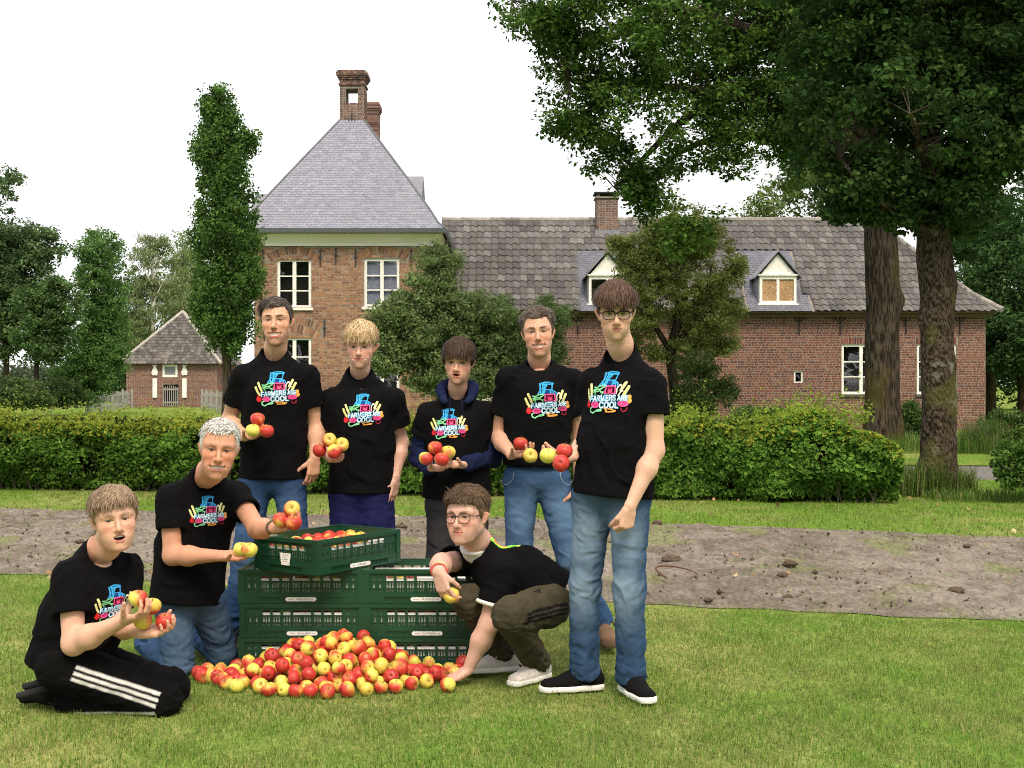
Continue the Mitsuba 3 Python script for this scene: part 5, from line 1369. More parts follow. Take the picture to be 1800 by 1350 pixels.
for i_, (x, y, z, r) in enumerate(heap):
    kind = int(rng.choice(12, p=np.array([1.2, 1.2, 1.2, 1.1, 1.6, 1.5, 1.4, 1.5, 1.2, 1.1, 1, 1.2]) / 15.2))
    mode = rng.choice(['stem', 'eye', 'any'], p=[.3, .3, .4])
    if mode == 'stem': R = rot_matrix(rng, FRONT + rng.normal(0, .45, 3) + [0, 0, .35]); facing = 'stem outward'
    elif mode == 'eye': R = rot_matrix(rng, -(FRONT + rng.normal(0, .4, 3))); facing = 'blossom end outward'
    else: R = rot_matrix(rng, np.array([rng.normal(), rng.normal() * .3, rng.normal()])); facing = 'on its side'
    apple([x, y, z], kind, R, r / AR, f'{KINDS_[kind][0]} apple {facing}, {ORD[order[i_]]} from left in the heap\'s {ROWS[band[i_]]}', 'apples heaped on the grass')
# ================================================================ people: signed-distance bodies, meshed by surface nets
def unit(v):
    v = np.asarray(v, float); return v / (np.linalg.norm(v) + 1e-12)


class Cap:
    """tapered capsule with an elliptic section: radii (along x, across) at both ends"""
    def __init__(s, a, b, r0, r1=None, x=(1, 0, 0), k=.02):
        s.a, s.b = np.asarray(a, float), np.asarray(b, float); r1 = r0 if r1 is None else r1
        s.r0 = np.array(r0 if np.ndim(r0) else (r0, r0), float); s.r1 = np.array(r1 if np.ndim(r1) else (r1, r1), float)
        ab = s.b - s.a; s.L = np.linalg.norm(ab)
        s.z = ab / s.L if s.L > 1e-6 else np.array([0, 0, 1.0])
        if s.L <= 1e-6: s.L = 1e-6
        x = np.asarray(x, float); x = x - s.z * (x @ s.z)
        if np.linalg.norm(x) < 1e-3: x = np.cross(s.z, [0.3, 1, .2])
        s.x = unit(x); s.y = np.cross(s.z, s.x); s.k = k
        s.c = (s.a + s.b) / 2; s.R = s.L / 2 + max(s.r0.max(), s.r1.max())

    def d(s, p):
        q = p - s.a; t0 = q @ s.z; t = np.clip(t0 / s.L, 0, 1); rz = t0 - t * s.L
        w = s.r0[0] + (s.r1[0] - s.r0[0]) * t; e = s.r0[1] + (s.r1[1] - s.r0[1]) * t; m = np.minimum(w, e)
        qx, qy = q @ s.x, q @ s.y
        g = np.sqrt((qx / w) ** 2 + (qy / e) ** 2 + (rz / m) ** 2); gr = np.sqrt((qx / w ** 2) ** 2 + (qy / e ** 2) ** 2 + (rz / m ** 2) ** 2)
        return np.where(gr > 1e-9, g * (g - 1) / np.maximum(gr, 1e-9), -m)

    def moved(s, R, o, sc=1.0):
        return Cap(o + R @ (s.a * sc), o + R @ (s.b * sc), s.r0 * sc, s.r1 * sc, R @ s.x, s.k * sc)


def smin(a, b, k):
    if k <= 0: return np.minimum(a, b)
    h = np.clip(.5 + .5 * (b - a) / k, 0, 1)
    return b + (a - b) * h - k * h * (1 - h)


def union(prims, p, grow=0.0, far=.5):
    d = np.full(len(p), far)
    for c in prims:
        m = ((p - c.c) ** 2).sum(1) < (c.R + c.k + .05 + max(grow, 0)) ** 2
        if m.any(): d[m] = smin(d[m], c.d(p[m]) - grow, c.k)
    return d


CORN = np.array([[i, j, k] for i in (0, 1) for j in (0, 1) for k in (0, 1)])
EDGES = [(a, b) for a in range(8) for b in range(a + 1, 8) if np.abs(CORN[a] - CORN[b]).sum() == 1]


def nets(f, lo, hi, h, relax=2):
    """surface nets of the zero set of f in the box, evaluated only near the surface"""
    S = 4; lo = np.asarray(lo, float); n = (np.ceil((np.asarray(hi) - lo) / (h * S)).astype(int) + 1) * S
    g = [np.arange(0, k, S) for k in n]
    C = np.stack(np.meshgrid(*g, indexing='ij'), -1)
    cd = f((lo + (C.reshape(-1, 3) + (S - 1) / 2) * h)).reshape(C.shape[:3])
    act = np.abs(cd) < h * S * 1.25
    D = np.repeat(np.repeat(np.repeat(cd, S, 0), S, 1), S, 2)
    A = np.repeat(np.repeat(np.repeat(act, S, 0), S, 1), S, 2)
    idx = np.argwhere(A)
    D[A] = f(lo + idx * h)
    neg = D < 0
    nx, ny, nz = D.shape
    cnt = np.zeros((nx - 1, ny - 1, nz - 1), np.int8)
    for i, j, k in CORN: cnt += neg[i:nx - 1 + i, j:ny - 1 + j, k:nz - 1 + k]
    cell = np.argwhere((cnt > 0) & (cnt < 8)); N = len(cell)
    vals = np.stack([D[cell[:, 0] + i, cell[:, 1] + j, cell[:, 2] + k] for i, j, k in CORN], 1)
    acc, num = np.zeros((N, 3)), np.zeros(N)
    for a, b in EDGES:
        va, vb = vals[:, a], vals[:, b]; m = (va < 0) != (vb < 0)
        t = np.where(m, va / np.where(va == vb, 1, va - vb), 0)
        acc += np.where(m[:, None], CORN[a] + (CORN[b] - CORN[a]) * t[:, None], 0); num += m
    V = lo + (cell + acc / num[:, None]) * h
    ID = np.full((nx - 1, ny - 1, nz - 1), -1, np.int64); ID[cell[:, 0], cell[:, 1], cell[:, 2]] = np.arange(N)
    F = []
    for ax in range(3):
        o1, o2 = [(1, 2), (2, 0), (0, 1)][ax]
        s0 = [slice(None)] * 3; s1 = [slice(None)] * 3; s0[ax] = slice(0, -1); s1[ax] = slice(1, None)
        a, b = neg[tuple(s0)], neg[tuple(s1)]
        e = np.argwhere(a != b); e = e[(e[:, o1] > 0) & (e[:, o2] > 0) & (e[:, o1] < D.shape[o1] - 1) & (e[:, o2] < D.shape[o2] - 1)]
        if not len(e): continue
        flip = b[e[:, 0], e[:, 1], e[:, 2]]
        def at(d1, d2):
            q = e.copy(); q[:, o1] -= d1; q[:, o2] -= d2; return ID[q[:, 0], q[:, 1], q[:, 2]]
        Q = np.stack([at(1, 1), at(0, 1), at(0, 0), at(1, 0)], 1)
        Q[flip] = Q[flip][:, ::-1]
        Q = Q[(Q >= 0).all(1)]
        F += [Q[:, [0, 1, 2]], Q[:, [0, 2, 3]]]
    F = np.vstack(F)
    if relax:
        from scipy.sparse import coo_matrix
        e = np.vstack([F[:, [0, 1]], F[:, [1, 2]], F[:, [2, 0]]])
        M = coo_matrix((np.ones(len(e)), (e[:, 0], e[:, 1])), shape=(N, N)).tocsr(); M = M + M.T; M.data[:] = 1
        w = np.asarray(M.sum(1)).ravel()
        for q in range(relax):
            for lam in (.5, -.45): V = V + lam * ((M @ V) / w[:, None] - V)
    return V, F


def normals(V, F):
    n = np.zeros_like(V); fn = np.cross(V[F[:, 1]] - V[F[:, 0]], V[F[:, 2]] - V[F[:, 0]])
    for k in range(3): np.add.at(n, F[:, k], fn)
    return n / (np.linalg.norm(n, axis=1, keepdims=True) + 1e-12)


def box_of(prims, pad):
    lo = np.min([np.minimum(c.a, c.b) - max(c.r0.max(), c.r1.max()) for c in prims], 0) - pad
    hi = np.max([np.maximum(c.a, c.b) + max(c.r0.max(), c.r1.max()) for c in prims], 0) + pad
    return lo, hi


# ---------------------------------------------------------------- head
def head_prims(o):
    """o: options; local metres, x to the person's right, y forward, z up, eye level at z = 0"""
    w, jw, jl = o.get('wide', 1.0), o.get('jaw', 1.0), o.get('long', 1.0)
    zj = lambda z: z * jl
    P_ = [Cap((0, -.020, .028), (0, .000, .030), (.074 * w, .086), k=0), Cap((0, .004, .040), (0, .022, .034), (.066 * w, .066), k=.03),
          Cap((0, .020, .0), (0, .042, zj(-.082)), (.065 * w, .060), (.034 * jw, .040), k=.03),
          Cap((0, .066, zj(-.098)), (0, .068, zj(-.102)), (.022 * jw, .015), k=.022)]
    for s in (-1, 1):
        P_ += [Cap((s * .047 * jw, .000, zj(-.048)), (s * .030 * jw, .042, zj(-.090)), .015, .013, k=.03),
               Cap((s * .046 * w, .052, -.026), (s * .030 * w, .068, -.028), .020, .018, k=.022 ),
               Cap((s * .014, .0830, .0205), (s * .046 * w, .068, .0215), .0115, .0105, k=.016)]
    P_ += [Cap((0, .080, .014), (0, .104 + o.get('nose', 0), -.034), (.0065, .008), (.0095, .009), k=.014), Cap((0, .104 + o.get('nose', 0), -.037), (0, .1045 + o.get('nose', 0), -.038), .0108, k=.008)]
    for s in (-1, 1): P_.append(Cap((s * .0115, .090, -.041), (s * .0120, .0935, -.040), .0075, .007, k=.006))
    P_.append(Cap((-.018, .069, zj(-.064)), (.018, .069, zj(-.064)), .0175, k=.028))
    for s in (-1, 1): P_.append(Cap((s * .036 * jw, .040, zj(-.050)), (s * .030 * jw, .050, zj(-.060)), .020, k=.03))
    return P_


def head_field(o):
    base = head_prims(o); jl = o.get('long', 1.0); sm = o.get('smile', 0); op = o.get('open', 0.0); sq = o.get('squint', .0050)
    zm = -.066 * jl; mw = .023 + .010 * sm; gap = .0022 + .5 * op
    cx = .0035 * sm
    lt = o.get('lipt', 1.0)
    up = [Cap((q * mw, .0835 - .008 * sm, zm + cx * 2 + .0005), (q * mw * .3, .0885, zm + gap + .0030), .0026, .0040 * lt, k=.004) for q in (-1, 1)] + [Cap((-mw * .3, .0885, zm + gap + .0030), (mw * .3, .0885, zm + gap + .0030), .0040 * lt, k=.004)]
    dn = [Cap((q * mw, .0830 - .008 * sm, zm + cx * 2 - .0005), (q * mw * .4, .0865, zm - gap - .0045), .0026, .0050 * lt, k=.004) for q in (-1, 1)] + [Cap((-mw * .4, .0865, zm - gap - .0045), (mw * .4, .0865, zm - gap - .0045), .0050 * lt, k=.004)]
    ears = []
    for s in (-1, 1):
        e = o.get('ear', 1.0); xw = .070 * o.get('wide', 1.0)
        ears += [Cap((s * (xw + .001), -.004, -.026), (s * (xw + .013 * e), -.016, .014), (.0055, .009), (.006, .016), x=(1, .35 * s, 0), k=.008)]
    ex, ey = .0315, .0700

    def f(p):
        d = union(base, p)
        for s in (-1, 1):                                       # sockets, then lids
            c = np.array([s * ex, ey + .0215, .000]); q = p - c
            d2 = np.sqrt((q[:, 0] / 1.25) ** 2 + q[:, 1] ** 2 + q[:, 2] ** 2) - .0135
            k = .012; h = np.clip(.5 - .5 * (d2 + d) / k, 0, 1); d = d + (-d2 - d) * h + k * h * (1 - h)
        for s in (-1, 1):
            c = np.array([s * ex, ey, .0]); q = p - c
            d = smin(d, np.linalg.norm(q, axis=1) - .0137, .004)
            R = (.0135 ** 2 + sq ** 2) / (2 * sq); z0 = q[:, 2] + .06 * np.abs(q[:, 0]) * 0
            l = np.maximum(np.hypot(q[:, 0], z0 + (R - sq)), np.hypot(q[:, 0], z0 - (R - sq))) - R
            d = np.maximum(d, -np.maximum(l, .004 - q[:, 1]))
        d = np.minimum(d, .5)
        lip = union(up + dn, p); d = smin(d, lip, .004)
        if op > 0 or sm > .5:                                   # mouth slit
            R = (mw ** 2 + gap ** 2) / (2 * gap)
            zc = zm + cx * 2 * (p[:, 0] / mw) ** 2
            q0, q2 = p[:, 0], p[:, 2] - zc
            g2 = gap + .0015
            R = (mw ** 2 + g2 ** 2) / (2 * g2)
            l = np.maximum(np.hypot(q0, q2 + (R - g2)), np.hypot(q0, q2 - (R - g2))) - R
            d = np.maximum(d, -np.maximum(l, .062 - p[:, 1]))
        if sm > .3:                                             # folds beside a smile
            for s in (-1, 1):
                c = Cap((s * .019, .094, -.040), (s * .036, .080, zm), .0022, .0020)
                d2 = c.d(p); k = .006; h = np.clip(.5 - .5 * (d2 + d) / k, 0, 1); d = d + (-d2 - d) * h + k * h * (1 - h)
        for s in (-1, 1):                                       # nostrils
            c = Cap((s * .0055, .098 + o.get('nose', 0) * .8, -.047), (s * .0065, .097, -.043), .0028); d = np.maximum(d, -c.d(p))
        e = union(ears, p)
        for s in (-1, 1):
            c = Cap((s * (.078 + .004) * o.get('wide', 1.0), .006, -.012), (s * .084 * o.get('wide', 1.0), .000, .012), (.007, .007)); e = np.maximum(e, -c.d(p))
        return smin(d, e, .006)
    return f, dict(up=up, dn=dn, zm=zm, mw=mw, gap=gap, ex=ex, ey=ey, cx=cx)


def frame(yaw, pitch=0, roll=0):
    """head axes as columns (right of the person, forward, up); yaw towards the viewer's right, in degrees"""
    y, p, r = np.radians([yaw, pitch, roll])
    f = np.array([math.sin(y) * math.cos(p), -math.cos(y) * math.cos(p), math.sin(p)])
    r_ = unit(np.cross(f, Z_)); u = np.cross(r_, f)
    # roll clockwise as seen in the picture
    u2 = u * math.cos(r) - r_ * math.sin(r); r2 = r_ * math.cos(r) + u * math.sin(r)
    return np.stack([r2, f, u2], 1)


HEADS = {}


def noise_on(p, f, oct=3, seed=0): return meshkit.fbm(p * f, oct, seed=seed)


def lin(c): return np.array(c, float)


def build_head(key, o, R, org, sc, neck_to, neck_r, rng):
    f, inf = head_field(o)
    nb = R.T @ (np.asarray(neck_to) - org) / sc
    neck = [Cap((0, -.018, -.055), nb * .55 + np.array([0, -.014, -.055]) * .45, (neck_r, neck_r * .95), (neck_r, neck_r), k=.02), Cap(nb * .55 + np.array([0, -.014, -.055]) * .45, nb, neck_r, neck_r * .84, k=.02), Cap((0, -.030, .0), (0, -.030, -.06), (.050, .052), k=.03)]
    g = lambda p: smin(f(p), union(neck, p), .022)
    lo = np.array([-.115, -.135, min(-.15, nb[2] - .03)]); hi = np.array([.115, .135, .135]); lo[1] = min(lo[1], nb[1] - .08); hi[0] = max(hi[0], nb[0] + .08); lo[0] = min(lo[0], nb[0] - .08); hi[1] = max(hi[1], nb[1] + .08)
    V, F = nets(g, lo, hi, .0027, relax=1)
    n = normals(V, F)
    # ---- colours: skin, lips, brows, cheeks
    sk = lin(o['skin']); c = vcol(sk, len(V)) * (0.96 + .08 * noise_on(V, 60))[:, None]
    red = np.exp(-(((np.abs(V[:, 0]) - .042) / .022) ** 2 + ((V[:, 2] + .030) / .024) ** 2)) * (V[:, 1] > .02) * .55 * o.get('flush', 1.0)
    red += np.exp(-((V[:, 0] / .016) ** 2 + ((V[:, 2] + .040) / .016) ** 2 + ((V[:, 1] - .1) / .02) ** 2)) * .45
    red += (np.abs(V[:, 0]) > .074 * o.get('wide', 1)) * .45
    c = c * (1 - red[:, None]) + c * np.array([1.05, .70, .62]) * red[:, None]
    if o.get('stubble', 0):
        m = np.clip((-.035 - V[:, 2]) / .02, 0, 1) * np.clip((V[:, 1] - .0) / .02, 0, 1) * np.clip((V[:, 2] + .14) / .02, 0, 1) * o['stubble']
        c = c * (1 - m[:, None]) + c * np.array([.62, .60, .60]) * m[:, None]
    dl = np.minimum(union(inf['up'], V), union(inf['dn'], V)); m = np.clip(1 - (dl - .0004) / .0022, 0, 1)[:, None] * o.get('lipc', .9)
    xr_ = np.clip(1 - (V[:, 0] / (inf['mw'] * 1.04)) ** 2, 0, 1); zl_ = V[:, 2] - inf['zm'] - inf['cx'] * 2 * (V[:, 0] / inf['mw']) ** 2
    hu_ = (inf['gap'] + .0048 * o.get('lipt', 1.0)) * xr_ ** .6; hd_ = (inf['gap'] + .0068 * o.get('lipt', 1.0)) * xr_ ** .6
    m2 = (np.clip((np.where(zl_ > 0, hu_, hd_) - np.abs(zl_)) / .0014, 0, 1) * (V[:, 1] > .055) * (xr_ > 0))[:, None] * o.get('lipc', .9)
    m = np.maximum(m, m2)
    c = c * (1 - m) + lin(o.get('lip', (.50, .15, .13))) * m
    zc_ = inf['zm'] + inf['cx'] * 2 * (V[:, 0] / inf['mw']) ** 2
    ml = (not o.get('teeth')) & (np.abs(V[:, 2] - zc_) < .0021) & (np.abs(V[:, 0]) < inf['mw'] * 1.02) & (V[:, 1] > .06)
    c[ml] = c[ml] * np.array([.45, .32, .32])
    # inside of the mouth
    ins = (V[:, 1] < .0845) & (V[:, 1] > .05) & (np.abs(V[:, 0]) < inf['mw']) & (np.abs(V[:, 2] - inf['zm'] - inf['cx']) < inf['gap'] + .004) & (n[:, 1] > -.99)
    if o.get('open', 0) > 0 or o.get('smile', 0) > .5: c[ins & (V[:, 1] < .080)] = [.13, .030, .028]
    br = lin(o.get('brow', o['hair']))
    for s in (-1, 1):
        a = s * V[:, 0]; zb = .0185 + o.get('browz', 0) + .0045 * np.sin(np.clip((a - .012) / .042, 0, 1) * 2.4)
        th = .0042 * o.get('browt', 1.0) * np.clip((a - .010) / .006, 0, 1) * np.clip((.054 - a) / .016, 0, 1)
        m = np.clip(1.5 - np.abs(V[:, 2] - zb) / np.maximum(th, 1e-5), 0, 1) * (V[:, 1] > .04) * (a > .010) * (a < .054) * o.get('browd', .95)
        c = c * (1 - m[:, None]) + br * m[:, None]
        # lash line
        q = V - np.array([s * inf['ex'], inf['ey'], 0]); sq = o.get('squint', .005)
        zl = sq * (1 - (q[:, 0] / .0140) ** 2)
        m = (np.abs(q[:, 2] - zl - .0008) < .0026) & (np.abs(q[:, 0]) < .0150) & (q[:, 1] > 0)
        c[m] = c[m] * .18 + br * .06
    # ---- hair: the scalp of this mesh, grown outwards
    hm = o['hairmap']; t = hm(V)
    tm = t > .0008
    fm = tm[F].any(1)
    used = np.unique(F[fm]); remap = np.full(len(V), -1); remap[used] = np.arange(len(used))
    hv = V[used]; hn = n[used]; ht = np.maximum(t[used], 0)
    tx = o.get('hairtex', 40)
    lump = meshkit.fbm(hv * np.array([tx, tx * .45, tx * .45]) + 5, 3, seed=3) - .5
    hv2 = hv + hn * (ht * (1 + o.get('hairlump', .7) * lump) - .0012 * (ht < .001))[:, None]
    hf = remap[F[fm]]
    hc = lin(o['hair']) * (0.62 + .8 * meshkit.fbm(hv * np.array([90, 40, 40]), 3, seed=9))[:, None]
    if 'hair2' in o:
        q = np.clip(meshkit.fbm(hv * 25, 2, seed=4) * 1.6 - .4, 0, 1)[:, None]; hc = hc * (1 - q) + lin(o['hair2']) * (0.7 + .6 * rng.random((len(hv), 1))) * q
    W = lambda p: org + (p * sc) @ R.T
    ns = int(o.get('strands', 1500) * 2.2)
    pr = ht / ht.sum(); root = rng.choice(len(hv2), ns, p=pr)
    flow = o['flow']
    rp = hv2[root] + hn[root] * .0004; d = flow(hv2[root], hn[root]); d += rng.normal(0, o.get('mess', .25), d.shape); d /= np.linalg.norm(d, axis=1, keepdims=True) + 1e-9
    nn = hn[root]; d -= nn * ((d * nn).sum(1) * .85)[:, None]; ns = len(d)
    ln = o.get('slen', .035) * rng.uniform(.5, 1.2, ns) * (.42 + .58 * np.clip(hv2[root][:, 2] / .06 - .2, 0, 1)) * np.clip(ht[root] / ht.max() * 1.5, .35, 1)
    lift = o.get('slift', .25) * (.06 + .94 * np.clip(hv2[root][:, 2:3] / .06 - .3, 0, 1))
    pts = [rp]
    for q in range(3):
        d = d + nn * (lift * (1 - q * .9)) + np.array([0, 0, -o.get('sfall', .15) * (q)]); d /= np.linalg.norm(d, axis=1, keepdims=True)
        pts.append(pts[-1] + d * (ln / 3)[:, None])
    side = np.cross(d, nn); side /= np.linalg.norm(side, axis=1, keepdims=True) + 1e-9
    ww = np.array([.0008, .0013, .0011, .0003]) * o.get('swide', 1.0)
    sv = np.stack([x for q, p in enumerate(pts) for x in (p - side * ww[q], p + side * ww[q])], 1).reshape(-1, 3)
    b = np.arange(ns)[:, None] * 8
    sf = np.concatenate([b + [2 * q, 2 * q + 1, 2 * q + 3] for q in range(3)] + [b + [2 * q, 2 * q + 3, 2 * q + 2] for q in range(3)], 1).reshape(-1, 3)
    scol = lin(o['hair']) * rng.uniform(.75, 1.2, (ns, 1))
    if 'hair2' in o: m = rng.random(ns) < .45; scol[m] = lin(o['hair2']) * rng.uniform(.85, 1.15, (int(m.sum()), 1))
    add(key + '__hair', join([(W(hv2), hf), (W(sv), sf)]), 'mat_hair', smooth=True, color=np.vstack([hc, np.repeat(scol, 8, 0)]).clip(.004, .9))
    # ---- eyes
    for s in (-1, 1):
        m = trimesh.creation.icosphere(3, .0124); v = np.array(m.vertices)
        gz = unit(np.array([o.get('gaze', 0) + 0, 1, .02])); ang = np.arccos(np.clip(v @ gz / .0124, -1, 1))
        ec = np.where((ang < .32)[:, None], [.006, .006, .006], np.where((ang < .66)[:, None], lin(o.get('iris', (.10, .075, .05))), [.34, .31, .29]))
        add(key + '__eye', trimesh.Trimesh(W(v + [s * inf['ex'], inf['ey'], 0]), m.faces, process=False), 'mat_gloss', smooth=True, color=ec)
    if o.get('teeth'):
        a = np.linspace(-1, 1, 11) * inf['mw'] * .86; zt = inf['zm'] + inf['cx'] * 2 * (a / inf['mw']) ** 2
        hgt = (inf['gap'] + .002) * np.sqrt(np.clip(1 - (a / inf['mw']) ** 2, 0, 1))
        yv = .0815 - 9.0 * a ** 2
        v = np.vstack([np.stack([a, yv, zt + hgt], 1), np.stack([a, yv, zt - hgt * o.get('toothlow', .80)], 1)])
        k = np.arange(10); fc = np.vstack([np.stack([k, k + 1, k + 12], 1), np.stack([k, k + 12, k + 11], 1)])
        add(key + '__teeth', trimesh.Trimesh(W(v), fc, process=False), 'mat_gloss', smooth=True, color=vcol((.70, .66, .59), len(v)))
    # ---- glasses
    if 'glasses' in o:
        g = o['glasses']; gw, gh, rnd = g['w'], g['h'], g['round']; yy = .0985
        tubes = []; gk = key + '__glasses'
        for s in (-1, 1):
            cx = s * g.get('dx', .0325); t = np.linspace(0, 2 * np.pi, 40)
            q = np.stack([np.sign(np.cos(t)) * np.abs(np.cos(t)) ** rnd * gw + cx, yy - 3.2 * (np.cos(t) * gw + cx) ** 2, np.sign(np.sin(t)) * np.abs(np.sin(t)) ** rnd * gh + g.get('z', -.004)], 1)
            tubes.append(tube(q[:-1], g['r'], 6)); tubes.append(tube(q[[-2, 0]], g['r'], 6))
            if g.get('browline'):
                qq = q[(q[:, 2] > g.get('z', -.004) + gh * .55)]; tubes.append(tube(qq, g['r'] * 1.7, 6))
            ox = cx + s * gw
            tubes.append(tube(smooth_path([[ox, yy - 3.2 * ox ** 2, g.get('z', -.004) + gh * .55], [s * .070 * o.get('wide', 1.0), .060, .006], [s * .0765 * o.get('wide', 1.0), .0, .008], [s * .0770 * o.get('wide', 1), -.012, .0]], 12), g['r'] * 1.05, 6))
        tubes.append(tube(smooth_path([[-g.get('dx', .0325) + gw, yy - .002, .002], [0, yy + .004, .005], [g.get('dx', .0325) - gw, yy - .002, .002]], 8), g['r'], 6))
        m = join(tubes); add(gk, trimesh.Trimesh(W(m.vertices), m.faces, process=False), 'mat_gloss', smooth=True, color=vcol(g['c'], len(m.vertices)))
        for s in (-1, 1):
            cx = s * g.get('dx', .0325); t = np.linspace(0, 2 * np.pi, 24, endpoint=False)
            q = np.stack([np.sign(np.cos(t)) * np.abs(np.cos(t)) ** rnd * gw + cx, yy - 3.2 * (np.cos(t) * gw + cx) ** 2, np.sign(np.sin(t)) * np.abs(np.sin(t)) ** rnd * gh + g.get('z', -.004)], 1)
            q = np.vstack([q, [cx, yy - 3.2 * cx ** 2, g.get('z', -.004)]]); k = np.arange(24)
            add(gk + '__lens', trimesh.Trimesh(W(q), np.stack([k, (k + 1) % 24, np.full(24, 24)], 1), process=False), 'mat_glass')
    return W(V), F, c.clip(.004, .9)


def hairmap(front, thick_top, thick_side, thick_back=None, temple=.02, sideburn=-.02, fringe=0.0, wide=1.0, part=None, recede=0.0, nape=-.060, topz=.085):
    """front: height of the hairline on the forehead; fringe: extra thickness along it"""
    tb = thick_side if thick_back is None else thick_back
    def t(V):
        x, y, z = np.abs(V[:, 0]), V[:, 1], V[:, 2]
        zf = front + recede * np.clip((x - .018) / .03, 0, 1) * np.clip((.062 - x) / .02, 0, 1) - np.clip((x - .050) / .02, 0, 1) * temple
        zmin = np.interp(y, [-.11, -.045, -.022, -.008, .010, .022, .034, .050], [nape, nape + .008, -.010, .022, .022, sideburn, sideburn + .012, 9])
        zmin = np.where(y > .034, np.minimum(zmin, zf) if False else zf + (sideburn + .012 - zf) * np.clip((x - .058 * wide) / .008, 0, 1) * np.clip((.052 - y) / .018, 0, 1), zmin)
        zmin = zmin + .006 * (meshkit.noise(V * 160, 2) - .5)
        e = np.clip((z - zmin) / np.where(y < .03, .045, .018), 0, 1)
        top = np.clip((z - .035) / (topz - .035), 0, 1); top = top * top * (3 - 2 * top)
        back = np.clip((-.02 - y) / .05, 0, 1)
        th = thick_side * (1 - back) + tb * back; th = th * (1 - top) + thick_top * top
        fr = fringe * np.clip((y - .03) / .03, 0, 1) * np.clip(1.2 - (z - zmin) / .05, 0, 1)
        if part is not None:
            th = th * (1 + part * np.clip(V[:, 0] / .05, -1, 1) * top)
        ear = ((x > .066 * wide) & (y > -.035) & (y < .012) & (z < .022) & (z > -.045))
        nose = (y > .07) & (z < front - .02)
        return np.where(ear | nose | (z < -.075) | (V[:, 1] > .088), 0, (th + fr) * np.sqrt(e) * (e > 0))
    return t


def flow_dir(top=(0, 1, 0), side=(0, .2, -1)):
    top, side = np.array(top, float), np.array(side, float)
    def f(p, n):
        k = np.clip(n[:, 2:3] * 1.4 - .1, 0, 1)
        return top * k + side * (1 - k)
    return f


# ---------------------------------------------------------------- hands
def hand_prims(w, d, n, thumb, curl, spread=.10, sc=1.0, tcurl=.5, tout=.75):
    """w wrist, d towards the fingers, n out of the palm, thumb = +1 / -1 side of cross(d, n); curl per finger (index..little) or three joints"""
    d = unit(d); n = unit(np.asarray(n) - d * (np.asarray(n) @ d)); s = np.cross(d, n) * thumb
    pr = []
    offs = [.029, .010, -.009, -.026]; kn = [.086, .089, .084, .076]; ln = [(.042, .025, .021), (.046, .028, .022), (.042, .026, .021), (.033, .020, .019)]
    rad = [.0090, .0094, .0088, .0078]
    pr.append(Cap(w - d * .010, w + d * .03, (.027 * sc, .020 * sc), (.033 * sc, .0165 * sc), x=s, k=.012))
    for i in range(4):
        k0 = w + (s * offs[i] * .7 + d * .020) * sc; k1 = w + (s * offs[i] + d * kn[i] - n * .002) * sc
        pr.append(Cap(k0, k1, .0145 * sc, .0112 * sc, k=.010))
    pr.append(Cap(w + (d * .03 - s * .018) * sc, w + (d * .055 - s * .022) * sc + n * .004, .014 * sc, .012 * sc, k=.012))
    for i in range(4):
        cu = curl[i] if np.ndim(curl) else curl
        cs = cu if np.ndim(cu) else (cu * .8, cu * 1.1, cu * .7)
        p = w + (s * offs[i] + d * kn[i] - n * .002) * sc; a = spread * (1.2 - i * .8)
        fd = unit(d * math.cos(a) + s * math.sin(a)); ang = 0
        for j in range(3):
            ang += cs[j]; dirv = fd * math.cos(ang) + n * math.sin(ang)
            q = p + dirv * ln[i][j] * sc; r0 = rad[i] * sc * (1 - .07 * j); pr.append(Cap(p, q, r0, r0 * .93, k=.003 if j else .006)); p = q
    t0 = w + (s * .022 + d * .022 + n * .004) * sc
    td = unit(d * (1 - tout * .45) + s * tout + n * .30); pr.append(Cap(t0, t0 + td * .046 * sc, .0150 * sc, .0115 * sc, k=.012))
    p = t0 + td * .046 * sc
    td2 = unit(td + n * tcurl * .6 - s * tcurl * .5); pr.append(Cap(p, p + td2 * .034 * sc, .0108 * sc, .0098 * sc, k=.004)); p = p + td2 * .034 * sc
    td3 = unit(td2 + n * tcurl * .5 - s * tcurl * .5); pr.append(Cap(p, p + td3 * .027 * sc, .0098 * sc, .0080 * sc, k=.003))
    return pr


def arm_mesh(sh, el, wr, hand, skin, sc, thin, rng, from_t=.0):
    up = Cap(sh + (el - sh) * from_t, el, .050 * thin, .041 * thin, k=.03)
    hd = unit(hand[0].z)
    fx = np.cross(unit(wr - el), hand[1].x if len(hand) > 1 else X_)
    mid = el + (wr - el) * .32
    pr = [up, Cap(el, mid, .040 * thin, .0435 * thin, k=.03), Cap(mid, wr, .0425 * thin, (.027 * thin, .0225 * thin), x=hand[0].x, k=.03)] + hand
    lo, hi = box_of(pr, .012)
    V, F = nets(lambda p: union(pr, p), lo, hi, .0036, relax=2)
    c = vcol(skin, len(V)) * (.92 + .16 * noise_on(V, 35))[:, None]
    hc = hand[0].a; q = np.clip((np.linalg.norm(V - hc, axis=1) - .075) / .05, 0, 1) * np.clip(((V - hc) @ hand[0].z) / .05, 0, 1)
    c = c * (1 - .35 * q[:, None]) + c * np.array([1.02, .72, .64]) * .35 * q[:, None]
    return V, F, c.clip(.004, .9)


# ---------------------------------------------------------------- clothes
def cut(d, p, o, n):
    """keeps the side the normal points away from"""
    return np.maximum(d, (p - o) @ n)


def folds(V, N, amp, freq, seed, axis=None, sharp=1.0):
    q = V * freq
    if axis is not None:
        a = unit(axis); q = q - a * ((q @ a) * .62)[:, None]
    w = meshkit.fbm(q + 3.1 * meshkit.fbm(V * freq * .5, 2, seed=seed + 7)[:, None], 3, seed=seed)
    r = 1 - np.abs(2 * w - 1) * 2.2
    return V + N * (amp * (r - .55))[:, None]


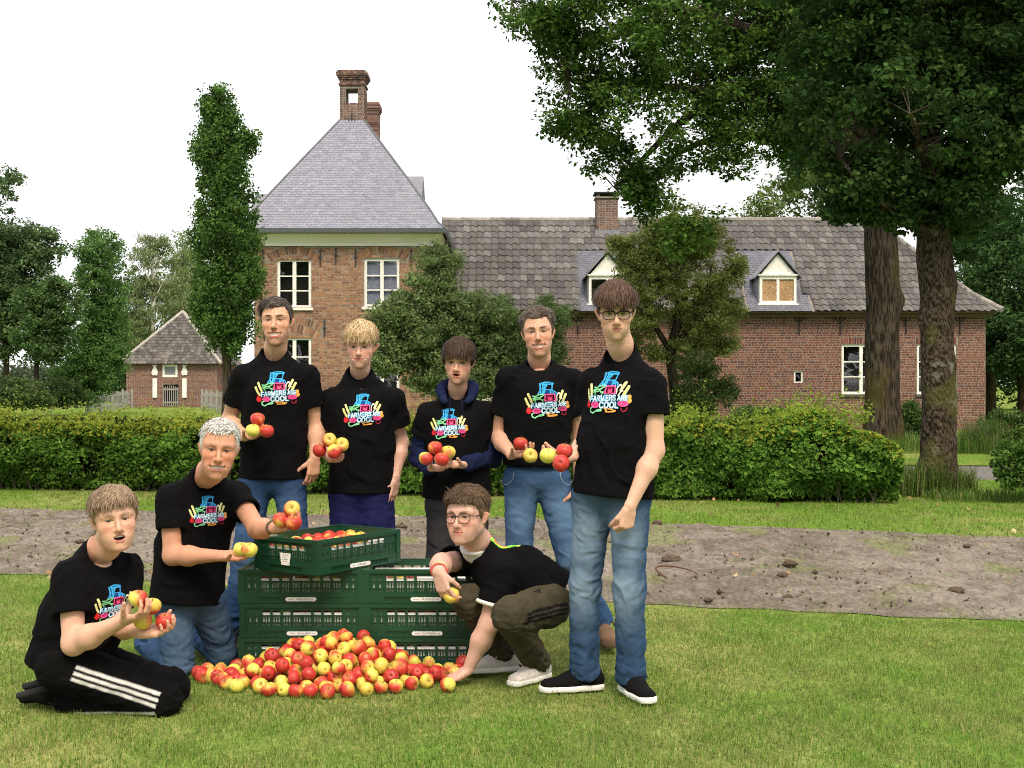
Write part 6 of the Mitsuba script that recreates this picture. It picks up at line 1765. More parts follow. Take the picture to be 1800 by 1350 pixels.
def shirt_prims(b, grow=0.0, sleeves=True):
    k = b['build']; pr = []
    xd = unit(b['shR'] - b['shL'])
    up = unit(b['nb'] - b['pel'])
    ch = (b['shR'] + b['shL']) / 2 - up * .10 * b['sc'] + b.get('chest_off', 0)
    wa = b['waist']; hm = b['hem']
    cw, cd = b.get('chest', (.178, .120)); ww, wd = b.get('belly', (.165, .118)); hw, hd_ = b.get('hemr', (.178, .125))
    pr.append(Cap(ch, wa, (cw, cd), (ww, wd), x=xd, k=.05)); pr.append(Cap(wa, hm, (ww, wd), (hw, hd_), x=xd, k=.05))
    pr.append(Cap(hm, hm + (hm - wa) * .6, (hw, hd_), (hw, hd_), x=xd, k=.0))
    dn_ = np.array([0, 0, -.014]); pr.append(Cap(b['shL'] + dn_, b['shR'] + dn_, (.046, .052), k=.05))
    nd = unit(b['neckdir'])
    for s in ('shL', 'shR'):
        pr.append(Cap(b['nb'] - nd * .030, b[s] - up * .018, (.060, .056), (.044, .048), x=up, k=.05))
    pr.append(Cap(b['nb'] - nd * .07, b['nb'] - nd * .0, (.078, .074), (.071, .070), x=xd, k=.04))
    return pr


def build_shirt(key, b, colour, rng, part='t_shirt', name_label=None, neck_r=.065, collar=None, res=.0075, noprint=False, sleeve_r=(.058, .076), sleeve_frac=.62, inner_tee=None):
    xd = unit(b['shR'] - b['shL']); up = unit(b['nb'] - b['pel'])
    body = shirt_prims(b); sl = []
    for s in 'LR':
        sh, el = b['sh' + s], b['el' + s]; d = unit(el - sh); L = np.linalg.norm(el - sh)
        t = b.get('sleeve' + s, sleeve_frac); e = sh + d * L * t
        sl.append((Cap(sh + d * .015, e + d * .09, sleeve_r[0], sleeve_r[1], k=.05), e, d))
    hn = unit(b['hem'] - b['waist']) if 'hemn' not in b else unit(b['hemn'])
    nb = b['nb']; nu = unit(b['neckdir'])
    nf = b['fwd']

    def f(p):
        d = union(body, p)
        d = cut(d, p, b['hem'], hn)
        for c, e, dd in sl:
            m = ((p - c.c) ** 2).sum(1) < (c.R + .12) ** 2
            if m.any():
                q = p[m]; ds = np.maximum(c.d(q), (q - e) @ dd)
                inn = np.maximum(np.linalg.norm((q - e) - ((q - e) @ dd)[:, None] * dd, axis=1) - (sleeve_r[1] - .020), -((q - e) @ dd + .05))
                ds = np.maximum(ds, -inn)
                d[m] = smin(d[m], ds, .035)
        c0 = nb - nu * .012 + nf * b.get('neckfwd', .010)
        tl = unit(nu + nf * b.get('necktilt', .75))
        q = p - c0; al = q @ tl; rr = np.linalg.norm(q - al[:, None] * tl, axis=1)
        d = np.maximum(d, -np.maximum(rr - neck_r, np.maximum(-al - .002, al - .16)))
        d = np.where(np.linalg.norm(q, axis=1) < .13, np.maximum(d, (p - nb) @ unit(nu + nf * .25) - .014), d)
        return d
    allp = body + [c for c, _, _ in sl]
    lo, hi = box_of(allp, .02)
    V, F = nets(f, lo, hi, res, relax=2)
    N = normals(V, F)
    wt = np.clip(np.abs((V - b['hem']) @ hn) / .05, .25, 1)
    for c, e, dd in sl: wt = np.minimum(wt, np.where(np.linalg.norm(V - e, axis=1) < .12, np.clip(np.abs((V - e) @ dd) / .05, .12, 1), 1))
    wt = np.minimum(wt, np.clip((np.linalg.norm(V - nb, axis=1) - .07) / .08, .0, 1))
    V0 = V
    V = folds(V, N, b.get('fold', .010), 7.5, int(rng.integers(1000)), axis=up + .35 * xd * rng.choice([-1, 1]))
    V = folds(V, N, b.get('fold', .010) * .45, 17, int(rng.integers(1000)), axis=up)
    V = V0 + (V - V0) * wt[:, None]
    N = normals(V, F)
    c = vcol(colour, len(V)) * (.9 + .25 * noise_on(V, 50))[:, None]
    k = add(key + '__' + part, (V, F), 'mat_cloth', smooth=True, color=c)
    # ribbed neck band
    ck = nb - nu * .012 + nf * b.get('neckfwd', .010)
    tl = unit(nu + nf * b.get('necktilt', .75)); a = np.linspace(0, 2 * np.pi, 41)[:-1]; e1 = unit(np.cross(tl, nf)); e2 = np.cross(tl, e1)
    pts = np.array([ck + tl * .001 + (e1 * math.cos(t) + e2 * math.sin(t)) * (neck_r + .004) for t in a])
    q = np.vstack([pts, pts[:1]])
    m = tube(q, .0070, 6, cap=False); cc = colour if collar is None else collar
    add(k + '__neck_band', m, 'mat_cloth', smooth=True, color=vcol(cc, len(m[0])))
    return k, V, F, N


# the print on the shirts: flat coloured shapes, width 1, origin in its middle
def Lg(x, y): return ((x - 770) / 1300.0, (640 - y) / 1300.0)


def logo_shapes():
    def line(pts, w): return LineString([Lg(*p) for p in pts]).buffer(w / 1300.0, quad_segs=3)
    def blob(x, y, r, ry=None): g = Point(0, 0).buffer(1, quad_segs=5); return affinity.translate(affinity.scale(g, r / 1300, (ry or r) / 1300), *Lg(x, y))
    S = []
    blue = unary_union([line([(610, 150), (700, 125), (850, 125), (940, 150), (930, 175), (620, 180), (610, 150)], 17), line([(640, 180), (650, 330), (640, 470)], 22), line([(915, 180), (905, 330)], 17), line([(690, 200), (700, 300), (760, 205), (690, 200)], 15), line([(650, 330), (905, 335)], 16),
                        line([(560, 160), (570, 240), (580, 420)], 22), line([(600, 300), (540, 400), (500, 470)], 18), line([(700, 320), (690, 440)], 22), line([(850, 340), (860, 440)], 18), line([(860, 380), (940, 360), (1010, 400), (1030, 470)], 14), line([(880, 420), (950, 400), (970, 450)], 14), line([(580, 440), (640, 430), (690, 450)], 20)])
    S.append(((.05, .36, .72), blue))
    S.append(((.01, .06, .22), Polygon([Lg(*p) for p in [(720, 340), (840, 340), (840, 440), (700, 440)]])))
    S.append(((.22, .62, .32), unary_union([line([(350, 520), (430, 530), (520, 480), (600, 470)], 17), line([(350, 590), (450, 560), (560, 560), (650, 500)], 18), line([(380, 640), (400, 590), (480, 620), (560, 590), (640, 640)], 15), line([(430, 690), (420, 620)], 13), line([(640, 690), (660, 610), (600, 640)], 13), line([(560, 480), (640, 450), (680, 480)], 15), line([(330, 650), (360, 700)], 13)])))
    S.append(((.72, .12, .32), line([(715, 470), (980, 462), (1000, 600), (1010, 640), (700, 650), (715, 470)], 17)))
    S.append(((.25, .01, .05), Polygon([Lg(*p) for p in [(760, 500), (930, 495), (950, 650), (740, 655)]])))
    S.append(((.72, .10, .24), Polygon([Lg(*p) for p in [(785, 530), (830, 560), (880, 555), (915, 520), (905, 620), (860, 640), (800, 630)]])))
    S.append(((.72, .70, .30), unary_union([line([(225, 460), (300, 620), (330, 690)], 34), line([(155, 590), (220, 740), (270, 810)], 34), line([(1210, 370), (1180, 460), (1140, 550)], 36), line([(1300, 460), (1240, 600), (1210, 680)], 34)])))
    S.append(((.80, .78, .66), unary_union([line([(1050, 640), (1040, 520), (1080, 430), (1120, 420)], 13), line([(1080, 420), (1130, 460), (1180, 560)], 13), line([(1100, 680), (1150, 590), (1190, 570)], 13)])))
    S.append(((.62, .03, .04), unary_union([blob(250, 940, 78, 80), blob(235, 870, 40, 40)])))
    S.append(((.80, .10, .32), unary_union([blob(470, 935, 125, 80), blob(1220, 870, 130, 75)])))
    S.append(((.45, .02, .14), unary_union([line([(400, 930), (450, 900), (520, 930), (470, 970), (430, 950)], 9), line([(1150, 870), (1210, 840), (1280, 870), (1220, 910), (1190, 880)], 9)])))
    S.append(((.86, .42, .09), unary_union([blob(1350, 710, 52, 58), blob(1365, 800, 58, 58), line([(740, 1000), (820, 1060), (800, 1000), (1060, 1050), (1000, 1075), (790, 1085)], 15)])))
    S.append(((.36, .03, .05), line([(1190, 980), (1210, 1040), (1260, 1060), (1310, 1030), (1320, 970)], 13)))
    S.append(((.25, .68, .36), unary_union([line([(390, 1000), (330, 1030), (350, 1110), (420, 1135), (520, 1080), (590, 1040)], 17), line([(540, 1075), (660, 1050)], 30)])))
    return S


LOGO = logo_shapes()


def tri2d(g, size):
    out = []
    for q in getattr(g, 'geoms', [g]):
        if q.area < 1e-6: continue
        v, f = trimesh.creation.triangulate_polygon(q.simplify(.002), engine='earcut')
        v3 = np.c_[v, np.zeros(len(v))]
        v3, f = trimesh.remesh.subdivide_to_size(v3, f, size, max_iter=8)
        out.append((v3, f))
    m = join(out); return np.array(m.vertices)[:, :2], np.array(m.faces)


def text2d(txt, h, bold=True):
    m = meshkit.text_mesh(txt, h, .001, bold=bold)
    v, f = np.array(m.vertices), np.array(m.faces); n = m.face_normals
    f = f[n[:, 2] > .9]; u, inv = np.unique(f, return_inverse=True); return v[u][:, :2], inv.reshape(-1, 3)


_t1, _t2, _t3 = text2d('FARMERS', .150), text2d('ARE', .118), text2d('COOL', .170)


def fit(t, x0, y0, x1, y1, slope):
    v, f = t; lo, hi = v.min(0), v.max(0); q = (v - lo) / (hi - lo); p0, p1 = Lg(x0, y1), Lg(x1, y0)
    p = np.array(p0) + q * (np.array(p1) - p0); p[:, 1] += slope * (q[:, 0] - .5); return p, f


TEXT = [fit(_t1, 315, 695, 1050, 838, .05), fit(_t2, 1090, 680, 1315, 800, .01), fit(_t3, 605, 840, 1120, 1000, .02)]
BACK = []
for (p, f) in TEXT:
    g = unary_union([Polygon(p[t]).buffer(.0) for t in f]).buffer(.010, quad_segs=2).simplify(.004); BACK.append(g)
LOGO2D = [(c, tri2d(g, .05)) for c, g in LOGO] + [((.10, .38, .66), tri2d(unary_union(BACK), .05))] + [((.86, .90, .94), t) for t in TEXT]


def put_print(key, V, N, centre, right, fwd, width, turn=0.0):
    """lays the print on the shirt: looks up how far the cloth stands out at each corner"""
    from scipy.interpolate import LinearNDInterpolator, NearestNDInterpolator
    fwd = unit(fwd); right = unit(np.asarray(right) - fwd * (np.asarray(right) @ fwd)); up = np.cross(right, fwd)
    if up[2] < 0: up = -up
    q = V - centre; a, b, c = q @ right, q @ up, q @ fwd
    m = (N @ fwd > .05) & (np.abs(a) < width * .75) & (np.abs(b) < width * .75) & (c > -.2)
    if m.sum() < 8: return
    it = LinearNDInterpolator(np.c_[a[m], b[m]], c[m]); nn = NearestNDInterpolator(np.c_[a[m], b[m]], c[m])
    vs = []; ct, st = math.cos(turn), math.sin(turn)
    for i, (col, (p, f)) in enumerate(LOGO2D):
        pp = p @ np.array([[ct, st], [-st, ct]]) * width
        z = it(pp); z = np.where(np.isnan(z), nn(pp), z)
        vs.append(((centre + right * pp[:, :1] + up * pp[:, 1:] + fwd * (z + .0022 + .00035 * i)[:, None], f), col))
    mm, cc = joinc(vs)
    add(key + '__print', mm, 'mat_cloth', color=cc)


def build_trousers(key, b, colour, rng, part='jeans', fade=0.0, fadec=(.42, .50, .58), cuff=.060, thigh=.088, knee=.066, res=.0078, fold=.010, cutknee=None, legs='LR', stripes=None, waistcut=True, knee_fwd=True):
    pr = []; xd = unit(b['hipR'] - b['hipL'])
    up = unit(b['waist'] - b['pel'])
    pr.append(Cap(b['hipL'], b['hipR'], (.090, .104), x=up, k=.03))
    pr.append(Cap(b['pel'] + up * .02, b['pel'] + up * .07, (.135, .095), (.128, .092), x=xd, k=.04))
    ends = []
    for s in legs:
        h, kn, an = b['hip' + s], b['kn' + s], b['an' + s]
        pr += [Cap(h, kn, (thigh, thigh * 1.05), knee, x=xd, k=.035), Cap(kn, an + unit(an - kn) * .06, knee * .98, cuff, x=xd, k=.03)]
        ends.append((kn, an, b.get('cut' + s)))

    def f(p):
        d = union(pr, p)
        for kn, an, ct in ends:
            n = unit(an - kn); o = an + n * b.get('cuff_drop', .02)
            if ct is not None: o, n = ct
            q = p - o; al = q @ n; rr = np.linalg.norm(q - al[:, None] * n, axis=1)
            d = np.where((al > -.1) & (rr < .16), np.maximum(d, al), d)
        return d
    lo, hi = box_of(pr, .02)
    V, F = nets(f, lo, hi, res, relax=2); N = normals(V, F)
    wt = np.full(len(V), .55)
    for s in legs:
        kn, an = b['kn' + s], b['an' + s]
        wt = np.maximum(wt, np.exp(-(np.linalg.norm(V - kn, axis=1) / .16) ** 2)); wt = np.maximum(wt, 1.25 * np.exp(-(np.linalg.norm(V - an, axis=1) / .20) ** 2))
    V2 = folds(V, N, 1.0, 10, int(rng.integers(1000)), axis=xd); V = V + (V2 - V) * (fold * 1.3 * wt)[:, None]
    V2 = folds(V, N, 1.0, 22, int(rng.integers(1000)), axis=xd); V = V + (V2 - V) * (fold * .55 * wt)[:, None]
    N = normals(V, F)
    c = vcol(colour, len(V)) * (.72 + .56 * meshkit.fbm(V * np.array([30, 30, 11]), 3, seed=5))[:, None]
    if fade:
        m = np.zeros(len(V))
        for s in legs:
            h, kn, an = b['hip' + s], b['kn' + s], b['an' + s]
            fw = unit(b['fwd'] * np.array([1, 1, 0]))
            for o_, r in ((h * .55 + kn * .45, .15), (kn, .13)):
                m = np.maximum(m, np.exp(-((((V - o_ - fw * .07) ** 2).sum(1)) / r ** 2)) * np.clip(N @ fw * 1.1 + .1, 0, 1))
        m = (m * fade * (.5 + .9 * meshkit.fbm(V * np.array([9, 9, 22]), 3, seed=2)))[:, None].clip(0, 1)
        c = c * (1 - m) + lin(fadec) * m
    if stripes is not None:
        c = stripes(V, c)
    k = add(key + '__' + part, (V, F), 'mat_cloth', smooth=True, color=c.clip(.003, .9))
    return k, V, F, N


def shoe(key, an, toe, up=(0, 0, 1), colour=(.02, .02, .022), sole=(.75, .75, .73), sc=1.0, lace=(.03, .03, .03), ankle=True, kind='shoe', soleh=.028, mark=None):
    """an: ankle joint; toe: direction to the toes"""
    u = unit(up); t = unit(np.asarray(toe) - u * (np.asarray(toe) @ u)); s = np.cross(t, u)
    g = an - u * .085 * sc                                     # on the ground below the ankle
    A = lambda a, b_, c=0.0: g + (t * a + u * b_ + s * c) * sc
    pr = [Cap(A(-.055, .040), A(.06, .042), (.034 * sc, .042 * sc), (.042 * sc, .040 * sc), x=s, k=.02), Cap(A(.06, .036), A(.165, .030), (.043 * sc, .036 * sc), (.038 * sc, .026 * sc), x=s, k=.02)]
    if ankle: pr.append(Cap(A(-.030, .055), A(-.022, .098), (.034 * sc, .046 * sc), (.036 * sc, .046 * sc), x=s, k=.025)); pr.append(Cap(A(-.0, .085), A(.085, .050), (.028 * sc, .024 * sc), x=s, k=.02))
    lo, hi = box_of(pr, .012)
    V, F = nets(lambda p: np.maximum(union(pr, p), -((p - g) @ u - .018 * sc)), lo, hi, .0050, relax=1)
    c = vcol(colour, len(V)) * (.85 + .3 * noise_on(V, 70))[:, None]
    k = add(key + '__' + kind, (V, F), 'mat_matte', smooth=True, color=c.clip(.003, .9))
    ps = [Cap(A(-.058, .015), A(.06, .015), (.038 * sc, .03 * sc), (.046 * sc, .03 * sc), x=s, k=.015), Cap(A(.06, .015), A(.170, .015), (.047 * sc, .03 * sc), (.041 * sc, .03 * sc), x=s, k=.015)]
    lo, hi = box_of(ps, .012)
    V, F = nets(lambda p: np.maximum(np.maximum(union(ps, p), (p - g) @ u - soleh * sc), -((p - g) @ u - .002)), lo, hi, .0050, relax=1)
    add(k + '__sole', (V, F), 'mat_matte', smooth=40, color=None) if False else add(k + '__sole', (V, F), 'mat_matte', smooth=True, color=vcol(sole, len(V)))
    if lace is not None:
        tb = []
        for q in range(4):
            a = .035 + q * .022; h = .083 - q * .0085
            tb.append(tube(smooth_path([A(a, h - .006, -.027), A(a + .004, h + .006, 0), A(a, h - .006, .027)], 7), .0032 * sc, 5))
        tb.append(tube(smooth_path([A(.03, .09, 0), A(.02, .095, .03), A(.045, .075, .05)], 7), .0028 * sc, 5)); tb.append(tube(smooth_path([A(.03, .09, 0), A(.03, .10, -.03), A(.06, .075, -.05)], 7), .0028 * sc, 5))
        m = join(tb); add(k + '__laces', m, 'mat_matte', smooth=True, color=vcol(lace, len(m.vertices)))
    return k, A


def stick_patch(key, part, V, N, centre, right, fwd, polys, colour):
    """a small flat emblem laid on the cloth"""
    from scipy.interpolate import NearestNDInterpolator
    fwd = unit(fwd); right = unit(np.asarray(right) - fwd * (np.asarray(right) @ fwd)); up = np.cross(right, fwd); up = up if up[2] > 0 else -up
    q = V - centre; a, b, c = q @ right, q @ up, q @ fwd
    m = (N @ fwd > .1) & (np.hypot(a, b) < .14)
    if m.sum() < 5: return
    nn = NearestNDInterpolator(np.c_[a[m], b[m]], c[m])
    vs = []
    for i, (col, g) in enumerate(polys):
        p, f = tri2d(g, .012); vs.append(((centre + right * p[:, :1] + up * p[:, 1:] + fwd * (nn(p) + .003 + .0004 * i)[:, None], f), col))
    mm, cc = joinc(vs); add(key + '__' + part, mm, 'mat_cloth', color=cc)
BLACK = (.0050, .0050, .0060)
DENIM = (.055, .105, .205)
NOP = dict(build=1)


def person(label, y0, J, head, hands, shirt=None, print_at=None, arms=True, thin=1.0, sleeves_skin=True):
    """J: joints as (u, v[, dy]) read off the photograph at distance y0 + dy, or points"""
    key = thing('person', label, 'person')
    b = {}
    for n_, q in J.items():
        if isinstance(q, tuple) and n_ not in ('chest', 'belly', 'hemr', 'fwd', 'neckdir', 'hemn') and len(q) in (2, 3) and q[0] > 20:
            b[n_] = P(q[0], q[1], y0 + (q[2] if len(q) > 2 else 0))
        else: b[n_] = np.array(q, float) if isinstance(q, (tuple, list, np.ndarray)) else q
    b.setdefault('build', 1.0); b.setdefault('sc', 1.0)
    b['fwd'] = unit(b.get('fwd', np.array([0, -1, 0.])))
    sc = head['sc']; R = frame(*head['rot'])
    org = P(head['eye'][0], head['eye'][1], y0 + head.get('dy', 0)) - R[:, 1] * .082 * sc
    b.setdefault('neckdir', unit((org - R[:, 2] * .06) - b['nb'])); b['neckdir'] = unit(b['neckdir'])
    b['head'] = org
    rg = np.random.default_rng(abs(hash(label)) % 1000 if False else sum(map(ord, label)))
    parts = []
    hv, hf, hc = build_head(key, head, R, org, sc, b['nb'] - b['neckdir'] * .035 - b['fwd'] * .010, head.get('neck', .056), rg)
    parts.append(((hv, hf), hc))
    skin = lin(head['skin']) * head.get('armtone', 1.0)
    for s in 'LR':
        h = hands[s]; wr = b['wr' + s]
        hp = hand_prims(wr, h['d'], h['n'], 1 if s == 'R' else -1, h.get('curl', .5), h.get('spread', .10), h.get('sc', 1.0), h.get('tcurl', .4), h.get('tout', .75))
        v, f, c = arm_mesh(b['sh' + s], b['el' + s], wr, hp, skin, 1.0, thin, rg, from_t=.25)
        parts.append(((v, f), c))
    core = [Cap(b['nb'] * .45 + b['waist'] * .55, b['waist'], (.09, .06), (.10, .065), x=b['shR'] - b['shL'], k=.03), Cap(b['waist'], b['pel'], (.11, .075), (.11, .08), x=b['shR'] - b['shL'], k=.03), Cap(b['shL'], b['shR'], .030, k=.03), Cap((b['shL'] + b['shR']) / 2, b['waist'], .045, k=.03)]
    for s in 'LR': core += [Cap(b['hip' + s], b['kn' + s], .066, .045, k=.03), Cap(b['kn' + s], b['an' + s], .046, .032, k=.02), Cap(b['sh' + s], b['sh' + s] * .7 + b['el' + s] * .3, .042, .040, k=.02)]
    lo, hi = box_of(core, .03); v, f = nets(lambda p: union(core, p), lo, hi, .014, relax=1)
    parts.append(((v, f), vcol(skin, len(v))))
    m, c = joinc(parts)
    scene[key] = mikit.ply(m, 'mat_skin', smooth=True, color=c)
    b['R'] = R
    return key, b, rg


def checklen(b, nm):
    L = lambda a, c: np.linalg.norm(b[a] - b[c])
    print(nm, ' '.join(f'{a}-{c} {L(a, c):.2f}' for a, c in [('shL', 'shR'), ('shL', 'elL'), ('elL', 'wrL'), ('shR', 'elR'), ('elR', 'wrR'), ('hipL', 'knL'), ('knL', 'anL'), ('hipR', 'knR'), ('knR', 'anR'), ('nb', 'pel')]))


FAIR, TAN, RUDDY = (.60, .375, .275), (.56, .33, .225), (.56, .285, .185)
cup = [(.35, .75, .5), (.3, .7, .5), (.3, .7, .5), (.35, .75, .5)]
flatish = [(.2, .45, .3)] * 4
fist = [(1.1, 1.3, .7), (1.05, 1.35, .7), (1.1, 1.35, .7), (1.15, 1.3, .7)]
relaxed = [(.35, .5, .35), (.45, .55, .4), (.5, .6, .4), (.55, .6, .4)]

# ---- tall man at the left, three apples in his right hand
k, b, rg = person('tall dark haired smiling man standing leftmost, black printed t-shirt, three apples in hand', 7.1, dict(
    nb=(482, 622, .05), shR=(428, 657), shL=(539, 657), elR=(402, 742, .08), wrR=(431, 768, -.14), elL=(557, 748, .06), wrL=(553, 805, -.03),
    waist=(481, 765, .02), pel=(480, 845, .03), hem=(480, 841, .02), hipR=(452, 838, .03), hipL=(508, 838, .03), knR=(428, 985, .0), anR=(408, 1105, .05), knL=(522, 985, .0), anL=(532, 1108, .05), hemr=(.190, .130), chest=(.180, .122), belly=(.174, .122)),
    dict(eye=(482, 562.5), dy=-.07, rot=(0, 4, -1), sc=1.04, skin=(.58, .335, .225), hair=(.030, .022, .018), hair2=(.13, .105, .095), long=1.13, smile=1.0, open=.0125, teeth=True, squint=.0040, stubble=.5, brow=(.03, .022, .018), nose=.003,
         hairmap=hairmap(.064, .012, .006, temple=.02, recede=.010, part=.40), flow=flow_dir((1, .1, .15), (.2, -.3, -1)), slen=.045, strands=1500, sfall=.5),
    dict(R=dict(d=(.80, -.55, .10), n=(-.05, -.30, .95), curl=cup), L=dict(d=(-.08, -.05, -1), n=(-.6, .8, 0), curl=relaxed)))
checklen(b, 'A')
sk_, V, F_, N_ = build_shirt(k, b, BLACK, rg)
put_print(sk_, V, N_, P(486, 684, 6.98), X_, -Y_, .235)
build_trousers(k, b, (.024, .055, .135), rg, fade=.5, fadec=(.09, .16, .30), thigh=.090, knee=.066, cuff=.056)
for s, tx in (('R', -.2), ('L', .15)): shoe(k, b['an' + s], (tx, -1, 0), colour=(.03, .028, .026), sole=(.05, .05, .05), sc=1.05)
bt = LineString([(0, 0), (1, 0)])
m = tube(np.array([b['wrL'] * .8 + b['elL'] * .2 + np.array([math.cos(a) * .031, math.sin(a) * .027, .004 * math.sin(a)]) for a in np.linspace(0, 6.2832, 25)]), .005, 6)
add(k + '__wristband', m, 'mat_gloss', smooth=True, color=vcol((.75, .32, .05), len(m[0])))

# ---- blond boy
k, b, rg = person('blond boy in black printed t-shirt and navy shorts, hand in pocket', 7.15, dict(
    nb=(632, 656, .05), shR=(581, 697), shL=(689, 697), elR=(568, 776, .08), wrR=(577, 800, -.13), elL=(706, 778, .08), wrL=(695, 842, .0),
    waist=(635, 780, .02), pel=(634, 872, .03), hem=(635, 866, .02), hipR=(609, 865, .03), hipL=(661, 865, .03), knR=(612, 985), anR=(612, 1098, .05), knL=(668, 985), anL=(668, 1098, .05), hemr=(.186, .128), chest=(.170, .115), belly=(.172, .120), fold=.013),
    dict(eye=(631, 610), dy=-.07, rot=(0, -3, 1), sc=.99, skin=(.60, .355, .28), hair=(.36, .235, .115), hair2=(.60, .47, .29), brow=(.26, .16, .09), browd=.6, smile=.45, squint=.0046, jaw=.92, ear=2.0, lip=(.46, .16, .15), neck=.051, browt=1.0,
         hairmap=hairmap(.036, .030, .006, fringe=.008, temple=.004, sideburn=-.005), flow=flow_dir((.35, 1, 0), (0, .5, -1)), slen=.05, strands=2200, sfall=.6, slift=.15, mess=.2, hairlump=.5),
    dict(R=dict(d=(.45, -.75, -.25), n=(.25, -.25, .93), curl=cup), L=dict(d=(-.15, -.05, -1), n=(-.8, .4, 0), curl=flatish)), thin=.86)
checklen(b, 'B')
sk_, V, F_, N_ = build_shirt(k, b, BLACK, rg, collar=(.010, .012, .045), sleeve_r=(.060, .082))
put_print(sk_, V, N_, P(637, 722, 7.03), X_, -Y_, .222)
b['cutR'] = (P(612, 938, 7.15), np.array([0, 0, -1.0])); b['cutL'] = (P(668, 938, 7.15), np.array([0, 0, -1.0]))
build_trousers(k, b, (.014, .016, .070), rg, part='shorts', thigh=.092, knee=.10, cuff=.09)
for s in 'RL': shoe(k, b['an' + s], (0, -1, 0), colour=(.5, .5, .5), sc=1.0)

# ---- dark haired boy in a hooded sweater under the shirt
k, b, rg = person('dark haired boy with long fringe, navy hoodie under black t-shirt, apples in cupped hands', 7.1, dict(
    nb=(803, 692, .05), shR=(755, 724), shL=(850, 724), elR=(738, 802, .07), wrR=(757, 822, -.15), elL=(866, 802, .07), wrL=(818, 816, -.15),
    waist=(803, 795, .02), pel=(803, 885, .03), hem=(803, 874, .02), hipR=(778, 885, .03), hipL=(828, 885, .03), knR=(773, 990), anR=(776, 1098, .05), knL=(838, 990), anL=(842, 1098, .05), hemr=(.190, .132), chest=(.160, .115), belly=(.168, .122), sleeveL=.52, sleeveR=.52),
    dict(eye=(803, 638), dy=-.07, rot=(-6, -2, 2), sc=.98, skin=(.57, .335, .25), hair=(.030, .018, .013), hair2=(.070, .042, .030), brow=(.03, .02, .015), browd=.4, open=.0035, lipt=1.15, squint=.0054, jaw=.92, neck=.050, lip=(.50, .17, .15),
         hairmap=hairmap(.022, .026, .015, fringe=.010, temple=-.004, sideburn=-.020), flow=flow_dir((-.25, 1, 0), (0, .25, -1)), slen=.05, strands=2200, sfall=.8, slift=.08, mess=.14, hairlump=.35, hairtex=55),
    dict(R=dict(d=(.72, -.60, .0), n=(.1, -.25, .95), curl=cup), L=dict(d=(-.85, -.45, .0), n=(-.05, -.25, .95), curl=cup)), thin=.84)
checklen(b, 'C')
sk_, V, F_, N_ = build_shirt(k, b, BLACK, rg, sleeve_r=(.066, .084), collar=(.012, .012, .016))
put_print(sk_, V, N_, P(789, 746, 6.98), X_, -Y_, .205)
NAVY = (.011, .016, .052)
hp = []
for s in 'LR':
    d_ = unit(b['wr' + s] - b['el' + s])
    hp += [Cap(b['sh' + s] * .6 + b['el' + s] * .4, b['el' + s], .062, .056, k=.02), Cap(b['el' + s], b['wr' + s] - d_ * .015, .057, .043, k=.03)]
    m = [Cap(b['wr' + s] - d_ * .045, b['wr' + s] - d_ * .01, .040, .037, k=.01)]
    hp += m
lo, hi = box_of(hp, .02); V, F_ = nets(lambda p: union(hp, p), lo, hi, .007); N_ = normals(V, F_); V = folds(V, N_, .010, 16, 5, axis=X_)
hk_ = add(k + '__hoodie', (V, F_), 'mat_cloth', smooth=True, color=vcol(NAVY, len(V)))
nb, nd = b['nb'], b['neckdir']; ring = []
for a in np.linspace(-2.5, 2.5, 26):
    ring.append(nb + nd * (.035 + .018 * math.cos(a)) + np.array([math.sin(a) * .088, math.cos(a) * .078 - .005 - (.05 if abs(a) > 2.2 else 0), -.055 * max(0, abs(a) - 1.2)]))
m = tube(smooth_path(ring, 40), np.interp(np.linspace(0, 1, 40), [0, .2, .5, .8, 1], [.014, .027, .040, .027, .014]), 12); m = (folds(np.asarray(m[0]), normals(np.asarray(m[0]), m[1]), .006, 20, 3), m[1])
add(hk_ + '__hood', m, 'mat_cloth', smooth=True, color=vcol(NAVY, len(m[0])))
for s in (-1, 1):
    q = nb + nd * .0 + np.array([s * .03, -.115, -.02]); m = tube(smooth_path([q, q + [s * .004, -.02, -.05], q + [s * .006, -.025, -.10]], 6), .003, 5)
    add(hk_ + '__drawstring', m, 'mat_cloth', smooth=True, color=vcol(NAVY, len(m[0])))
build_trousers(k, b, (.028, .028, .032), rg, part='trousers', thigh=.088, knee=.070, cuff=.064, fade=.3, fadec=(.06, .06, .065))
for s in 'RL': shoe(k, b['an' + s], (0, -1, 0), colour=(.04, .04, .04), sc=1.0)

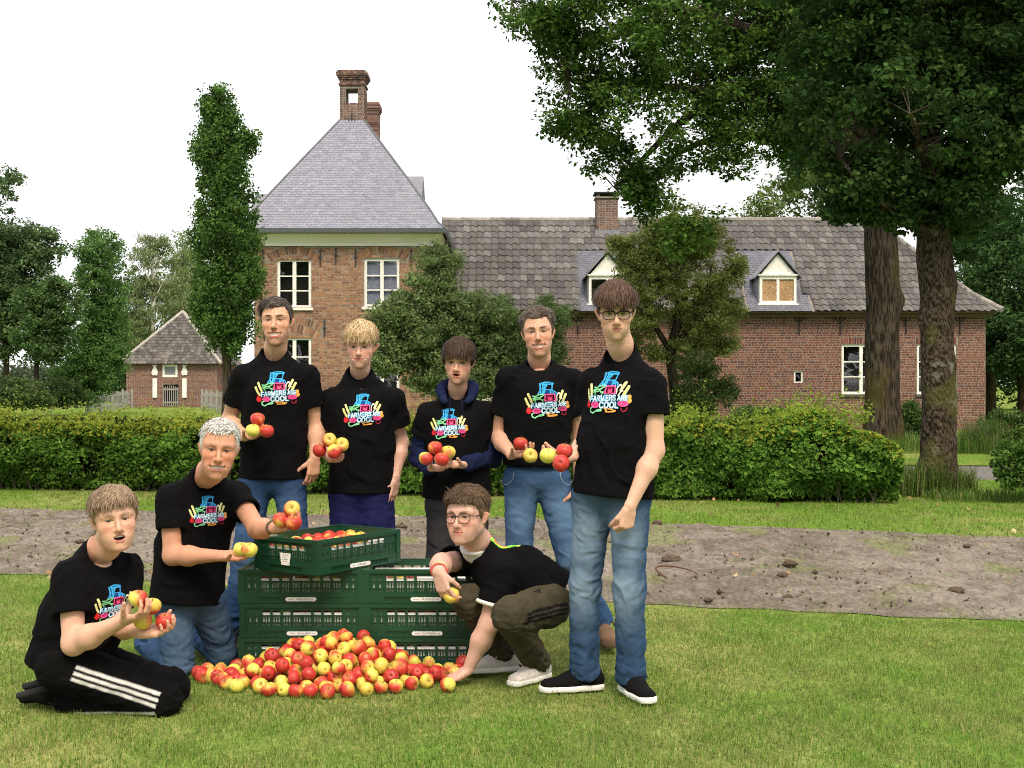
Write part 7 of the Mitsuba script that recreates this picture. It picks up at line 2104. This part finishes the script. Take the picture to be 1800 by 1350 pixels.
# ---- grinning man behind
k, b, rg = person('grinning brown haired man in black printed t-shirt and jeans, standing second from right', 7.03, dict(
    nb=(948, 639, .05), shR=(894, 662), shL=(1004, 662), elR=(876, 768, .07), wrR=(900, 800, -.15), elL=(1020, 768, .07), wrL=(1016, 850, .0),
    waist=(945, 745, .02), pel=(943, 842, .03), hem=(944, 818, .02), hipR=(917, 842, .03), hipL=(970, 842, .03), knR=(912, 982), anR=(928, 1100, .05), knL=(1000, 980), anL=(1060, 1096, .0), hemr=(.184, .126), chest=(.178, .120), belly=(.170, .118)),
    dict(eye=(945, 583.5), dy=-.07, rot=(-3, 4, -5), sc=1.04, skin=(.57, .32, .225), hair=(.055, .038, .030), hair2=(.15, .12, .105), brow=(.05, .035, .03), long=1.10, smile=1.0, open=.009, teeth=True, squint=.0040, stubble=.35, nose=.005,
         hairmap=hairmap(.068, .020, .006, temple=.02, recede=.014), flow=flow_dir((0, -1, .35), (0, -.5, -1)), slen=.034, strands=1600, slift=.30, mess=.35, hairlump=.9),
    dict(R=dict(d=(.70, -.62, .12), n=(.0, -.32, .95), curl=[(.3, .65, .4), (.3, .6, .4), (.25, .5, .3), (.2, .4, .3)]), L=dict(d=(0, 0, -1), n=(-.8, .3, 0), curl=relaxed)))
checklen(b, 'D')
sk_, V, F_, N_ = build_shirt(k, b, BLACK, rg)
put_print(sk_, V, N_, P(962, 704, 6.9), X_, -Y_, .242)
jk, V, F_, N_ = build_trousers(k, b, (.034, .075, .165), rg, fade=.85, fadec=(.13, .23, .38), thigh=.094, knee=.068, cuff=.060)
# pocket seams and fly
for s in (-1, 1):
    pts = [P(917 if s < 0 else 970, 829, 7.0) + [s * .045, 0, 0], P(917 if s < 0 else 970, 842, 7.0) + [s * .05, 0, 0], P(917 if s < 0 else 970, 852, 7.0) + [s * .085, 0, 0], P(917 if s < 0 else 970, 848, 7.0) + [s * .115, 0, .01]]
    from scipy.spatial import cKDTree
    q = smooth_path(pts, 14); q = V[cKDTree(V[:, [0, 2]][N_[:, 1] < -.05]).query(q[:, [0, 2]])[1]] if False else q
    fm_ = N_[:, 1] < -.05; ii = cKDTree(V[fm_][:, [0, 2]]).query(q[:, [0, 2]])[1]; q[:, 1] = V[fm_][ii][:, 1] - .001
    m = tube(q, .0022, 5); add(jk + '__pocket_seam', m, 'mat_cloth', smooth=True, color=vcol((.30, .36, .44), len(m[0])))
BOOT = (.17, .105, .065)
for s, tx in (('R', -.1), ('L', .12)): shoe(k, b['an' + s], (tx, -1, 0), colour=BOOT, sole=(.10, .075, .05), sc=1.1, lace=(.05, .03, .025), kind='boot')

# ---- young man with glasses in front
k, b, rg = person('tall young man with dark rimmed glasses standing in front at right in faded jeans', 6.0, dict(
    nb=(1092, 620, .04), shR=(1042, 668, .10), shL=(1147, 670, -.09), elR=(1032, 778, .20), wrR=(1004, 804, -.02), elL=(1151, 792, -.13), wrL=(1107, 892, -.24),
    waist=(1084, 780, .0), pel=(1076, 866, .0), hem=(1077, 870, .0), hipR=(1044, 868, .04), hipL=(1106, 870, -.03), knR=(1028, 1030, .02), anR=(1027, 1178, .04), knL=(1106, 1036, -.09), anL=(1110, 1184, -.06), hemr=(.198, .160), chest=(.186, .125), belly=(.182, .130), fwd=(-.50, -.86, 0), cuff_drop=.035, fold=.012),
    dict(eye=(1083.5, 552), dy=-.10, rot=(-2, -5, -1), sc=1.02, skin=(.61, .375, .275), hair=(.062, .035, .024), hair2=(.125, .076, .055), brow=(.035, .022, .018), squint=.0054, jaw=.86, long=1.0, neck=.057, lip=(.42, .16, .145), flush=.5, ear=1.3,
         hairmap=hairmap(.032, .031, .008, fringe=.012, temple=-.004, sideburn=-.012), flow=flow_dir((-.1, 1, 0), (0, .3, -1)), slen=.048, strands=2600, sfall=.7, slift=.12, mess=.22, hairlump=.7, hairtex=60,
         glasses=dict(w=.0265, h=.0175, round=.55, r=.0023, c=(.008, .006, .006), browline=True, z=-.005)),
    dict(R=dict(d=(-.82, -.55, -.05), n=(-.05, -.25, .95), curl=cup), L=dict(d=(-.20, -.06, -1), n=(-.55, .80, .05), curl=fist, tcurl=.9, tout=.45)), thin=.98)
checklen(b, 'E')
sk_, V, F_, N_ = build_shirt(k, b, BLACK, rg, sleeve_r=(.060, .082), sleeve_frac=.50, neck_r=.072)
put_print(sk_, V, N_, P(1059, 691, 5.86), np.array([.90, -.43, 0]), np.array([-.43, -.90, 0]), .245, turn=-.04)
build_trousers(k, b, (.030, .064, .128), rg, fade=.95, fadec=(.19, .27, .37), thigh=.096, knee=.068, cuff=.068, fold=.011)
shoe(k, b['anR'], (-.97, -.22, 0), colour=(.006, .006, .007), sole=(.78, .77, .74), sc=1.08); shoe(k, b['anL'], (.30, -.95, 0), colour=(.006, .006, .007), sole=(.78, .77, .74), sc=1.08)

# ---- crouching boy with glasses
k, b, rg = person('crouching boy with round glasses and olive track trousers, one hand at the apple heap', 6.30, dict(
    nb=(840, 958, .0), shR=(812, 985, .16), shL=(884, 1003, -.12), elR=(776, 990, -.08), wrR=(771, 1006, -.28), elL=(858, 1100, -.15), wrL=(822, 1178, -.14),
    waist=(912, 1010, .02), pel=(965, 1042, .02), hem=(972, 1052, .02), hipR=(955, 1050, .12), hipL=(965, 1062, -.08), knR=(826, 1056, -.02), anR=(888, 1148, .08), knL=(898, 1082, -.36), anL=(944, 1163, -.05),
    hemr=(.170, .150), chest=(.182, .130), belly=(.172, .138), fwd=(-.80, -.45, -.35), hemn=(.80, 0, -.60), neckfwd=.012, sleeveR=.55, sleeveL=.58, chest_off=np.array([.02, 0, -.0])),
    dict(eye=(806, 909), dy=-.16, rot=(-27, 4, -2), sc=1.09, skin=(.60, .36, .29), hair=(.085, .052, .032), hair2=(.19, .125, .08), brow=(.12, .075, .05), browd=.75, wide=1.08, jaw=1.2, smile=.3, squint=.0042, neck=.060, lip=(.56, .20, .18), gaze=-.1, flush=1.2,
         hairmap=hairmap(.056, .022, .006, temple=.010, sideburn=-.012, wide=1.06), flow=flow_dir((.4, 1, .3), (0, -.1, -1)), slen=.030, strands=2100, slift=.22, mess=.35, hairlump=.9,
         glasses=dict(w=.0265, h=.0225, round=.85, r=.0018, c=(.05, .012, .016), z=-.005)),
    dict(R=dict(d=(.28, -.22, -.93), n=(.55, .80, -.05), curl=[(.5, .6, .4)] * 4, tcurl=.9, tout=.55), L=dict(d=(-.80, -.15, -.42), n=(-.35, .05, -.93), curl=[(.25, .5, .3)] * 4)), thin=1.08)
checklen(b, 'F')
sk_, V, F_, N_ = build_shirt(k, b, BLACK, rg, sleeve_r=(.070, .086), neck_r=.068)
emb = [((.80, .10, .06), Polygon([(-.05, .02), (-.035, .055), (-.01, .05), (.01, .02), (.0, -.01), (-.03, -.005)])), ((.85, .45, .08), Polygon([(-.02, .0), (.02, .03), (.045, .0), (.02, -.02)])), ((.30, .80, .12), unary_union([Point(-.04, .0).buffer(.018), Point(.05, .012).buffer(.016), Point(.06, -.02).buffer(.014), LineString([(-.03, -.01), (.08, -.025)]).buffer(.011)])), ((.62, .85, .18), Point(.09, -.03).buffer(.012))]
stick_patch(sk_, 'print', V, N_, P(878, 947, 6.28), X_, np.array([0, -.62, .78]), emb, None)
ik = []
c_, n_ = b['nb'] + b['neckdir'] * .015 + b['fwd'] * .03, b['neckdir']
inn = [Cap(b['nb'] - b['neckdir'] * .06 + b['fwd'] * .02, b['nb'] + b['neckdir'] * .020 + b['fwd'] * .02, .072, .066, k=.02)]
lo, hi = box_of(inn, .03); V2, F2 = nets(lambda p: np.maximum(union(inn, p), (p - b['nb'] - b['neckdir'] * .022) @ unit(b['neckdir'] - b['fwd'] * .2)), lo, hi, .006); V2 = folds(V2, normals(V2, F2), .004, 20, 2)
add(k + '__undershirt', (V2, F2), 'mat_cloth', smooth=True, color=vcol((.62, .62, .60), len(V2)))
d_ = unit(b['elL'] - b['shL']); e_ = b['shL'] + (b['elL'] - b['shL']) * .58; a1 = unit(np.cross(d_, Y_)); a2 = np.cross(d_, a1)
q = np.array([e_ + d_ * .010 + (a1 * math.cos(t) + a2 * math.sin(t)) * .078 for t in np.linspace(0, 6.2832, 33)]); m = tube(q, .010, 7, cap=False)
add(k + '__undershirt__sleeve_hem', m, 'mat_cloth', smooth=True, color=vcol((.72, .72, .71), len(m[0])))


def fstripes(V, c):
    h, kn, an = b['hipL'], b['knL'], b['anL']
    for a_, c_, w in ((h, kn, 1), (kn, an, 1)):
        t = np.clip(((V - a_) @ (c_ - a_)) / ((c_ - a_) @ (c_ - a_)), 0, 1); ax = a_ + (c_ - a_) * t[:, None]; r = V - ax
        out = unit(np.cross(unit(c_ - a_), unit(kn - h + an - kn)) + np.array([.0, -.6, .1])); e = unit(np.cross(unit(c_ - a_), out)); s = r @ e; dist = np.linalg.norm(r, axis=1)
        m = (r @ out > .02) & (dist < .125) & (t > .02) & (t < .999) & ((np.abs(s) < .007) | (np.abs(s - .021) < .007) | (np.abs(s + .021) < .007))
        c[m] = [.010, .010, .011]
    return c


tk, V, F_, N_ = build_trousers(k, b, (.052, .046, .030), rg, part='track_trousers', thigh=.104, knee=.080, cuff=.056, fold=.013, stripes=fstripes, res=.0065, waistcut=False)
mk = [((.012, .012, .013), Polygon([(i * .012 + .001 * i, 0), (i * .012 + .009, 0), (i * .012 + .004 - .0, .012 + .009 * i), (i * .012 - .005, .012 + .009 * i)])) for i in range(3)]
stick_patch(tk, 'emblem', V, N_, P(938, 1052, 6.1), X_, np.array([0, -.8, .6]), mk, None)
for s, d_ in (('R', (-.95, -.28, 0)), ('L', (-.62, -.78, 0))):
    s_, A_ = shoe(k, b['an' + s], d_, colour=(.62, .58, .54), sole=(.74, .73, .70), sc=1.02, lace=(.7, .68, .64))
    if s == 'L':
        side_ = 1
        pts = [(-.035, .050), (.0, .038), (.04, .052), (.075, .075)]
        m = tube(smooth_path([A_(x, h, .0445 - .02 * max(0, x) + .002) for x, h in pts], 10), np.linspace(.0015, .006, 10), 5); add(s_ + '__swoosh', m, 'mat_matte', smooth=True, color=vcol((.02, .02, .022), len(m[0])))
for j, (t, col) in enumerate(((.22, (.35, .62, .12)), (.14, (.70, .10, .12)))):
    o_ = b['wrR'] * (1 - t) + b['elR'] * t; d_ = unit(b['wrR'] - b['elR']); a1 = unit(np.cross(d_, X_)); a2 = np.cross(d_, a1)
    m = tube(np.array([o_ + (a1 * math.cos(q) + a2 * math.sin(q)) * .036 for q in np.linspace(0, 6.2832, 25)]), .0045, 6, cap=False)
    add(k + '__wristband', m, 'mat_gloss', smooth=True, color=vcol(col, len(m[0])))

# ---- kneeling grey haired man
k, b, rg = person('kneeling grey haired smiling man in jeans, holding apples out in both hands', 6.38, dict(
    nb=(362, 841, -.08), shR=(300, 872, -.13), shL=(414, 868, .06), elR=(303, 977, -.17), wrR=(392, 977, -.27), elL=(452, 930, -.14), wrL=(484, 927, -.34),
    waist=(338, 965, .0), pel=(330, 1040, .0), hem=(328, 1056, .0), hipR=(305, 1044, -.02), hipL=(360, 1046, .05),
    knR=P(312, 1163, 6.37), anR=P(312, 1163, 6.37) + np.array([-.24, .34, .02]), knL=P(390, 1146, 6.58), anL=P(390, 1146, 6.58) + np.array([-.20, .36, .02]), hemr=(.182, .146), chest=(.185, .125), belly=(.174, .130), fwd=(.35, -.93, 0), sleeveR=.55, sleeveL=.52),
    dict(eye=(385, 792), dy=-.45, rot=(13, -2, 6), sc=1.08, skin=RUDDY, hair=(.48, .47, .455), hair2=(.62, .61, .595), brow=(.22, .17, .14), browd=.6, long=1.10, smile=1.0, open=.009, teeth=True, squint=.0040, nose=.008, neck=.057, lip=(.42, .15, .13), flush=1.3,
         hairmap=hairmap(.066, .014, .005, temple=.016, recede=.010), flow=flow_dir((.2, 1, .4), (0, -.2, -1)), slen=.022, strands=700, swide=1.8, slift=.10, mess=.30, hairlump=.45, hairtex=45),
    dict(R=dict(d=(.93, -.25, .04), n=(-.04, -.38, .92), curl=[(.2, .45, .3)] * 4, sc=1.03), L=dict(d=(.80, -.50, .16), n=(-.25, -.40, .88), curl=cup, sc=1.03)), thin=1.02)
checklen(b, 'G')
sk_, V, F_, N_ = build_shirt(k, b, BLACK, rg, sleeve_r=(.064, .080), neck_r=.064)
put_print(sk_, V, N_, P(367, 901, 6.22), np.array([.95, .30, 0]), np.array([.30, -.95, 0]), .185, turn=-.06)
build_trousers(k, b, (.034, .070, .148), rg, fade=.7, fadec=(.11, .18, .29), thigh=.096, knee=.074, cuff=.062, fold=.013)
for s in 'RL': shoe(k, b['an' + s], unit(np.array([-.5, .8, -.35])), up=(.1, .1, -1), colour=(.02, .02, .022), sole=(.55, .55, .53), sc=1.0)
o_ = b['wrL'] * .9 + b['elL'] * .1; d_ = unit(b['wrL'] - b['elL']); a1 = unit(np.cross(d_, Z_)); a2 = np.cross(d_, a1)
m = tube(np.array([o_ + (a1 * math.cos(q) * 1.1 + a2 * math.sin(q)) * .031 for q in np.linspace(0, 6.2832, 25)]), .006, 6, cap=False)
wk_ = add(k + '__watch', m, 'mat_gloss', smooth=True, color=vcol((.10, .08, .06), len(m[0])))
m = tube([o_ - a2 * .030 * np.sign(a2[2]), o_ - a2 * .040 * np.sign(a2[2])], .017, 14); add(wk_ + '__dial', m, 'mat_gloss', color=vcol((.55, .54, .5), len(m[0])))

# ---- kneeling boy bottom left
k, b, rg = person('kneeling boy bottom left with open mouth and white striped black track trousers', 5.72, dict(
    nb=(176, 970, -.02), shR=(126, 1008, -.12), shL=(225, 995, .08), elR=(129, 1132, -.20), wrR=(219, 1090, -.30), elL=(205, 1098, -.04), wrL=(255, 1112, -.24),
    waist=(140, 1100, .0), pel=(116, 1165, .0), hem=(112, 1178, .0), hipR=(108, 1168, -.10), hipL=(130, 1160, .10), knR=(285, 1228, -.09), anR=(112, 1232, -.02), knL=(298, 1208, .12), anL=(120, 1215, .16), hemr=(.176, .162), chest=(.192, .140), belly=(.182, .158), fwd=(.78, -.62, 0), hemn=(-.35, 0, -.95), sleeveR=.58, sleeveL=.6),
    dict(eye=(206, 914), dy=-.18, rot=(24, 5, -6), sc=1.08, skin=(.62, .37, .27), hair=(.20, .135, .085), hair2=(.34, .25, .17), brow=(.26, .17, .11), browd=.5, long=1.06, wide=1.06, jaw=1.12, open=.013, teeth=True, toothlow=-.2, squint=.0042, neck=.062, lip=(.50, .18, .16), gaze=.05, flush=1.0,
         hairmap=hairmap(.052, .022, .010, temple=.006, sideburn=-.012, wide=1.06, fringe=.004), flow=flow_dir((.9, .6, .0), (0, .1, -1)), slen=.038, strands=2000, slift=.15, mess=.25, sfall=.4, hairlump=.5),
    dict(R=dict(d=(.80, -.42, .25), n=(.30, -.05, .95), curl=cup, sc=1.0), L=dict(d=(.86, -.35, .10), n=(-.05, -.30, .95), curl=cup, sc=1.0)), thin=1.10)
checklen(b, 'H')
sk_, V, F_, N_ = build_shirt(k, b, BLACK, rg, sleeve_r=(.074, .090), neck_r=.068)
put_print(sk_, V, N_, P(207, 1062, 5.62), np.array([.62, .78, 0]), np.array([.78, -.62, 0]), .20)


def hstripes(V, c):
    h, kn, an = b['hipR'], b['knR'], b['anR']
    for a_, c_, off in ((h, kn, .012), (an, kn, -.045)):
        t = np.clip(((V - a_) @ (c_ - a_)) / ((c_ - a_) @ (c_ - a_)), 0, 1); ax = a_ + (c_ - a_) * t[:, None]; r = V - ax
        e = np.array([0, 0, 1.0]); e = unit(e - unit(c_ - a_) * (e @ unit(c_ - a_))); s = r @ e - off; dist = np.linalg.norm(r, axis=1)
        m = (r[:, 1] < -.015) & (dist < .13) & (t > .18) & (t < .999)
        for q in ((-.026, 0, .026) if off > 0 else (0,)):
            al = (np.clip((.0098 - np.abs(s - q)) / .0055, 0, 1) * m)[:, None]; c = c * (1 - al) + np.array([.66, .66, .66]) * al
    return c


build_trousers(k, b, (.0055, .0055, .006), rg, part='track_trousers', thigh=.108, knee=.082, cuff=.062, fold=.010, stripes=hstripes, res=.005)
for s in 'RL': shoe(k, b['an' + s], unit(np.array([-.95, .1, -.30])), up=(.25, -.15, -.95), colour=(.006, .006, .0065), sole=(.03, .03, .032), sc=1.02)

# ================================================================ the apples in the hands
rng = np.random.default_rng(55)
def held(lst, who):
    for (u, v_, y, kind, mode, lab_) in lst:
        R_ = rot_matrix(rng, mode) if mode is not None else rot_matrix(rng, (rng.normal() * .3, -.3, 1))
        apple(P(u, v_, y), kind, R_, 1.02, f'{lab_} {who}')
UPT, STEMF, EYEF = (.1, -.25, 1), (.1, -1, .35), (.1, 1, -.2)
held([(453, 737, 6.80, 0, UPT, 'red apple on top of two others'), (445, 757, 6.76, 9, UPT, 'yellow apple'), (469, 758, 6.80, 4, UPT, 'red and yellow apple')], "in the tall smiling man's hand")
held([(579, 774, 6.86, 7, STEMF, 'topmost apple showing its stem'), (562, 792, 6.88, 3, UPT, 'red apple at left'), (587, 794, 6.82, 5, EYEF, 'front apple with blossom end'), (601, 782, 6.88, 8, STEMF, 'yellow green apple at right')], "in the blond boy's hand")
held([(765, 787, 6.80, 1, UPT, 'red apple on top'), (749, 806, 6.80, 6, UPT, 'streaky apple at left'), (776, 807, 6.76, 2, UPT, 'large red apple in the middle'), (788, 795, 6.84, 10, UPT, 'green yellow apple at right')], "in the cupped hands of the boy with the fringe")
held([(915, 780, 6.80, 1, UPT, 'red apple'), (932, 801, 6.72, 10, STEMF, 'small green yellow apple')], "in the hand of the grinning man")
held([(963, 801, 5.86, 9, UPT, 'big yellow apple'), (992, 793, 5.86, 2, UPT, 'red apple at the back'), (986, 814, 5.78, 0, EYEF, 'red apple in front')], "in the hand of the young man with glasses")
held([(793, 1046, 6.02, 10, STEMF, 'yellow apple')], "hanging in the crouching boy's hand before the crates")
held([(438, 967, 6.02, 9, UPT, 'yellow apple'), (424, 966, 6.08, 11, UPT, 'second yellow apple partly hidden')], "on the older man's lower open palm")
held([(494, 914, 5.97, 2, UPT, 'red apple at left'), (516, 919, 5.92, 1, UPT, 'red apple at right'), (513, 895, 5.97, 7, STEMF, 'yellow red apple on top')], "in the older man's raised hand")
held([(243, 1052, 5.38, 5, UPT, 'red and yellow apple on top'), (267, 1066, 5.42, 7, UPT, 'orange apple in the middle'), (289, 1092, 5.46, 2, UPT, 'red apple at right'), (251, 1092, 5.45, 8, UPT, 'yellow apple half hidden below')], "in the hands of the kneeling boy")
